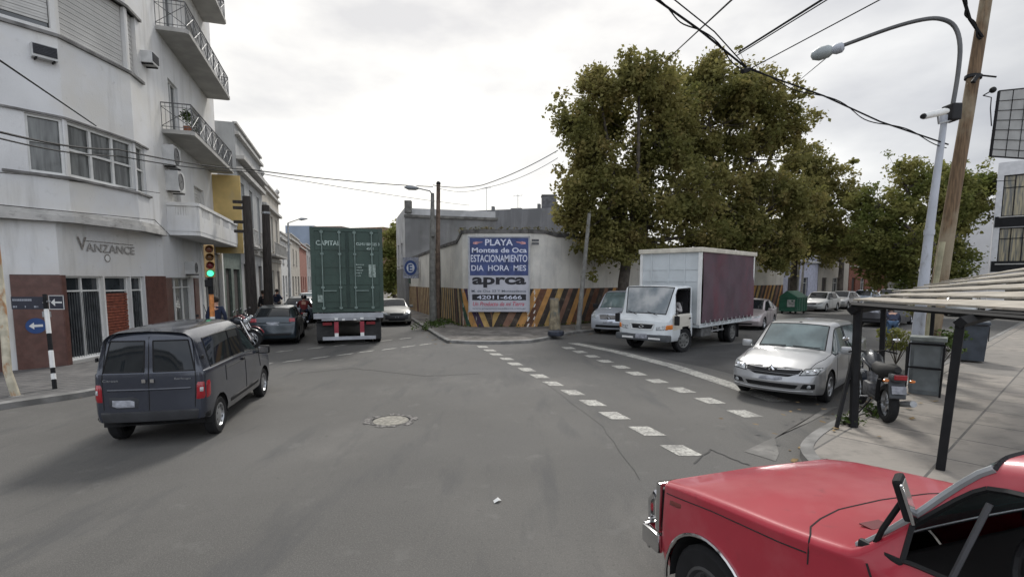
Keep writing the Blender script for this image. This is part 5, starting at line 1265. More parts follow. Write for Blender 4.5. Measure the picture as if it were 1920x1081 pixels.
# ---- silver sedan facing the camera, right
sil = paint('silver_paint', (.36, .365, .37), .45, .3, .25)
hs = Vector((-.70, -.714, 0)).normalized(); so = Vector((5.10, 9.93, 0)) - hs * 2.12
ss_ = sedan_spec(sil, 4.34, 1.72, 1.50, hatch=True, gm=carglass2)
sdn, sb, sp_ = car('silver_car', so, hs, 'silver car with black lower grille facing the crossing, parked beside the wooden roofed stand', 'car', ss_)
hw = .86
patch(sdn, 'grille', sb, 'x', [(-.50, .60), (.50, .60), (.54, .70), (-.54, .70)], trimb, .012, 10)
patch(sdn, 'grille', sb, 'x', [(-.32, .545), (.32, .545), (.50, .60), (-.50, .60)], trimb, .012, 8)
for s in (1, -1):
    patch(sdn, 'headlight', sb, 'x', [(s * .48, .585), (s * .78, .62), (s * .83, .74), (s * .54, .70)], lamp_w, .016, 8)
    patch(sdn, 'lamp_bezel', sb, 'x', [(s * .46, .572), (s * .80, .605), (s * .845, .752), (s * .52, .712)], trimb, .008, 8)
    for (yy, zz) in ((.60, .645), (.71, .67)):
        h_ = sb.ray_cast(Vector((6, s * yy, zz)), Vector((-1, 0, 0)))
        if h_[0] is not None: q_ = MB(); q_.ball(h_[0] + Vector((.006, 0, 0)), .042, 10, 6, (.35, 1, 1)); q_.build('reflector', chrome, sdn, smooth=True)
    patch(sdn, 'fog_light_recess', sb, 'x', [(s * .50, .33), (s * .76, .335), (s * .76, .45), (s * .56, .44)], trimb, .012, 6)
    h_ = sb.ray_cast(Vector((6, s * .655, .39)), Vector((-1, 0, 0)))
    q_ = MB(); q_.ball(h_[0] + Vector((.01, 0, 0)), .04, 10, 6, (.4, 1, 1)); q_.build('fog_light', lamp_w, sdn, smooth=True)
    q_ = MB(); pts_ = []
patch(sdn, 'lower_grille', sb, 'x', [(-.46, .32), (.46, .32), (.52, .41), (-.52, .41)], trimb, .012, 10)
patch(sdn, 'number_plate', sb, 'x', [(-.24, .45), (.24, .45), (.24, .54), (-.24, .54)], plate_m, .022, 3)
for zz, w_ in ((.675, .50),):
    seams(sdn, sb, [('x', 1, [(-w_, zz + .01), (-.10, zz - .005)]), ('x', 1, [(.10, zz - .005), (w_, zz + .01)])], .010, chrome, 'chrome_strip', .012)
seams(sdn, sb, [('x', 1, [(-.72, .30), (-.4, .275), (.4, .275), (.72, .30)])], .016, sil, 'bumper_lip', .008)
h_ = sb.ray_cast(Vector((6, 0, .655)), Vector((-1, 0, 0)))[0] + Vector((.018, 0, 0))
q_ = MB(); a_, b_, c_, d_ = [(0, .085), (.06, 0), (0, -.085), (-.06, 0)], [(0, .040), (.027, 0), (0, -.040), (-.027, 0)], 0, 0
for i in range(4):
    j = (i + 1) % 4; q_.quad(h_ + Vector((0, a_[i][0], a_[i][1])), h_ + Vector((0, a_[j][0], a_[j][1])), h_ + Vector((.012, b_[j][0], b_[j][1])), h_ + Vector((.012, b_[i][0], b_[i][1])))
q_.build('emblem', chrome, sdn)
q_ = MB(); q_.quad(*[h_ + Vector((-.004, y * 1.25, z * 1.2)) for y, z in a_]); q_.build('emblem_backing', trimb, sdn)
seams(sdn, sb, [('z', 1, [(1.95, .62), (1.4, .74), (1.02, .76)]), ('z', 1, [(1.95, -.62), (1.4, -.74), (1.02, -.76)])], .006)
side_seams(sdn, sb, (.92, -.05, -1.0), .28, .88)
mirror_pair(sdn, .74, .86, .98, sil, 1.1)
q_ = MB(); q_.tube([(.98, .55, 1.005), (1.02, .05, 1.02)], .009, 4); q_.tube([(.98, -.10, 1.02), (1.02, -.62, 1.0)], .009, 4); q_.build('wiper', trimb, sdn)
q_ = MB(); q_.box((.33, 0, 1.465), (.06, .05, .04)); q_.build('roof_aerial', trimb, sdn)
rear_kit(sdn, sb, 4.34, 1.72)

# ---- simple traffic cars: built once per paint, details kept
def simple_car(name, loc, hd, label, pm, L=4.2, W=1.70, H=1.46, hatch=True, gm=None, k=3, cat='car', group=None, wr=.31, zg=.58, trimz=None, rails=False):
    sp = sedan_spec(pm, L, W, H, hatch, gm, k, wr)
    e, bv, p = car(name, loc, hd, label, cat, sp, group)
    front_kit(e, bv, L, W, zg); rear_kit(e, bv, L, W)
    side_seams(e, bv, (L / 2 - 1.28, -.02), .26, .88)
    mirror_pair(e, L / 2 - 1.42, W / 2, .96, pm if not rails else trimb, 1.0)
    return e, bv
dg = paint('dark_blue_grey_paint', (.022, .034, .044), .3, .3, .3)
gc = G(512, 650); simple_car('dark_hatchback', Vector((gc.x - .05, gc.y + .1, 0)) + LS * 2.1 + Vector((-.0, 0, 0)), LS, 'dark blue grey hatchback seen from behind on the left street beside the motorcycles', dg, 3.9, 1.62, 1.42)
wc_ = G(590, 590); simple_car('pale_car', Vector((-14.2, 36.0, 0)), -LS, 'pale silver car facing us on the left street behind the rider', paint('pale_paint', (.50, .52, .54), .3, .35), 4.2, 1.7, 1.5, gm=carglass2)
simple_car('pale_car', Vector((-16.6, 43.5, 0)), -LS, 'second pale car farther down the left street, half hidden by the first', paint('pale_paint2', (.46, .50, .54), .3, .35), 4.2, 1.7, 1.5, gm=carglass2)
simple_car('dark_car', Vector((-12.3, 30.0, 0)), LS, 'dark grey car beyond the dark blue grey hatchback on the left street', paint('slate_paint', (.06, .075, .085), .3, .35), 4.2, 1.7, 1.45)
pe = G(748, 611); pee, peb = simple_car('beige_sedan', Vector((pe.x - .12, pe.y + .1, 0)) + LS * 2.1, -LS, 'old pale sedan with dark front parked at the kerb right of the container truck', paint('pale_beige', (.17, .168, .155), .2, .4), 4.3, 1.62, 1.36, hatch=False)
patch(pee, 'front_mask', peb, 'x', [(-.70, .34), (.70, .34), (.70, .58), (-.70, .58)], mat('mask_black', (.03, .03, .032), .6), .018, 8)
hatch_p = paint('rosy_silver', (.42, .37, .37), .4, .32)
simple_car('hatchback', Vector((12.15, 25.85, 0)), (-.61, -.79, 0), 'rosy silver hatchback following behind the box truck', hatch_p, 3.9, 1.66, 1.45)
wp_ = paint('white_car_paint', (.62, .63, .62), .1, .35)
off = Vector((.656, -.755, 0)) * .95
def ap(t): v = Vector((2.9 + RS.x * t, 22.8 + RS.y * t, 0)) + off; return v
gA = 'cars parked down the avenue'
simple_car('parked_car', ap(27.2), -RS, 'white car parked directly behind the green dumpster', wp_, 4.1, 1.68, 1.48, group=gA)
simple_car('parked_car', ap(32.2), -RS, 'silver car parked second behind the green dumpster', sil, 4.2, 1.7, 1.46, group=gA)
simple_car('parked_car', ap(38.5), -RS, 'pale blue car parked third beyond the dumpster', paint('pale_blue', (.36, .42, .50), .3, .35), 4.2, 1.7, 1.46, group=gA)
simple_car('parked_car', ap(46.5), -RS, 'dark car farthest down the row beyond the dumpster', paint('charcoal', (.04, .04, .045), .3, .35), 4.3, 1.7, 1.46, group=gA)
sv = G(1680, 612); simple_car('dark_estate', Vector((19.9, 27.2, 0)), RS, 'dark grey car seen under the wooden roof between its posts', paint('dark_grey_paint', (.055, .055, .06), .3, .35), 4.4, 1.75, 1.5)
simple_car('white_car', Vector((30.6, 34.6, 0)), RS, 'white car at the far right, seen just under the wooden roof', wp_, 4.2, 1.7, 1.5)

# ---- silver van half hidden by the box truck
mp = paint('silver_blue_paint', (.52, .55, .60), .4, .28, .15)
hm = Vector((-.50, -.866, 0)); mo = Vector((4.15, 22.15, 0)) - hm * 2.45
ms = dict(st=[S(2.25, .24, .82, .92, .84, n='a'), S(1.9, .22, .94, 1.06, .90, n='b'), S(1.55, .22, 1.02, 1.16, .92, n='cowl'), S(.85, .22, 1.10, 1.82, .92, .72, True, n='head', rr=.12), S(.35, .22, 1.12, 1.88, .92, .74, True, n='b1'), S(.27, .22, 1.12, 1.88, .92, .74, True, n='b2'), S(-1.0, .22, 1.12, 1.88, .92, .74, True, n='m'), S(-2.1, .24, 1.12, 1.86, .92, .74, True, n='y'), S(-2.35, .3, 1.1, 1.80, .86, .70, True, n='z')],
          front=dict(f=[0, .5, .86], bulge=.16, nose=[-.05, 0, .03, .06, -.02, -.05, -.07, -.08, -.09, -.09]), rear=dict(f=[0, .5, .9], bulge=.04),
          glass={'windscreen': ('cowl', 'head', 7, 9), 'side_window.1': ('cowl', 'b1', 5, 6), 'side_window.2': ('b2', 'm', 5, 6), 'side_window.3': ('m', 'y', 5, 6)}, wheels=(1.45, -1.55), wr=.33, hw=.92, paint=mp, k=4, arch=.38, gm=carglass2)
mv, mb2, _p = car('silver_van', mo, hm, 'silver van with round emblem parked at the kerb, half hidden by the white box truck', 'van', ms)
patch(mv, 'grille', mb2, 'x', [(-.38, .68), (.38, .68), (.50, .88), (-.50, .88)], trimb, .012)
for zz in (.73, .78, .83): seams(mv, mb2, [('x', 1, [(-.40, zz), (.40, zz)])], .008, chrome, 'grille_bar', .014)
h_ = mb2.ray_cast(Vector((6, 0, .78)), Vector((-1, 0, 0)))[0]
q_ = MB(); q_.tube([h_ + Vector((.03, .10 * math.cos(t * math.pi / 10), .10 * math.sin(t * math.pi / 10))) for t in range(21)], .012, 6)
for t in (90, 210, 330): q_.tube([h_ + Vector((.03, 0, 0)), h_ + Vector((.03, .1 * math.cos(R(t)), .1 * math.sin(R(t))))], .010, 5)
q_.build('emblem', chrome, mv)
for s in (1, -1): patch(mv, 'headlight', mb2, 'x', [(s * .56, .70), (s * .82, .76), (s * .86, .98), (s * .58, .90)], lamp_w, .016)
patch(mv, 'lower_grille', mb2, 'x', [(-.66, .32), (.66, .32), (.62, .44), (-.62, .44)], trimb, .012)
patch(mv, 'number_plate', mb2, 'x', [(-.26, .50), (.26, .50), (.26, .61), (-.26, .61)], plate_m, .02, 3)
mirror_pair(mv, 1.15, .92, 1.2, trimb, 1.3)

# ---- white box truck
th = Vector((-.70, -.714, 0)).normalized(); to = Vector((4.30, 16.82, 0)) - th * 1.05    # origin: front axle
trk = empty('box_truck', to, math.atan2(th.y, th.x), 'white box truck with maroon side curtain turning into the crossing', 'truck')
cabw = paint('truck_white', (.60, .63, .64), .05, .35, .35)
cream_door = paint('truck_cream', (.55, .52, .45), .05, .4, .3)
cst = [S(.98, .42, 1.06, 1.12, .90, n='a'), S(.86, .40, 1.22, 1.30, .98, n='cowl'), S(.56, .40, 1.26, 2.16, 1.0, .92, True, n='head', rr=.10), S(.38, .40, 1.27, 2.20, 1.0, .93, True, n='w1'), S(-.34, .40, 1.27, 2.22, 1.0, .93, True, n='w2'), S(-.50, .42, 1.27, 2.20, .99, .92, True, n='z')]
fine, nm_, kk = body_grid(cst, dict(f=[0, .5, .88], bulge=.10, nose=[-.02, .02, .05, .03, -.0, -.01, -.02, -.03, -.03, -.03]), dict(f=[0, .5, .95], bulge=0), 4)
def sub(a, b_, j0, j1, sides=(1, -1), full=fine):
    q = MB()
    for s in sides:
        for i in range(a, b_):
            for j in range(j0, j1):
                c = [full[i][j], full[i][j + 1], full[i + 1][j + 1], full[i + 1][j]]
                q.add([(v.x, v.y * s, v.z) for v in c], [(0, 1, 2, 3)])
    return q
NIc, NJc = len(fine), len(fine[0]); K = kk
ww0, ww1 = nm_['cowl'] * K, nm_['head'] * K; sw0, sw1 = nm_['cowl'] * K + 1, nm_['w2'] * K
cells = set((i, j) for i in range(NIc - 1) for j in range(NJc - 1))
wsc = {(i, j) for i in range(ww0, ww1) for j in range(7 * K, 9 * K)}
swc = {(i, j) for i in range(sw0 + 2, sw1) for j in range(5 * K, 6 * K)}
whc = set()
for (i, j) in cells:
    c = (fine[i][j] + fine[i + 1][j + 1]) / 2
    if c.x ** 2 + (c.z - .40) ** 2 < .47 ** 2 and c.y > .5 and j < 5 * K: whc.add((i, j))
q_ = MB(); qd = MB()
for (i, j) in cells - wsc - swc - whc:
    for s in (1, -1):
        c = [fine[i][j], fine[i][j + 1], fine[i + 1][j + 1], fine[i + 1][j]]
        ctr = (c[0] + c[2]) / 2
        (qd if (j < 5 * K and nm_['cowl'] * K <= i < nm_['w2'] * K and s == 1 and ctr.z > .75) else q_).add([(v.x, v.y * s, v.z) for v in c], [(0, 1, 2, 3)])
def weld(o):
    bm = bmesh.new(); bm.from_mesh(o.data); bmesh.ops.remove_doubles(bm, verts=bm.verts, dist=1e-4); bmesh.ops.recalc_face_normals(bm, faces=bm.faces); bm.to_mesh(o.data); bm.free()
    for p in o.data.polygons: p.use_smooth = True
    o.data.set_sharp_from_angle(angle=R(40)); return o
cabo = weld(q_.build('cab', cabw, trk)); dro = weld(qd.build('door', cream_door, trk)); tag(dro, 'cream coloured driver door')
q_ = MB()
for (i, j) in wsc:
    for s in (1, -1): q_.add([(v.x, v.y * s, v.z) for v in (fine[i][j], fine[i][j + 1], fine[i + 1][j + 1], fine[i + 1][j])], [(0, 1, 2, 3)])
weld(q_.build('windscreen', mat('truck_screen', (.16, .19, .21), .05, scale=1.5, spec=1.0, coat=.8, c2=(.40, .41, .41)), trk))  # sky reflection put into the light, mottled base colour
q_ = MB()
for (i, j) in swc:   # passenger side closed, driver side open
    q_.add([(v.x, -v.y, v.z) for v in (fine[i][j], fine[i][j + 1], fine[i + 1][j + 1], fine[i + 1][j])], [(0, 1, 2, 3)])
q_.build('side_window', carglass, trk)
q_ = MB(); q_.tube([(v[0], v[1], v[2]) for v in [(fine[i][5 * K].x, fine[i][5 * K].y + .004, fine[i][5 * K].z) for i in range(sw0 + 2, sw1 + 1)]] + [(fine[sw1][j].x, fine[sw1][j].y + .004, fine[sw1][j].z) for j in range(5 * K, 6 * K + 1)] + [(fine[i][6 * K].x, fine[i][6 * K].y + .004, fine[i][6 * K].z) for i in range(sw1, sw0 + 1, -1)] + [(fine[sw0 + 2][j].x, fine[sw0 + 2][j].y + .004, fine[sw0 + 2][j].z) for j in range(6 * K, 5 * K - 1, -1)], .014, 5)
edge = [fine[ww0][j] for j in range(7 * K, 9 * K + 1)] + [fine[i][9 * K] for i in range(ww0, ww1 + 1) if False]
for s in (1, -1):
    loop = [Vector((v.x, v.y * s, v.z)) for v in [fine[ww0][j] for j in range(9 * K, 7 * K - 1, -1)] + [fine[i][7 * K] for i in range(ww0, ww1 + 1)] + [fine[ww1][j] for j in range(7 * K, 9 * K + 1)]]
    q_.tube(loop, .016, 5)
q_.build('window_seal', trimb, trk)
bvc = BVHTree.FromPolygons([Vector(v) for v in cabo.data.vertices and [tuple(x.co) for x in cabo.data.vertices]], [list(p.vertices) for p in cabo.data.polygons])
patch(trk, 'grille', bvc, 'x', [(-.36, .80), (.36, .80), (.42, .95), (-.42, .95)], trimb, .018)
seams(trk, bvc, [('x', 1, [(-.38, .78), (.38, .78), (.44, .97), (-.44, .97), (-.38, .78)])], .014, paint_w, 'grille_frame', .012)
h_ = bvc.ray_cast(Vector((6, 0, .875)), Vector((-1, 0, 0)))[0]
q_ = MB(); q_.tube([h_ + Vector((.03, .075 * math.cos(t * math.pi / 8), .035 * math.sin(t * math.pi / 8))) for t in range(17)], .008, 5); q_.tube([h_ + Vector((.03, -.03, -.02)), h_ + Vector((.03, .0, 0)), h_ + Vector((.03, .03, .02))], .008, 4); q_.build('emblem', chrome, trk)
for s in (1, -1):
    patch(trk, 'headlight', bvc, 'x', [(s * .50, .76), (s * .80, .78), (s * .82, .94), (s * .50, .90)], lamp_w, .016)
    patch(trk, 'indicator', bvc, 'x', [(s * .80, .78), (s * .90, .80), (s * .92, .97), (s * .82, .94)], lamp_o, .02)
    patch(trk, 'indicator', bvc, 'y', [(.98, .80), (.84, .82), (.84, .98), (.99, .96)], lamp_o, .016, sgn=s)
q_ = MB(); q_.rbox((1.02, 0, .52), (.22, 1.96, .22), .05); q_.build('bumper', mat('bumper_grey', (.07, .075, .08), .6, var=.2), trk, smooth=40)
each('bumper_insert', paint_w, trk, [lambda q, y=y: q.rbox((1.135, y, .50), (.02, .42, .06), .008) for y in (-.5, .48)])
q_ = MB(); q_.box((1.15, .02, .56), (.02, .42, .15)); q_.build('number_plate', plate_m, trk)
each('wiper', trimb, trk, [lambda q, a=a: q.tube([(1.0, a[0], 1.25), (.93, a[1], 1.36)], .012, 5) for a in ((.5, .1), (-.25, -.62))])
for s in (1, -1):
    q_ = MB(); q_.tube([(.70, s * .97, 1.30), (.82, s * 1.10, 1.25), (.82, s * 1.10, 1.05)], .014, 5); q_.rbox((.83, s * 1.10, 1.10), (.07, .17, .30), .03); q_.build('wing_mirror', trimb, trk)
q_ = MB(); q_.rbox((-.28, 1.01, 1.12), (.13, .03, .04), .01); q_.build('door_handle', trimb, trk)
q_ = MB(); q_.box((.05, 0, 1.12), (.9, 1.7, .12)); q_.box((-.42, 0, 1.5), (.08, 1.75, 1.1)); q_.box((-.25, .48, 1.35), (.14, .5, .6)); q_.box((.6, 0, 1.22), (.3, 1.6, .16)); q_.build('cab_interior', mat('seat_dark', (.02, .02, .022), .9), trk)
q_ = MB(); q_.tube([(.42 - .05 * math.sin(t * math.pi / 10), .48 + .19 * math.cos(t * math.pi / 10), 1.42 + .18 * math.sin(t * math.pi / 10)) for t in range(21)], .016, 6); q_.build('steering_wheel', trimb, trk)
# chassis, box
q_ = MB(); q_.box((-2.3, .42, .68), (5.6, .10, .20)); q_.box((-2.3, -.42, .68), (5.6, .10, .20))
for x in (-1.3, -2.2, -4.2, -4.9): q_.box((x, 0, .68), (.10, .9, .14))
q_.tube([(-3.9, -.8, .42), (-3.9, .8, .42)], .09, 8); q_.tube([(0, -.8, .42), (0, .8, .42)], .06, 8); q_.build('chassis', black_m, trk)
each('fuel_tank', mat('tank_dirty', (.10, .10, .10), .6, var=.4, scale=6), trk, [lambda q: q.rbox((-1.6, .80, .58), (.80, .42, .34), .05), lambda q: q.rbox((-1.5, -.80, .58), (.7, .42, .34), .05)])
q_ = MB(); [q_.box((x, .90, .62), (.05, .04, .26)) for x in (-2.3, -2.8, -3.2)]; q_.box((-2.7, .92, .55), (1.2, .03, .05)); q_.build('side_guard', metal_g, trk)
BX0, BX1, BW2, BZ0, BZ1 = -.72, -5.6, 1.14, .86, 3.34
boxw = mat('box_panel_white', (.50, .53, .54), .55, var=.05, scale=2); overlay(boxw, (.33, .34, .34), 1.4, .52, .72, (1, 1, .5), .5)
q_ = MB(); q_.box(((BX0 + BX1) / 2, 0, BZ0 - .02), (BX0 - BX1, BW2 * 2, .14)); q_.box((BX0 - .03, 0, (BZ0 + BZ1) / 2), (.06, BW2 * 2 - .02, BZ1 - BZ0))
for y in (-.70, -.05, .55): q_.box((BX0 + .012, y, (BZ0 + BZ1) / 2 + .3), (.03, .06, BZ1 - BZ0 - .6))
for z in (1.6, 2.35, 2.75): q_.box((BX0 + .008, 0, z), (.02, BW2 * 2 - .06, .025))
q_.build('box_front', boxw, trk)
q_ = MB(); each('corner_post', paint_w, trk, [lambda q, a=a: q.box((a[0], a[1] * (BW2 - .04), (BZ0 + BZ1) / 2), (.10, .10, BZ1 - BZ0 - .01)) for a in ((BX0, 1), (BX0, -1), (BX1 + .05, 1), (BX1 + .05, -1))])
q_ = MB(); q_.rbox(((BX0 + BX1) / 2, 0, BZ1 + .06), (BX0 - BX1 + .20, BW2 * 2 + .12, .16), .03); q_.build('box_roof', mat('roof_cream', (.56, .52, .44), .7, var=.12, scale=3), trk)
mar = mat('maroon_tarp', (.082, .048, .062), .75, var=.15, scale=1.5, bump=.0); overlay(mar, (.14, .03, .045), .5, .52, .62, (1, 1, .4), .5); overlay(mar, (.11, .09, .10), 1.2, .5, .75, (1, 1, 1), .5)
for s in (1, -1):
    q_ = MB(); nx, nz = 60, 16; rt = random.Random(4)
    for a in range(nx + 1):
        for c in range(nz + 1):
            u, v = a / nx, c / nz; x = BX0 - .10 + (BX1 + .12 - BX0 + .0) * u; z = .93 + (BZ1 - .95) * v
            y = BW2 + .015 + .014 * math.sin(u * 34 + v * 2.0) * (1 - .5 * v) + .02 * math.sin(u * 7 + v * 4) + (.03 * math.sin(u * 60) if c == 0 else 0); z += (.02 * math.sin(u * 40) if c == 0 else 0)
            q_.v.append((x, s * y, z))
    for a in range(nx):
        for c in range(nz): i = a * (nz + 1) + c; q_.f.append((i, i + 1, i + nz + 2, i + nz + 1)); q_.m.append(0)
    q_.build('side_curtain', mar, trk, smooth=60)
    each('curtain_strap', mat('strap_grey', (.3, .3, .3), .7), trk, [lambda q, i=i, s=s: q.box((BX0 - .35 - i * .38, s * (BW2 + .055), .93), (.05, .015, .16)) for i in range(12)])
q_ = MB(); q_.box((BX1 + .02, 0, (BZ0 + BZ1) / 2), (.06, BW2 * 2 - .05, BZ1 - BZ0)); q_.build('box_rear', wood_b, trk)
for s in (1, -1):
    wheel(trk, (0, s * .86, .40), .40, .22, s, 'steel', steer=R(-14), rimmat=mat('rim_dirty', (.12, .12, .115), .6, var=.3))
    for y in (.70, .94): wheel(trk, (-3.9, s * y, .40), .40, .20, s, 'steel', rimmat=MATS['rim_dirty'])
q_ = MB(); [q_.lathe([(.47, s * .99), (.47, s * .62), (0, s * .62)], (0, 0, .40), 'Y', 20, 0, math.pi) for s in (1, -1)]; q_.build('wheel_well', dark_m, trk)
each('mudflap', trimb, trk, [lambda q, s=s: q.box((-4.42, s * .85, .42), (.02, .42, .50)) for s in (1, -1)])

# ---- container truck, seen from behind
ct0 = Vector((-5.98, 18.75, 0)); ct = empty('container_truck', ct0, math.atan2(LS.y, LS.x), 'articulated truck carrying a tall green shipping container, seen from behind', 'truck')
grn = mat('container_green', (.036, .062, .050), .5, var=.12, scale=1.5, spec=.4); overlay(grn, (.05, .06, .05), 1.6, .54, .7, (1, 1, .35), .6)
LC, CZ0, CZ1, CW = 12.2, 1.22, 4.26, 1.24
q_ = MB()
n_ = 60
for s in (1, -1):        # corrugated sides
    for i in range(n_):
        x0_ = .12 + (LC - .24) * i / n_; x1_ = .12 + (LC - .24) * (i + 1) / n_; y0_ = CW - (.0 if (i // 2) % 2 else .035); y1_ = CW - (.0 if ((i + 1) // 2) % 2 else .035)
        q_.quad((x0_, s * y0_, CZ0 + .12), (x1_, s * y1_, CZ0 + .12), (x1_, s * y1_, CZ1 - .08), (x0_, s * y0_, CZ1 - .08))
q_.box((LC / 2, 0, CZ1 - .05), (LC - .1, CW * 2 - .06, .04)); q_.box((LC / 2, 0, CZ0 + .06), (LC - .05, CW * 2 - .05, .10)); q_.box((LC - .05, 0, (CZ0 + CZ1) / 2), (.08, CW * 2 - .1, CZ1 - CZ0 - .1))
for s in (1, -1):
    q_.box((LC / 2, s * (CW - .03), CZ1 - .05), (LC, .08, .12)); q_.box((LC / 2, s * (CW - .03), CZ0 + .08), (LC, .08, .16))
    for x in (.05, LC - .05): q_.box((x, s * (CW - .06), (CZ0 + CZ1) / 2), (.12, .14, CZ1 - CZ0 - .0))
q_.box((.05, 0, CZ1 - .07), (.11, CW * 2 - .26, .135)); q_.box((.05, 0, CZ0 + .07), (.11, CW * 2 - .26, .135))
q_.build('container', grn, ct)
for s in (1, -1):
    q_ = MB(); yc = s * .575; q_.box((.03, yc, (CZ0 + CZ1) / 2), (.05, 1.09, CZ1 - CZ0 - .30))
    for i in range(4): q_.box((.0, yc, CZ0 + .55 + i * .62), (.03, 1.02, .34))
    q_.build('container_door', grn, ct)
    for yy in (.26, .86):
        q_ = MB(); q_.tube([(-.05, s * yy, CZ0 + .10), (-.05, s * yy, CZ1 - .10)], .022, 7)
        for z in (CZ0 + .16, CZ0 + .9, CZ0 + 2.1, CZ1 - .17): q_.box((-.04, s * yy, z), (.05, .11, .07))
        q_.build('locking_bar', mat('bar_grey_green', (.17, .22, .20), .5, metal=.3), ct)
    q_ = MB(); q_.box((-.075, s * .86 - .23 * (1), CZ0 + .78), (.02, .46, .035)) if s > 0 else q_.box((-.075, s * .26 - .23, CZ0 + .78), (.02, .46, .035)); q_.build('lock_handle', MATS['bar_grey_green'], ct)
q_ = MB(); q_.box((.0, .0, (CZ0 + CZ1) / 2), (.05, .09, CZ1 - CZ0 - .3)); q_.build('door_gasket', mat('gasket_green', (.018, .035, .028), .7), ct)
lw = mat('container_lettering', (.42, .50, .46), .6, var=.2, scale=12)
def ctx(s_, y, z, h, w): text('lettering', s_, lw, ct, Vector((-.03, y, z)), (0, -1, 0), (0, 0, 1), h, w, depth=0, bold=.01, world=False)
ctx('CAPITAL', 1.05, 3.62, .17, .82); ctx('CLHU 884025 3', -.32, 3.64, .10, .82); ctx('45G1', -.68, 3.48, .09, .24)
for i, w_ in enumerate((.27, .20, .24, .20, .16)): ctx(['MAX GROSS', 'TARE', 'PAYLOAD', 'NET', 'CU.CAP'][i], -.30, 2.92 - i * .10, .045, w_)
q_ = MB(); q_.box((-.022, -.86 + .0, 2.72), (.02, .25, .46)); q_.box((-.022, .95, 1.72), (.02, .2, .26)); q_.build('data_plate', mat('plate_grey', (.25, .30, .27), .6, var=.4, scale=14), ct)
q_ = MB(); q_.tube([(LC * .0 + .3, -CW + .1, CZ1), (.3, -CW + .1, CZ1 + .09)], .03, 6)
# trailer
grt = mat('trailer_grey', (.33, .34, .36), .6, var=.12, scale=3)
q_ = MB(); q_.box((.04, 0, 1.09), (.16, 2.44, .19)); q_.box((.03, 0, .955), (.10, 1.9, .07)); q_.build('rear_beam', grt, ct)
q_ = MB(); q_.box((6.0, .48, .92), (12, .12, .28)); q_.box((6.0, -.48, .92), (12, .12, .28)); [q_.box((x, 0, 1.0), (.12, 2.2, .12)) for x in (1.5, 4, 7, 10)]; q_.build('chassis', black_m, ct)
q_ = MB(); each('underrun_support', mat('support_red', (.26, .03, .045), .7), ct, [lambda q, s=s: q.box((-.01, s * .45, .66), (.06, .15, .42)) for s in (1, -1)])
each('white_reflector', paint_w, ct, [lambda q, a=a: q.box(a[0], a[1]) for s in (1, -1) for a in (((-.012, s * .45, .38), (.065, .13, .16)), ((-.045, s * .45, .98), (.03, .12, .08)), ((-.045, s * .2, .95), (.03, .1, .06)))])
q_ = MB(); q_.box((-.03, 0, .27), (.09, 1.86, .12)); q_.build('underrun_bar', grt, ct)
each('tail_light', mat('dull_red_lens', (.16, .01, .015), .3), ct, [lambda q, s=s: q.box((.03, s * .76, .80), (.05, .32, .10)) for s in (1, -1)])
q_ = MB(); [q_.box((.02, s * .98, 1.09), (.1, .05, .04)) for s in (1, -1)]
each('mudflap', mat('mudflap_black', (.02, .02, .02), .8, var=.3), ct, [lambda q, s=s: q.box((.13, s * .83, .50), (.03, .62, .62)) for s in (1, -1)])
for x in (.95, 2.25, 3.55):
    for s in (1, -1):
        for y in (.70, 1.02): wheel(ct, (x, s * y, .50), .50, .27, s, 'plain', rimmat=MATS['rim_dirty'])
for x in (9.3, 10.4, 14.0):
    for s in (1, -1): wheel(ct, (x, s * 1.0, .50), .50, .30, s, 'plain', rimmat=MATS['rim_dirty'])
q_ = MB(); q_.rbox((13.9, 0, 1.9), (1.9, 2.4, 2.4), .12); q_.box((11.8, 0, .85), (5.2, .9, .25)); q_.build('tractor_cab', cabw, ct, smooth=40)
q_ = MB(); q_.box((14.86, 0, 2.3), (.03, 2.0, .8)); [q_.box((14.1, s * 1.205, 2.3), (.8, .02, .7)) for s in (1, -1)]; q_.build('cab_window', carglass, ct)

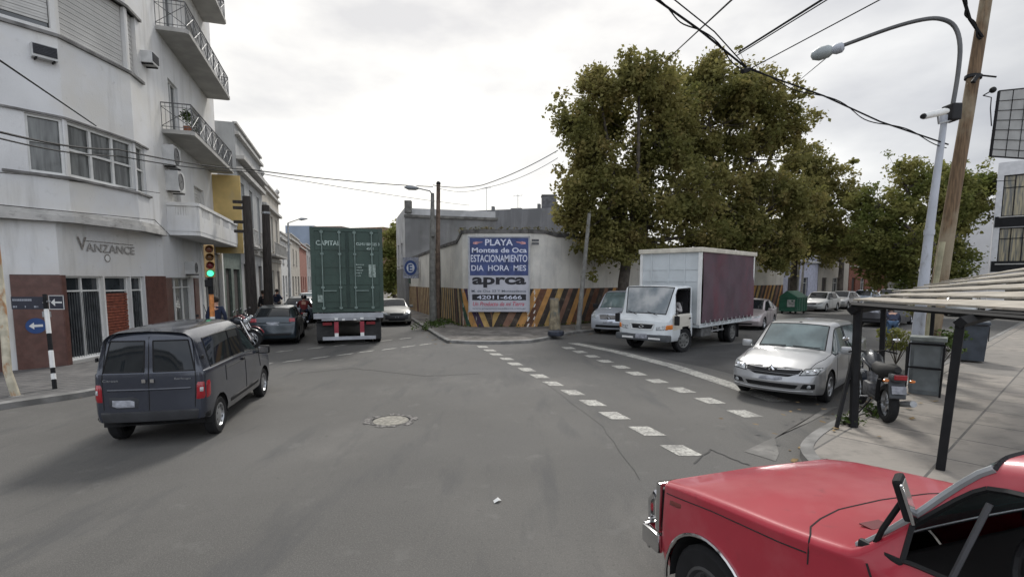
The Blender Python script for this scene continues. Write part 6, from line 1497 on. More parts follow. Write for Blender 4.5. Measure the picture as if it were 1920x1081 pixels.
# ---- red pickup, foreground right.  local frame: +x = forwards, +y = its left (towards the camera), built about its front left corner
ru = Vector((math.sin(R(17.5)), -math.cos(R(17.5)), 0)); rf = -ru
P0r = Vector((1.05, 3.57, 0)); Wd = 1.62; rv = Vector((math.cos(R(17.5)), math.sin(R(17.5)), 0))
ro = P0r + rv * (Wd / 2) + ru * .56
redp = paint('red_paint', (.36, .016, .035), .0, .40, .10)
overlay(redp, (.50, .17, .18), .9, .46, .70, (1, 1, 1), .5)
overlay(redp, (.16, .02, .03), 7, .62, .72, (1, 1, 1), .4)
rs = dict(st=[S(.50, .36, .905, .985, .80, n='a', box=1, zm=.66), S(.30, .34, .945, 1.03, .81, n='b', box=1, zm=.66), S(-.10, .34, 1.0, 1.09, .81, n='c', box=1, zm=.68), S(-.50, .34, 1.05, 1.145, .81, n='d', box=1, zm=.72), S(-.90, .34, 1.12, 1.23, .81, n='cowl', box=1, zm=.74),
              S(-1.10, .34, 1.14, 1.50, .81, .68, True, n='wst', rr=.08, zw=1.25), S(-1.31, .34, 1.17, 1.75, .81, .61, True, n='head', rr=.07, zw=1.27), S(-1.75, .34, 1.18, 1.80, .81, .62, True, n='b1', rr=.07, zw=1.28), S(-2.05, .34, 1.18, 1.80, .81, .62, True, n='b2', rr=.07, zw=1.28), S(-2.15, .34, 1.18, 1.78, .81, .61, True, n='bk', rr=.07, zw=1.28), S(-2.24, .34, 1.16, 1.18, .81, n='bed'), S(-3.7, .36, 1.14, 1.16, .81, n='z')],
          front=dict(f=[0, .5, .93], bulge=.02, nose=[-.03, -.01, .0, .01, .03, .03, .02, .01, 0, 0]), rear=dict(f=[0, .5, .95], bulge=.01),
          glass={'windscreen': ('cowl', 'head', 6.2, 9), 'side_window': ('wst', 'b1', 5, 5.8), 'rear_window': ('bk', 'bed', 7, 9)}, gm=carglass2, rimm=mat('rim_shadow', (.05, .05, .05), .6), rimk='steel', wheels=(.0, -2.55), wr=.36, hw=.81, paint=redp, k=5, arch=.42, open=('side_window', 'rear_window'), sealr=.012)  # rims of dark, dirty steel
red, rb2, rp = car('red_pickup', ro, rf, 'old glossy red pickup in the near right corner, bonnet towards the crossing', 'pickup', rs)
# ================================================================== STREET FURNITURE AND SMALL THINGS
# traffic light
tl = empty('traffic_light', (-9.15, 15.6, .11), R(-150), 'traffic light with green lit on an orange and white banded pole at the left kerb', 'traffic light')
orange_m = mat('pole_orange', (.55, .21, .06), .6, var=.2, scale=8); yel_m = mat('signal_housing', (.36, .23, .09), .5, var=.15)
q_ = MB(); q_.tube([(0, 0, 0), (0, 0, 2.35)], .065, 12); q_.build('pole', orange_m, tl, smooth=True)
each('white_band', paint_w, tl, [lambda q, z=z: q.tube([(0, 0, z), (0, 0, z + .22)], .068, 12) for z in (.35, .95)], smooth=True)
q_ = MB(); q_.tube([(0, 0, 1.85), (0, 0, 2.38)], .075, 12); q_.build('black_sleeve', black_m, tl)
hdv = MB(); hdv.rbox((0, 0, 2.84), (.27, .20, .98), .03); hdv.build('housing', yel_m, tl)
lens = [('lens', mat('lens_off_a', (.10, .03, .01), .3)), ('lens', mat('lens_off_b', (.10, .045, .01), .3)), ('lens', mat('lens_red_off', (.13, .01, .012), .3)), ('lens', mat('lens_green', (.08, .80, .42), .3, emit=1.3))]
for i, (nm2, m) in enumerate(lens):
    z = 3.20 - i * .24
    for sg in ((-1,) if True else ()):
        q_ = MB(); q_.lathe([(0, .125), (.07, .120), (.092, .105)], (0, 0, z), 'Y', 16); ln = q_.build(nm2, m, tl, smooth=True)
        q_ = MB(); q_.lathe([(.105, .10), (.108, .26)], (0, 0, z), 'Y', 14, R(0), R(180)); q_.build('visor', yel_m, ln)
        q_ = MB(); q_.lathe([(.11, .102), (.094, .104)], (0, 0, z), 'Y', 16); q_.build('rim', black_m, ln)
# turn it to face the camera
tl.rotation_euler = (0, 0, math.atan2(0 - 15.6, 0 + 9.15) - R(90) + R(6))
q_ = MB(); q_.rbox((.05, .02, 2.18), (.2, .16, .22), .02); q_.build('pedestrian_signal', black_m, tl)
# street name post
sp0 = G(103, 729, .11); sg_ = empty('street_sign', sp0, 0, 'black and white banded post with street name plate and white one way arrow', 'sign')
tt = rel(D(84, 552, 11.1), sg_)
q_ = MB(); q_.tube([(0, 0, 0), tt], .042, 10); q_.build('post', black_m, sg_)
each('white_band', paint_w, sg_, [lambda q, a=a: q.tube([tt * a[0], tt * a[1]], .045, 10) for a in ((.10, .16), (.22, .40), (.58, .84))])
pl0 = rel(D(20, 556, 11.1), sg_); pl1 = rel(D(82, 556, 11.15), sg_); plz = .27
q_ = MB(); cc = (pl0 + pl1) / 2; q_.box(cc - Z * plz / 2, ((pl1 - pl0).length, .02, plz), rz=.05); q_.build('name_plate', mat('plate_black', (.018, .02, .035), .4), sg_)
q_ = MB(); L_ = (pl1 - pl0); 
rx = random.Random(2); u = .06
while u < .62: w_ = rx.uniform(.02, .045); q_.box(pl0 + L_ * (u + w_ / 2) - Z * .07 - Vector((0, .014, 0)), (w_ * .72, .002, .045)); u += w_ * 1.35
for u in (.06, .10, .15, .42, .70, .74, .79, .84, .88): q_.box(pl0 + L_ * (u + .015) - Z * .215 - Vector((0, .014, 0)), (.022, .002, .04))
q_.build('lettering', mat('faded_lettering', (.35, .37, .42), .6), sg_)
a0 = rel(D(92, 553, 11.0), sg_); a1 = rel(D(119, 553, 11.05), sg_); ac_ = (a0 + a1) / 2 - Z * .155
q_ = MB(); q_.rbox(ac_, (.33, .02, .31), .008); q_.build('arrow_plate', MATS['plate_black'], sg_)
q_ = MB()
for (x, z, w, h) in ((0, .145, .33, .012), (0, -.145, .33, .012), (-.155, 0, .012, .29), (.155, 0, .012, .29)): q_.box(ac_ + Vector((x, -.013, z)), (w, .003, h))
q_.add(arrow(ac_ + Vector((0, -.014, 0)), Vector((1, 0, 0)), Z, .24, .016, .09, 0), [(0, 1, 2, 3, 4, 5, 6)]); q_.build('arrow', paint_w, sg_)
q_ = MB(); q_.tube([pl1 - Z * .13 + Vector((-.02, 0, 0)), a0 - Z * .13], .022, 6); q_.box(tt + Vector((.05, -.05, -.42)), (.16, .04, .12)); q_.build('clamp', metal_g, sg_)
# old leaning pole
lpn = empty('leaning_pole', G(30, 742, .11), 0, 'old cream and rust coloured pole leaning at the left edge', 'pole')
q_ = MB(); q_.tube([Vector((0, 0, -.02)), Vector((-.12, 0, .5)), rel(D(2, 545, 10.5), lpn), rel(D(-14, 400, 10.5), lpn)], [.075, .068, .062, .055], 10); pm_ = mat('cream_rust', (.46, .42, .32), .8, var=.15, scale=6); overlay(pm_, (.30, .14, .05), 5, .50, .6, (1, 1, .4), .9); q_.build('post', pm_, lpn, smooth=True)
q_ = MB(); q_.lathe([(0, .03), (.10, .025), (.15, 0)], (0, 0, -.01), n=12); q_.build('base', kerb_m, lpn)

# ------------------------------------------------------------------ people
def skin_mesh(name, V, E, rad, m, parent, sub=2, root=0):
    me = bpy.data.meshes.new(name); bm = bmesh.new(); lay = bm.verts.layers.skin.verify(); vs = []
    for i, p in enumerate(V):
        v = bm.verts.new(p); vs.append(v); r = rad[i]; v[lay].radius = (r, r) if not isinstance(r, tuple) else r; v[lay].use_root = (i == root)
    for a, b2_ in E: bm.edges.new((vs[a], vs[b2_]))
    bm.to_mesh(me); bm.free(); o = bpy.data.objects.new(name, me); col.objects.link(o)
    o.modifiers.new('skin', 'SKIN'); s_ = o.modifiers.new('sub', 'SUBSURF'); s_.levels = s_.render_levels = sub
    me2 = bpy.data.meshes.new_from_object(o.evaluated_get(bpy.context.evaluated_depsgraph_get())); bpy.data.objects.remove(o)
    me2.materials.clear(); me2.materials.append(m)
    for p in me2.polygons: p.use_smooth = True
    o = bpy.data.objects.new(name, me2); col.objects.link(o); o.parent = parent; return o
def person(loc, rz, label, J, top_m, leg_m, shoe_m=None, hair_m=None, fingers=True, helmet=None, group=None):
    """J: joints by name in local metres, facing +y"""
    e = empty('person', loc, rz, label, 'person', group)
    N = ['pelvis', 'waist', 'chest', 'neck', 'head', 'hip_l', 'knee_l', 'ankle_l', 'toe_l', 'hip_r', 'knee_r', 'ankle_r', 'toe_r', 'sh_l', 'el_l', 'wr_l', 'sh_r', 'el_r', 'wr_r']
    P = {n: Vector(J[n]) for n in N}
    hd_ = (P['head'] - P['neck']).normalized(); P['head_top'] = P['head'] + hd_ * .11; N2 = N + ['head_top']
    rad = dict(pelvis=(.13, .10), waist=(.12, .09), chest=(.145, .10), neck=.052, head=.092, head_top=.075, hip_l=.085, knee_l=.055, ankle_l=.036, toe_l=.032, hip_r=.085, knee_r=.055, ankle_r=.036, toe_r=.032, sh_l=.055, el_l=.040, wr_l=.026, sh_r=.055, el_r=.040, wr_r=.026)
    Ed = [('pelvis', 'waist'), ('waist', 'chest'), ('chest', 'neck'), ('neck', 'head'), ('head', 'head_top'), ('pelvis', 'hip_l'), ('hip_l', 'knee_l'), ('knee_l', 'ankle_l'), ('ankle_l', 'toe_l'), ('pelvis', 'hip_r'), ('hip_r', 'knee_r'), ('knee_r', 'ankle_r'), ('ankle_r', 'toe_r'), ('chest', 'sh_l'), ('sh_l', 'el_l'), ('el_l', 'wr_l'), ('chest', 'sh_r'), ('sh_r', 'el_r'), ('el_r', 'wr_r')]
    V = [P[n] for n in N2]; Rr = [rad[n] for n in N2]; E_ = [(N2.index(a), N2.index(b2_)) for a, b2_ in Ed]
    for sd_ in ('l', 'r'):      # hands: palm, four bent fingers and a thumb
        w = P['wr_' + sd_]; d = (w - P['el_' + sd_]).normalized(); sx = Vector((1, 0, 0)).cross(d).normalized(); side = d.cross(sx).normalized()
        V.append(w + d * .07); Rr.append((.030, .016)); ip = len(V) - 1; E_.append((N2.index('wr_' + sd_), ip))
        for k in range(4):
            o_ = side * 0 + sx * (k - 1.5) * .019; L1 = (.030, .036, .034, .027)[k]
            V += [w + d * .085 + o_, w + d * (.085 + L1) + o_ + side * .006, w + d * (.085 + L1 * 1.9) + o_ + side * .024]; Rr += [.009, .0085, .007]; n0 = len(V) - 3; E_ += [(ip, n0), (n0, n0 + 1), (n0 + 1, n0 + 2)]
        V += [w + d * .035 + sx * .034, w + d * .075 + sx * .048 + side * .012]; Rr += [.010, .008]; n0 = len(V) - 2; E_ += [(N2.index('wr_' + sd_), n0), (n0, n0 + 1)]
    body = skin_mesh('body', V, E_, Rr, skin_m, e, 1)
    def cloth(nm3, names, m, grow):
        V2 = [P[n] for n in names]; r2 = []
        for n in names: r = rad[n]; r2.append((r[0] + grow, r[1] + grow) if isinstance(r, tuple) else r + grow)
        return skin_mesh(nm3, V2, [(names.index(a), names.index(b2_)) for a, b2_ in Ed2 if a in names and b2_ in names], r2, m, e, 2, 0)
    P['collar'] = P['chest'].lerp(P['neck'], .72); rad['collar'] = .062; Ed2 = Ed + [('chest', 'collar')]
    cloth('trousers', ['pelvis', 'hip_l', 'knee_l', 'ankle_l', 'hip_r', 'knee_r', 'ankle_r'], leg_m, .016)
    cloth('jacket', ['waist', 'chest', 'sh_l', 'el_l', 'wr_l', 'sh_r', 'el_r', 'wr_r', 'pelvis', 'collar'], top_m, .022)
    q = MB()
    for sd_ in ('l', 'r'):
        a, t = P['ankle_' + sd_], P['toe_' + sd_]; d = (t - a); d.z = 0; q.rbox(a + d * .55 - Z * .045, (.10, d.length + .12, .085), .03, rz=math.atan2(d.y, d.x) - R(90))
    q.build('shoes', shoe_m or trimb, e, smooth=40)
    h = P['head'] + hd_ * .03
    f = MB(); f.ball(h + Vector((0, .098, -.005)), .016, 8, 5, (.8, 1, 1.5)); [f.ball(h + Vector((s * .088, 0, 0)), .022, 8, 5, (.4, .8, 1.3)) for s in (1, -1)]; f.build('nose_and_ears', skin_m, body, smooth=True)
    f = MB(); [f.ball(h + Vector((s * .032, .085, .022)), .010, 6, 4) for s in (1, -1)]; f.box(h + Vector((0, .092, -.045)), (.045, .006, .008)); f.build('face_marks', dark_m, body)
    q = MB()
    if helmet: q.ball(h + Z * .02, .135, 14, 10, (1, 1.1, 1)); q.build('helmet', helmet, e, smooth=True)
    else: q.ball(h + Vector((0, -.018, .035)), .108, 14, 10, (.95, 1, 1)); q.build('hair', hair_m or mat('dark_hair', (.02, .014, .01), .8), e, smooth=True)
    return e
STAND = dict(pelvis=(0, 0, .93), waist=(0, .01, 1.08), chest=(0, .0, 1.30), neck=(0, .01, 1.47), head=(0, .03, 1.58), hip_l=(-.09, 0, .88), knee_l=(-.10, .03, .49), ankle_l=(-.10, -.02, .09), toe_l=(-.11, .12, .04), hip_r=(.09, 0, .88), knee_r=(.11, .05, .49), ankle_r=(.12, .06, .09), toe_r=(.13, .20, .04),
             sh_l=(-.18, 0, 1.38), el_l=(-.26, -.02, 1.12), wr_l=(-.25, .05, .88), sh_r=(.18, 0, 1.38), el_r=(.26, -.02, 1.12), wr_r=(.25, .05, .88))
navy = mat('navy_cloth', (.015, .022, .05), .9, var=.25, scale=8); jean = mat('jeans', (.07, .12, .20), .9, var=.2, scale=10); greyc = mat('grey_cloth', (.10, .10, .11), .9, var=.2); redc = mat('dark_red_cloth', (.14, .02, .02), .9); lightc = mat('pale_shirt', (.40, .38, .37), .9, var=.1)
person((-9.52, 16.45, .12), R(15), 'pedestrian in dark jacket and blue jeans standing behind the traffic light pole', STAND, navy, jean)
person((-12.75, 26.3, .12), R(60), 'person in black clothes standing beside the two dark timber poles', STAND, mat('black_cloth', (.012, .012, .015), .9), navy)
person((-13.75, 30.0, .12), R(-20), 'person in dark blue farther along the left pavement, beyond the poles', {**STAND, 'el_r': (.30, .05, 1.15), 'wr_r': (.18, .22, 1.2)}, navy, greyc)
SIT = dict(pelvis=(0, 0, .52), waist=(0, .02, .66), chest=(0, .05, .88), neck=(0, .08, 1.05), head=(0, .10, 1.16), hip_l=(-.09, .03, .50), knee_l=(-.14, .42, .52), ankle_l=(-.13, .46, .14), toe_l=(-.13, .60, .09), hip_r=(.09, .03, .50), knee_r=(.14, .42, .52), ankle_r=(.13, .46, .14), toe_r=(.13, .60, .09),
           sh_l=(-.18, .04, .96), el_l=(-.25, .20, .76), wr_l=(-.20, .42, .86), sh_r=(.18, .04, .96), el_r=(.26, .12, .76), wr_r=(.20, .38, .84))
# truck driver on the open window side, seated in the cab
dl = trk.matrix_basis @ Vector((-.16, .50, .64)); dloc = Matrix.Translation(to) @ Matrix.Rotation(math.atan2(th.y, th.x), 4, 'Z') @ Vector((-.14, .50, .62))
person(tuple(dloc), math.atan2(th.y, th.x) - R(90), 'truck driver in red cap and pale shirt seated behind the open cab window', {**SIT, 'el_l': (-.30, .12, .72)}, lightc, greyc, hair_m=mat('red_cap', (.30, .03, .04), .8))
# bending person at the right
BEND = dict(STAND); BEND.update(waist=(0, .10, 1.02), chest=(0, .32, 1.15), neck=(0, .46, 1.20), head=(0, .57, 1.24), sh_l=(-.18, .36, 1.16), el_l=(-.22, .46, .90), wr_l=(-.16, .58, .70), sh_r=(.18, .36, 1.16), el_r=(.22, .48, .90), wr_r=(.15, .60, .70))
person((13.5, 18.1, 0), R(-30), 'person in dark jacket and blue jeans bending down behind the lamp post', BEND, navy, jean)

# ------------------------------------------------------------------ motorcycles
def motorbike(loc, heading, label, tank_m, group=None, rider=False):
    e = empty('motorcycle', loc, math.atan2(heading[1], heading[0]), label, 'motorcycle', group)   # +x forward, origin under the rear wheel
    for x, w in ((0, .13), (1.28, .10)):
        q = MB(); q.lathe([(.22, -w / 2), (.27, -w / 2), (.305, -w * .3), (.315, 0), (.305, w * .3), (.27, w / 2), (.22, w / 2), (.22, -w / 2)], (0, 0, 0), 'Y', 24); t = q.build('wheel', rubber, e, smooth=30); t.location = (x, 0, .315)
        q = MB(); q.lathe([(.225, -.02), (.20, -.03), (.20, .03), (.225, .02)], (0, 0, 0), 'Y', 24); q.lathe([(0, -.05), (.05, -.05), (.05, .05), (0, .05)], (0, 0, 0), 'Y', 10)
        for k in range(6): a = R(60 * k); q.tube([(.03 * math.cos(a), 0, .03 * math.sin(a)), (.21 * math.cos(a), 0, .21 * math.sin(a))], .012, 4)
        q.build('rim', rim_m, t)
    q = MB(); q.tube([(0, .11, .315), (.45, .12, .36)], .022, 6); q.tube([(0, -.11, .315), (.45, -.12, .36)], .022, 6); q.tube([(.45, 0, .36), (.40, 0, .72), (.95, 0, .86), (.78, 0, .40), (.45, 0, .36)], .022, 6); q.tube([(.40, 0, .72), (-.15, 0, .78)], .02, 6); q.tube([(.08, .13, .34), (.0, .14, .70)], .03, 8); q.tube([(.08, -.13, .34), (.0, -.14, .70)], .03, 8); q.build('frame', black_m, e)
    q = MB(); q.tube([(1.28, .09, .315), (.98, .09, .92)], .022, 7); q.tube([(1.28, -.09, .315), (.98, -.09, .92)], .022, 7); q.build('fork', chrome, e)
    q = MB(); q.rbox((.62, 0, .42), (.34, .26, .26), .05); q.tube([(.66, 0, .50), (.74, 0, .70)], .085, 10); q.build('engine', mat('engine_grey', (.13, .13, .135), .5, metal=.5, var=.3, scale=20), e, smooth=40)
    q = MB(); q.tube([(.78, -.13, .48), (.80, -.14, .26), (.4, -.16, .22), (-.12, -.19, .34), (-.38, -.20, .40)], [.02, .022, .03, .05, .05], 8); q.build('exhaust', metal_g, e, smooth=True)
    q = MB(); q.tube([(.98, 0, .92), (.90, 0, .93), (.70, 0, .90), (.52, 0, .80)], [.08, .135, .14, .10], 12); q.build('tank', tank_m, e, smooth=True)
    q = MB(); q.tube([(.52, 0, .82), (.25, 0, .80), (-.10, 0, .86), (-.30, 0, .90)], [.10, .12, .11, .05], 10); q.build('seat', mat('seat_black', (.02, .02, .02), .7), e, smooth=True)
    q = MB(); q.rbox((-.28, 0, .78), (.24, .18, .12), .04); q.rbox((-.30, 0, .60), (.05, .22, .30), .02, ry=R(18)); q.build('tail_cover', mat('tail_plastic', (.05, .055, .06), .5), e)
    q = MB(); q.rbox((-.41, 0, .80), (.03, .17, .08), .012); q.build('tail_light', lamp_r, e)
    q = MB(); [q.ball((-.36, s * .17, .74), .032, 8, 6, (1, 1.4, .8)) for s in (1, -1)]; q.build('indicator', lamp_o, e)
    q = MB(); q.box((-.385, 0, .60), (.008, .19, .12), ry=R(18)); q.build('number_plate', plate_m, e)
    q = MB(); q.tube([(.78, .36, 1.02), (.90, .22, 1.05), (.97, 0, 1.0), (.90, -.22, 1.05), (.78, -.36, 1.02)], .014, 7); [q.tube([(.86, s * .27, 1.04), (.92, s * .36, 1.22)], .008, 5) for s in (1, -1)]; q.build('handlebar', black_m, e)
    for s in (1, -1): q = MB(); q.ball((.92, s * .38, 1.24), .055, 10, 6, (.3, 1, .75)); q.build('mirror', chrome, e)
    q = MB(); q.ball((1.10, 0, .90), .10, 12, 8, (.8, 1, 1)); q.build('headlight', lamp_w, e, smooth=True)
    q = MB(); q.lathe([(.345, -.06), (.355, 0), (.345, .06)], (1.28, 0, .315), 'Y', 12, R(20), R(150)); q.build('mudguard', tank_m, e)
    q = MB(); q.tube([(.35, .12, .30), (.28, .34, .02)], .012, 5); q.build('kickstand', black_m, e)
    q = MB(); q.tube([(.45, .14, .32), (.45, .26, .32)], .014, 5); q.tube([(.45, -.14, .32), (.45, -.26, .32)], .014, 5); q.build('footrest', metal_g, e)
    return e
mred = paint('bike_red', (.22, .015, .02), .1, .3); mblk = paint('bike_black', (.02, .025, .035), .2, .3)
mb1 = motorbike(Vector((6.02, 8.05, .12)), (.30, .95), 'dark motorcycle with red tail light parked under the wooden roof, seen from behind', mblk)
gm_ = 'motorcycles parked along the left kerb'
motorbike(Vector((-9.95, 16.9, .12)), (.95, .05), 'parked motorcycle nearest the traffic light, on the left kerb', mblk, gm_)
motorbike(Vector((-10.3, 17.7, .12)), (.95, .1), 'second parked motorcycle between the dark van and the dark hatchback', mred, gm_)
motorbike(Vector((-10.65, 18.6, .12)), (.95, .1), 'third parked motorcycle just left of the dark hatchback', mblk, gm_)
mr = motorbike(Vector((-10.15, 24.9, 0)), (LS.x, LS.y), 'motorcycle ridden away from us between the dark hatchback and the container truck', mblk)
RID = dict(SIT); RID.update(pelvis=(0, 0, .90), waist=(0, .04, 1.04), chest=(0, .12, 1.24), neck=(0, .18, 1.40), head=(0, .21, 1.50), hip_l=(-.10, .03, .88), knee_l=(-.20, .38, .74), ankle_l=(-.21, .20, .38), toe_l=(-.21, .34, .34), hip_r=(.10, .03, .88), knee_r=(.20, .38, .74), ankle_r=(.21, .20, .38), toe_r=(.21, .34, .34), sh_l=(-.19, .13, 1.30), el_l=(-.30, .32, 1.12), wr_l=(-.31, .55, 1.06), sh_r=(.19, .13, 1.30), el_r=(.30, .32, 1.12), wr_r=(.31, .55, 1.06))
rl = Vector((-10.15, 24.9, 0)) + LS * .22
person(tuple(rl), math.atan2(LS.y, LS.x) - R(90), 'motorcycle rider in dark red jacket with black helmet on the left street', RID, redc, navy, helmet=mat('black_helmet', (.015, .015, .018), .2, coat=.8))

# ------------------------------------------------------------------ roofed stand with posts, right
A_ = G(1600, 800, .12); C_ = G(1650, 765, .12); Bx = Vector((5.18, 6.0, .12))
stn = empty('roofed_stand', A_, 0, 'low stand of black posts and beams under a roof of weathered pale planks', 'stand')
def post(p0, p1, w=.07, m=black_m, name='post'):
    q = MB(); d = Vector(p1) - Vector(p0); q.tube([p0, p1], w, 4); o = q.build(name, m, stn, world=True); return o
At = D(1609, 578, 8.05); Bt = D(1801, 604, 6.0); Ct = D(1657, 572, 9.45); Dt = D(1752, 556, 11.6)
Ak = A_ + (At - A_) * .03
q_ = MB(); q_.tube([A_, At], .062, 6); q_.build('post', black_m, stn, world=True)
post(Bx, Bt, .062); post(C_, Ct, .055); post(G(1568, 803, .12), D(1606, 640, 8.1), .032)
Db = G(1760, 690, .12); post((Dt.x, Dt.y, .12), Dt, .05)
q_ = MB(); q_.tube([D(1596, 582, 8.0), At, Ct, Dt], .075, 4); q_.build('beam', black_m, stn, world=True)
q_ = MB(); q_.tube([Bt + Vector((-.05, -.05, 0)), D(1935, 570, 7.4)], .07, 4); q_.build('beam', black_m, stn, world=True)
q_ = MB(); q_.tube([D(1597, 572, 8.05), D(1600, 571, 8.0), D(1965, 600, 5.4)], .03, 4); q_.build('beam', black_m, stn, world=True)
ra, rk_, rn_, rf_ = D(1596, 565, 8.15), D(1768, 533, 11.6), D(1980, 589, 5.35), D(1985, 497, 9.4)
plank_m = mat('weathered_planks', (.37, .335, .28), .85, var=.15, scale=2, bump=.3, bscale=40, stretch=(1.5, 1.5, 6)); overlay(plank_m, (.28, .24, .18), 5, .5, .62, (.5, 2.5, 1), .8)
NP = 6; rq = random.Random(12)
for i in range(NP):
    u0, u1 = i / NP + .012, (i + 1) / NP - .012
    s0_, s1_ = ra.lerp(rk_, u0), ra.lerp(rk_, u1); e0_, e1_ = rn_.lerp(rf_, u0), rn_.lerp(rf_, u1)
    ext = .0 if i == 0 else rq.uniform(.0, .14); s0_ = s0_ + (e0_ - s0_) * ext; s1_ = s1_ + (e1_ - s1_) * ext
    q_ = MB(); nn_ = 12; up_ = Z * (.012 * i)
    top = []
    for k in range(nn_ + 1):
        t = k / nn_; w1 = rq.uniform(-.012, .012); top.append((s0_.lerp(e0_, t) + Z * (.035 + w1 * .5) + up_ , s1_.lerp(e1_, t) + Z * (.012 + w1 * .4) + up_))
    vs = []
    for a_, b3 in top: vs += [a_, b3, a_ - Z * .028, b3 - Z * .028]
    fs = []
    for k in range(nn_): o = 4 * k; fs += [(o, o + 1, o + 5, o + 4), (o + 2, o + 6, o + 7, o + 3), (o, o + 4, o + 6, o + 2), (o + 1, o + 3, o + 7, o + 5)]
    fs += [(0, 2, 3, 1), (4 * nn_, 4 * nn_ + 1, 4 * nn_ + 3, 4 * nn_ + 2)]
    q_.add(vs, fs); q_.build('plank', plank_m, stn, world=True)
    if i < NP - 0:
        q_ = MB(); q_.tube([s0_ + (s0_ - s1_) * .08 - Z * .03, e0_ + (e0_ - e1_) * .03 - Z * .03], .022, 4); q_.build('batten', black_m, stn, world=True)
# grey cabinet
cb = empty('street_cabinet', G(1738, 742, .12) + Vector((.15, .25, 0)), R(-41), 'chest high grey street cabinet with a black frame leaning on it', 'cabinet')
cgm = mat('cabinet_grey', (.13, .145, .15), .7, var=.2, scale=4); overlay(cgm, (.22, .23, .22), 3, .5, .62, (1, 1, 1), .6)
q_ = MB(); q_.rbox((0, 0, .54), (.50, .40, 1.08), .012); q_.build('body', cgm, cb)
q_ = MB(); q_.rbox((0, 0, 1.11), (.58, .47, .08), .015); q_.build('lid', mat('cabinet_lid', (.20, .22, .21), .8, var=.25, scale=5), cb)
q_ = MB(); q_.box((0, -.205, .78), (.40, .012, .42)); q_.box((0, -.205, .30), (.40, .012, .42)); q_.box((-.256, 0, .78), (.012, .3, .42)); q_.box((-.256, 0, .3), (.012, .3, .42)); q_.build('door', mat('cabinet_door', (.16, .18, .185), .6, var=.2, scale=3), cb)
q_ = MB(); 
for (a_, b3) in (((-.30, -.32, .0), (-.28, -.24, 1.02)), ((.24, -.32, 0), (.26, -.24, 1.02)), ((-.28, -.24, 1.02), (.26, -.24, 1.02)), ((-.29, -.28, .55), (.25, -.28, .55)), ((-.30, -.32, 0), (-.34, .2, .9))): q_.tube([a_, b3], .02, 5)
q_.build('leaning_frame', black_m, cb)
# bin
bn = empty('rubbish_container', G(1828, 680, .12) + Vector((.1, .3, 0)), R(-41), 'dark blue grey wheeled rubbish container standing on the right pavement', 'bin')
bm_ = mat('bin_blue_grey', (.045, .055, .07), .55, var=.2, scale=4)
q_ = MB(); q_.box((0, 0, .55), (.60, .60, .98), taper=1.18); q_.build('body', bm_, bn); q_ = MB(); q_.rbox((0, .0, 1.09), (.76, .76, .09), .03); q_.build('lid', bm_, bn)
q_ = MB(); [q_.lathe([(0, -.03), (.08, -.03), (.08, .03), (0, .03)], (x, .3, .08), 'Y', 12) for x in (-.25, .25)]; q_.build('wheel', rubber, bn)
q_ = MB(); q_.box((.36, -.1, .8), (.02, .04, .4)); q_.tube([(-.3, -.42, 1.05), (.3, -.42, 1.05)], .018, 6); q_.build('handle', trimb, bn)
# green dumpster
dp = ap(22.2) + Vector((-.1, .1, 0)); ds = empty('dumpster', dp, math.atan2(RS.y, RS.x), 'big green dumpster with sloping lid at the avenue kerb', 'dumpster')
dgm = mat('dumpster_green', (.015, .085, .050), .5, var=.2, scale=2); overlay(dgm, (.10, .13, .11), 3, .54, .7, (1, 1, 1), .6)
q_ = MB(); q_.prism([(-.95, -.60), (.95, -.60), (.95, .60), (-.95, .60)], .18, 1.15); q_.build('body', dgm, ds)
q_ = MB(); q_.add([(-.99, -.64, 1.16), (.99, -.64, 1.16), (.99, .64, 1.16), (-.99, .64, 1.16), (-.99, .1, 1.62), (.99, .1, 1.62)], [(0, 1, 5, 4), (2, 3, 4, 5), (0, 4, 3), (1, 2, 5), (0, 3, 2, 1)]); q_.build('lid', dgm, ds)
q_ = MB(); [q_.box((x, s * .615, .65), (.08, .04, .9)) for x in (-.7, -.23, .23, .7) for s in (1, -1)]; [q_.tube([(x, -.3, .9), (x * 1.1, -.3, .9)], .05, 8) for x in (-.96, .96)]; q_.build('rib', dgm, ds)
q_ = MB(); [q_.lathe([(0, -.04), (.11, -.04), (.11, .04), (0, .04)], (x, y, .11), 'Y', 12) for x in (-.75, .75) for y in (-.45, .45)]; q_.build('wheel', rubber, ds)
q_ = MB(); q_.box((-.97, -.2, .75), (.01, .5, .5)); q_.build('grey_side_panel', mat('panel_grey', (.3, .3, .28), .7, var=.3), ds)
# stump pillar and tyre on the corner
st_ = empty('stub_post', G(1040, 617, .12), 0, 'short thick flaking post in front of the striped wall', 'post')
q_ = MB(); q_.tube([(0, 0, 0), (.0, 0, .8), (-.03, 0, 1.42)], [.28, .22, .21], 12); sm_ = mat('flaking_post', (.26, .22, .15), .95, var=.3, scale=4, bump=.4); overlay(sm_, (.10, .12, .12), 3, .5, .6, (1, 1, .6), .8); q_.build('post', sm_, st_, smooth=True)
q_ = MB(); q_.lathe([(0, 1.44), (.19, 1.43), (.22, 1.38)], (-.03, 0, 0), n=12); q_.build('cap', kerb_m, st_)
ty = empty('discarded_tyre', G(1043, 630, .12) + Vector((0, .2, 0)), 0, 'old dark tyre lying on the pavement edge at the foot of the stub post', 'tyre')
q_ = MB(); q_.lathe([(.18, .04), (.24, .0), (.32, .02), (.34, .10), (.32, .19), (.24, .21), (.18, .17), (.18, .04)], (0, 0, 0), n=24); q_.build('carcass', mat('tyre_bluish', (.03, .035, .05), .7, var=.3, scale=8), ty, smooth=30); q_ = MB(); q_.lathe([(0, .03), (.17, .05)], (0, 0, 0), n=16); q_.build('rubbish_inside', dark_m, ty)
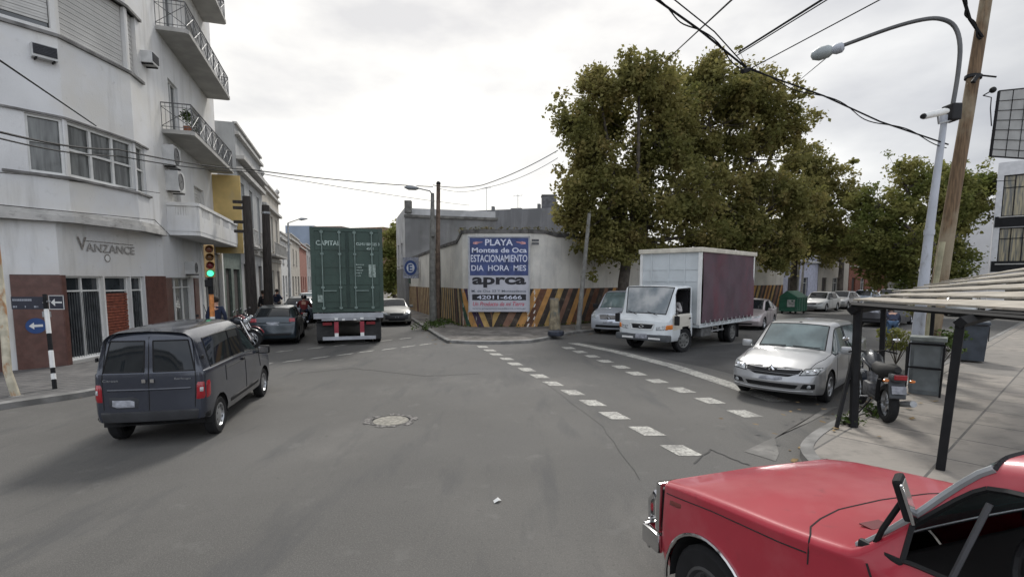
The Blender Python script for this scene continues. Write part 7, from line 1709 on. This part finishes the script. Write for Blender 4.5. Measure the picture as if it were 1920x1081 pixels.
# plants around the poles
def bush(loc, label, n, spread, h, m=None, seed=1, size=.10):
    r = random.Random(seed); e = empty('shrub', loc, 0, label, 'plant', None); q = MB()
    for k in range(n):
        a = r.uniform(0, 6.28); rr_ = spread * r.random() ** .5; x, y = rr_ * math.cos(a), rr_ * math.sin(a); hh = h * r.uniform(.5, 1)
        leafcloud(q, (x, y, hh), .13, 12, size, r)
    q.build('leaves', m or leaf_g, e, fixn=False)
    s = MB()
    for k in range(9): a = r.uniform(0, 6.28); s.tube([(0, 0, 0), (spread * .5 * math.cos(a), spread * .5 * math.sin(a), h * .5), (spread * .8 * math.cos(a), spread * .8 * math.sin(a), h * .9)], [.014, .010, .005], 4)
    s.build('stems', bark, e); return e
bush(G(1775, 700, .12) + Vector((.2, .5, 0)), 'green shrub behind the grey cabinet at the foot of the wooden pole', 46, .5, 1.0, seed=2)
bush(G(1712, 690, .12) + Vector((0, .6, 0)), 'yellow green bushy plant left of the grey cabinet', 40, .42, .95, leaf_y, 3)
bush(G(1752, 640, .12) + Vector((-2.0, -2.6, 0)) + Vector((0, .8, 0)), 'leafy sapling beside the lamp post under the plank roof', 46, .42, 1.75, leaf_y, 4)
bush(G(1585, 800, .12) + Vector((.15, .15, -.02)), 'tuft of grass at the foot of the thin slanting post', 9, .16, .10, leaf_g, 5, .07)
bush(G(1640, 778, .12) + Vector((.0, .0, -.02)), 'tuft of weeds beside the motorcycle wheel', 9, .18, .16, leaf_g, 6, .08)
# mesh panel on its post at the right edge
hp = empty('mesh_panel', (14.9, 14.6, .12), 0, 'tall grey mesh panel high up at the right edge of the view', 'panel')
c4 = [D(1873, 172, 14.0), D(1990, 160, 14.9), D(1975, 300, 14.9), D(1857, 292, 14.0)]
L4 = [rel(v, hp) for v in c4]; N4 = (L4[1] - L4[0]).cross(L4[3] - L4[0]).normalized() * .03
q_ = MB(); q_.add([v + N4 for v in L4] + [v - N4 for v in L4], [(0, 1, 2, 3), (7, 6, 5, 4), (0, 4, 5, 1), (1, 5, 6, 2), (2, 6, 7, 3), (3, 7, 4, 0)]); q_.build('mesh', mat('grey_mesh', (.30, .30, .29), .9, var=.12, scale=1.5), hp)
q_ = MB(); [q_.tube([L4[i], L4[(i + 1) % 4]], .035, 5) for i in range(4)]; [q_.tube([L4[0].lerp(L4[1], t) + N4 * sgn_, L4[3].lerp(L4[2], t) + N4 * sgn_], .010, 4) for t in (.2, .4, .6, .8) for sgn_ in (1.3, -1.3)]; [q_.tube([L4[0].lerp(L4[3], t) + N4 * sgn_, L4[1].lerp(L4[2], t) + N4 * sgn_], .008, 4) for t in (.15, .3, .45, .6, .75, .9) for sgn_ in (1.3, -1.3)]
q_.build('frame', black_m, hp); q_ = MB(); q_.tube([(0, 0, 0), (0, 0, 7.9)], .09, 8); q_.build('post', metal_g, hp)

# ------------------------------------------------------------------ red pickup fittings (local: x forward, y left)
hw = .81
# grille surround, headlamps, bumper
q_ = MB(); xg = .56
for (y, z, w, h) in ((0, .93, 1.60, .03), (0, .60, 1.60, .03), (-.79, .765, .03, .36), (.79, .765, .03, .36)): q_.rbox((xg + .0, y, z), (.05, w, h), .01)
q_.build('grille_surround', chrome, red, smooth=30)
q_ = MB(); q_.box((xg - .015, 0, .75), (.03, 1.55, .28)); q_.build('grille', trimb, red)
q_ = MB(); [q_.box((xg + .008, 0, .64 + k * .045), (.02, 1.04, .012)) for k in range(6)]; q_.build('grille_bar', chrome, red)
for s in (1, -1):
    q_ = MB(); q_.lathe([(0, .0), (.09, -.01), (.10, -.03)], (xg + .03, s * .66, .76), 'X', 18); q_.build('headlight', lamp_w, red, smooth=True)
    q_ = MB(); q_.lathe([(.10, -.03), (.125, .0), (.12, .01)], (xg + .02, s * .66, .76), 'X', 18); q_.build('headlight_ring', chrome, red, smooth=True)
patch(red, 'side_marker', rb2, 'y', [(.44, .83), (.28, .86), (.28, .90), (.44, .875)], mat('marker_faded', (.16, .035, .03), .4), .008, 4)
q_ = MB(); q_.rbox((.72, 0, .50), (.06, 1.62, .16), .02); [q_.rbox((.62, s * .80, .50), (.22, .05, .14), .02) for s in (1, -1)]; q_.build('bumper', chrome, red, smooth=40)
for s in (1, -1):
    q_ = MB(); q_.tube([(.70, s * .70, .54), (.79, s * .70, .56), (.80, s * .70, .70), (.74, s * .70, .78), (.66, s * .70, .74)], .026, 8); q_.rbox((.765, s * .70, .46), (.03, .09, .24), .01); q_.build('bumper_guard', chrome, red, smooth=True)
    q_ = MB(); q_.rbox((.76, s * .58, .44), (.02, .12, .10), .008); q_.build('bumper_rubber', trimb, red)
# panel lines: bonnet edge along the wing, cowl line, door
seams(red, rb2, [('y', 1, [(.47, .90), (.0, .98), (-.52, 1.045), (-.69, 1.075)]), ('y', -1, [(.47, .90), (.0, .98), (-.52, 1.045), (-.69, 1.075)])], .004, dark_m)
seams(red, rb2, [('z', 1, [(-.70, .80), (-.68, .77), (-.60, .68), (-.54, .55), (-.48, .35), (-.46, 0), (-.48, -.35), (-.54, -.55), (-.60, -.68), (-.68, -.77), (-.70, -.80)])], .005, dark_m, 'bonnet_gap')
seams(red, rb2, [('y', 1, [(-1.02, .40), (-1.02, 1.12), (-.98, 1.18)]), ('y', 1, [(-2.0, .40), (-2.02, 1.12)])], .006, dark_m)
if False: seams(red, rb2, [('z', 1, [(.49, s * y), (-.47 - (.12 if y > .5 else .0), s * y * 1.03)]) for s in (1, -1) for y in (.26, .56)], .024, redp, 'bonnet_ridge', -.019)
if False: seams(red, rb2, [('y', s, [(.48, .80), (-.2, .88), (-.9, .96), (-2.1, 1.0)]) for s in (1, -1)], .022, redp, 'side_crease', -.016)
for s in (1, -1):
    q_ = MB(); n_ = 24; xw_ = 0.0
    pts_ = [(xw_ + .425 * math.cos(R(a)), s * .812, .36 + .425 * math.sin(R(a))) for a in range(-6, 187, 8)]; q_.tube(pts_, .012, 6); q_.build('arch_trim', chrome, red, smooth=True)
# windscreen frame and glass, wipers
import itertools
K5 = 5; fi = None
def rsurf(x, y): h = rb2.ray_cast(Vector((x, y, 6)), Vector((0, 0, -1))); return h[0]
nmr = None
# bright frame round the windscreen, following the opening of the body grid
for s in (1, -1):
    q_ = MB(); q_.tube([Vector((v.x, v.y * s, v.z + .006)) for v in [rp[i][31] for i in range(35, 46)]], .016, 7); q_.build('windscreen_frame', metal_g, red, smooth=True)
q_ = MB(); q_.tube([Vector((v.x, v.y * s, v.z + .008)) for s, rng in ((1, range(31, 46)), (-1, range(44, 30, -1))) for v in [rp[35][j] for j in rng]], .013, 6); q_.build('windscreen_frame', metal_g, red, smooth=True)
each('wiper', black_m, red, [lambda q, a=a: q.tube([rsurf(-.85, a[0]) + Z * .02, rsurf(-.96, a[1]) + Z * .03], .010, 5) for a in ((.46, .05), (-.10, -.52))])
q_ = MB(); p_ = rsurf(-.74, .42); q_.box(p_ + Z * .004, (.07, .13, .006)); q_.build('cowl_vent', mat('vent_dark_red', (.12, .01, .015), .6), red)
# mirror on its arm and black aerial rod
mp0 = Vector((-.97, .735, 1.25)); q_ = MB(); q_.tube([mp0, mp0 + Vector((-.05, .03, .10)), mp0 + Vector((-.11, .02, .24))], .012, 6); q_.build('mirror_arm', black_m, red)
q_ = MB(); q_.rbox(mp0 + Vector((-.12, .02, .27)), (.035, .12, .17), .014, rz=R(30), ry=R(18)); o_ = q_.build('wing_mirror', black_m, red)
q_ = MB(); q_.rbox(mp0 + Vector((-.142, .025, .262)), (.012, .11, .16), .004, rz=R(30), ry=R(18)); q_.build('mirror_glass', chrome, o_)
q_ = MB(); q_.rbox(mp0 + Vector((-.04, .01, -.02)), (.20, .035, .055), .015); q_.build('mirror_foot', trimb, red)
# inside: dashboard, seat, steering wheel, quarter light bar
q_ = MB(); q_.rbox((-1.10, 0, 1.08), (.34, 1.44, .18), .04); q_.build('dashboard', mat('dash_dark', (.02, .018, .018), .7), red)
q_ = MB(); q_.rbox((-1.85, 0, .72), (.5, 1.4, .18), .05); q_.rbox((-2.08, 0, 1.05), (.16, 1.4, .55), .05, ry=R(-8)); q_.build('bench_seat', mat('bench_vinyl', (.09, .03, .02), .6), red)
q_ = MB(); q_.tube([(-1.38 + .06 * math.sin(R(a)), .36 + .19 * math.cos(R(a)), 1.22 + .18 * math.sin(R(a))) for a in range(0, 361, 15)], .014, 6); q_.tube([(-1.38, .36, 1.22), (-1.12, .36, 1.1)], .02, 6); q_.build('steering_wheel', trimb, red)
q_ = MB(); q_.tube([(-1.27, .745, 1.25), (-1.33, .665, 1.58)], .012, 5); q_.build('quarter_light_bar', mat('bar_grey', (.06, .06, .065), .5), red)
q_ = MB(); [q_.rbox((-2.17, 0, 1.19), (.04, 1.3, .05), .01)]; q_.build('cab_rear_rail', trimb, red)
q_ = MB(); q_.rbox((-3.0, 0, .62), (1.5, 1.5, .05), .01); q_.build('load_floor', trimb, red)
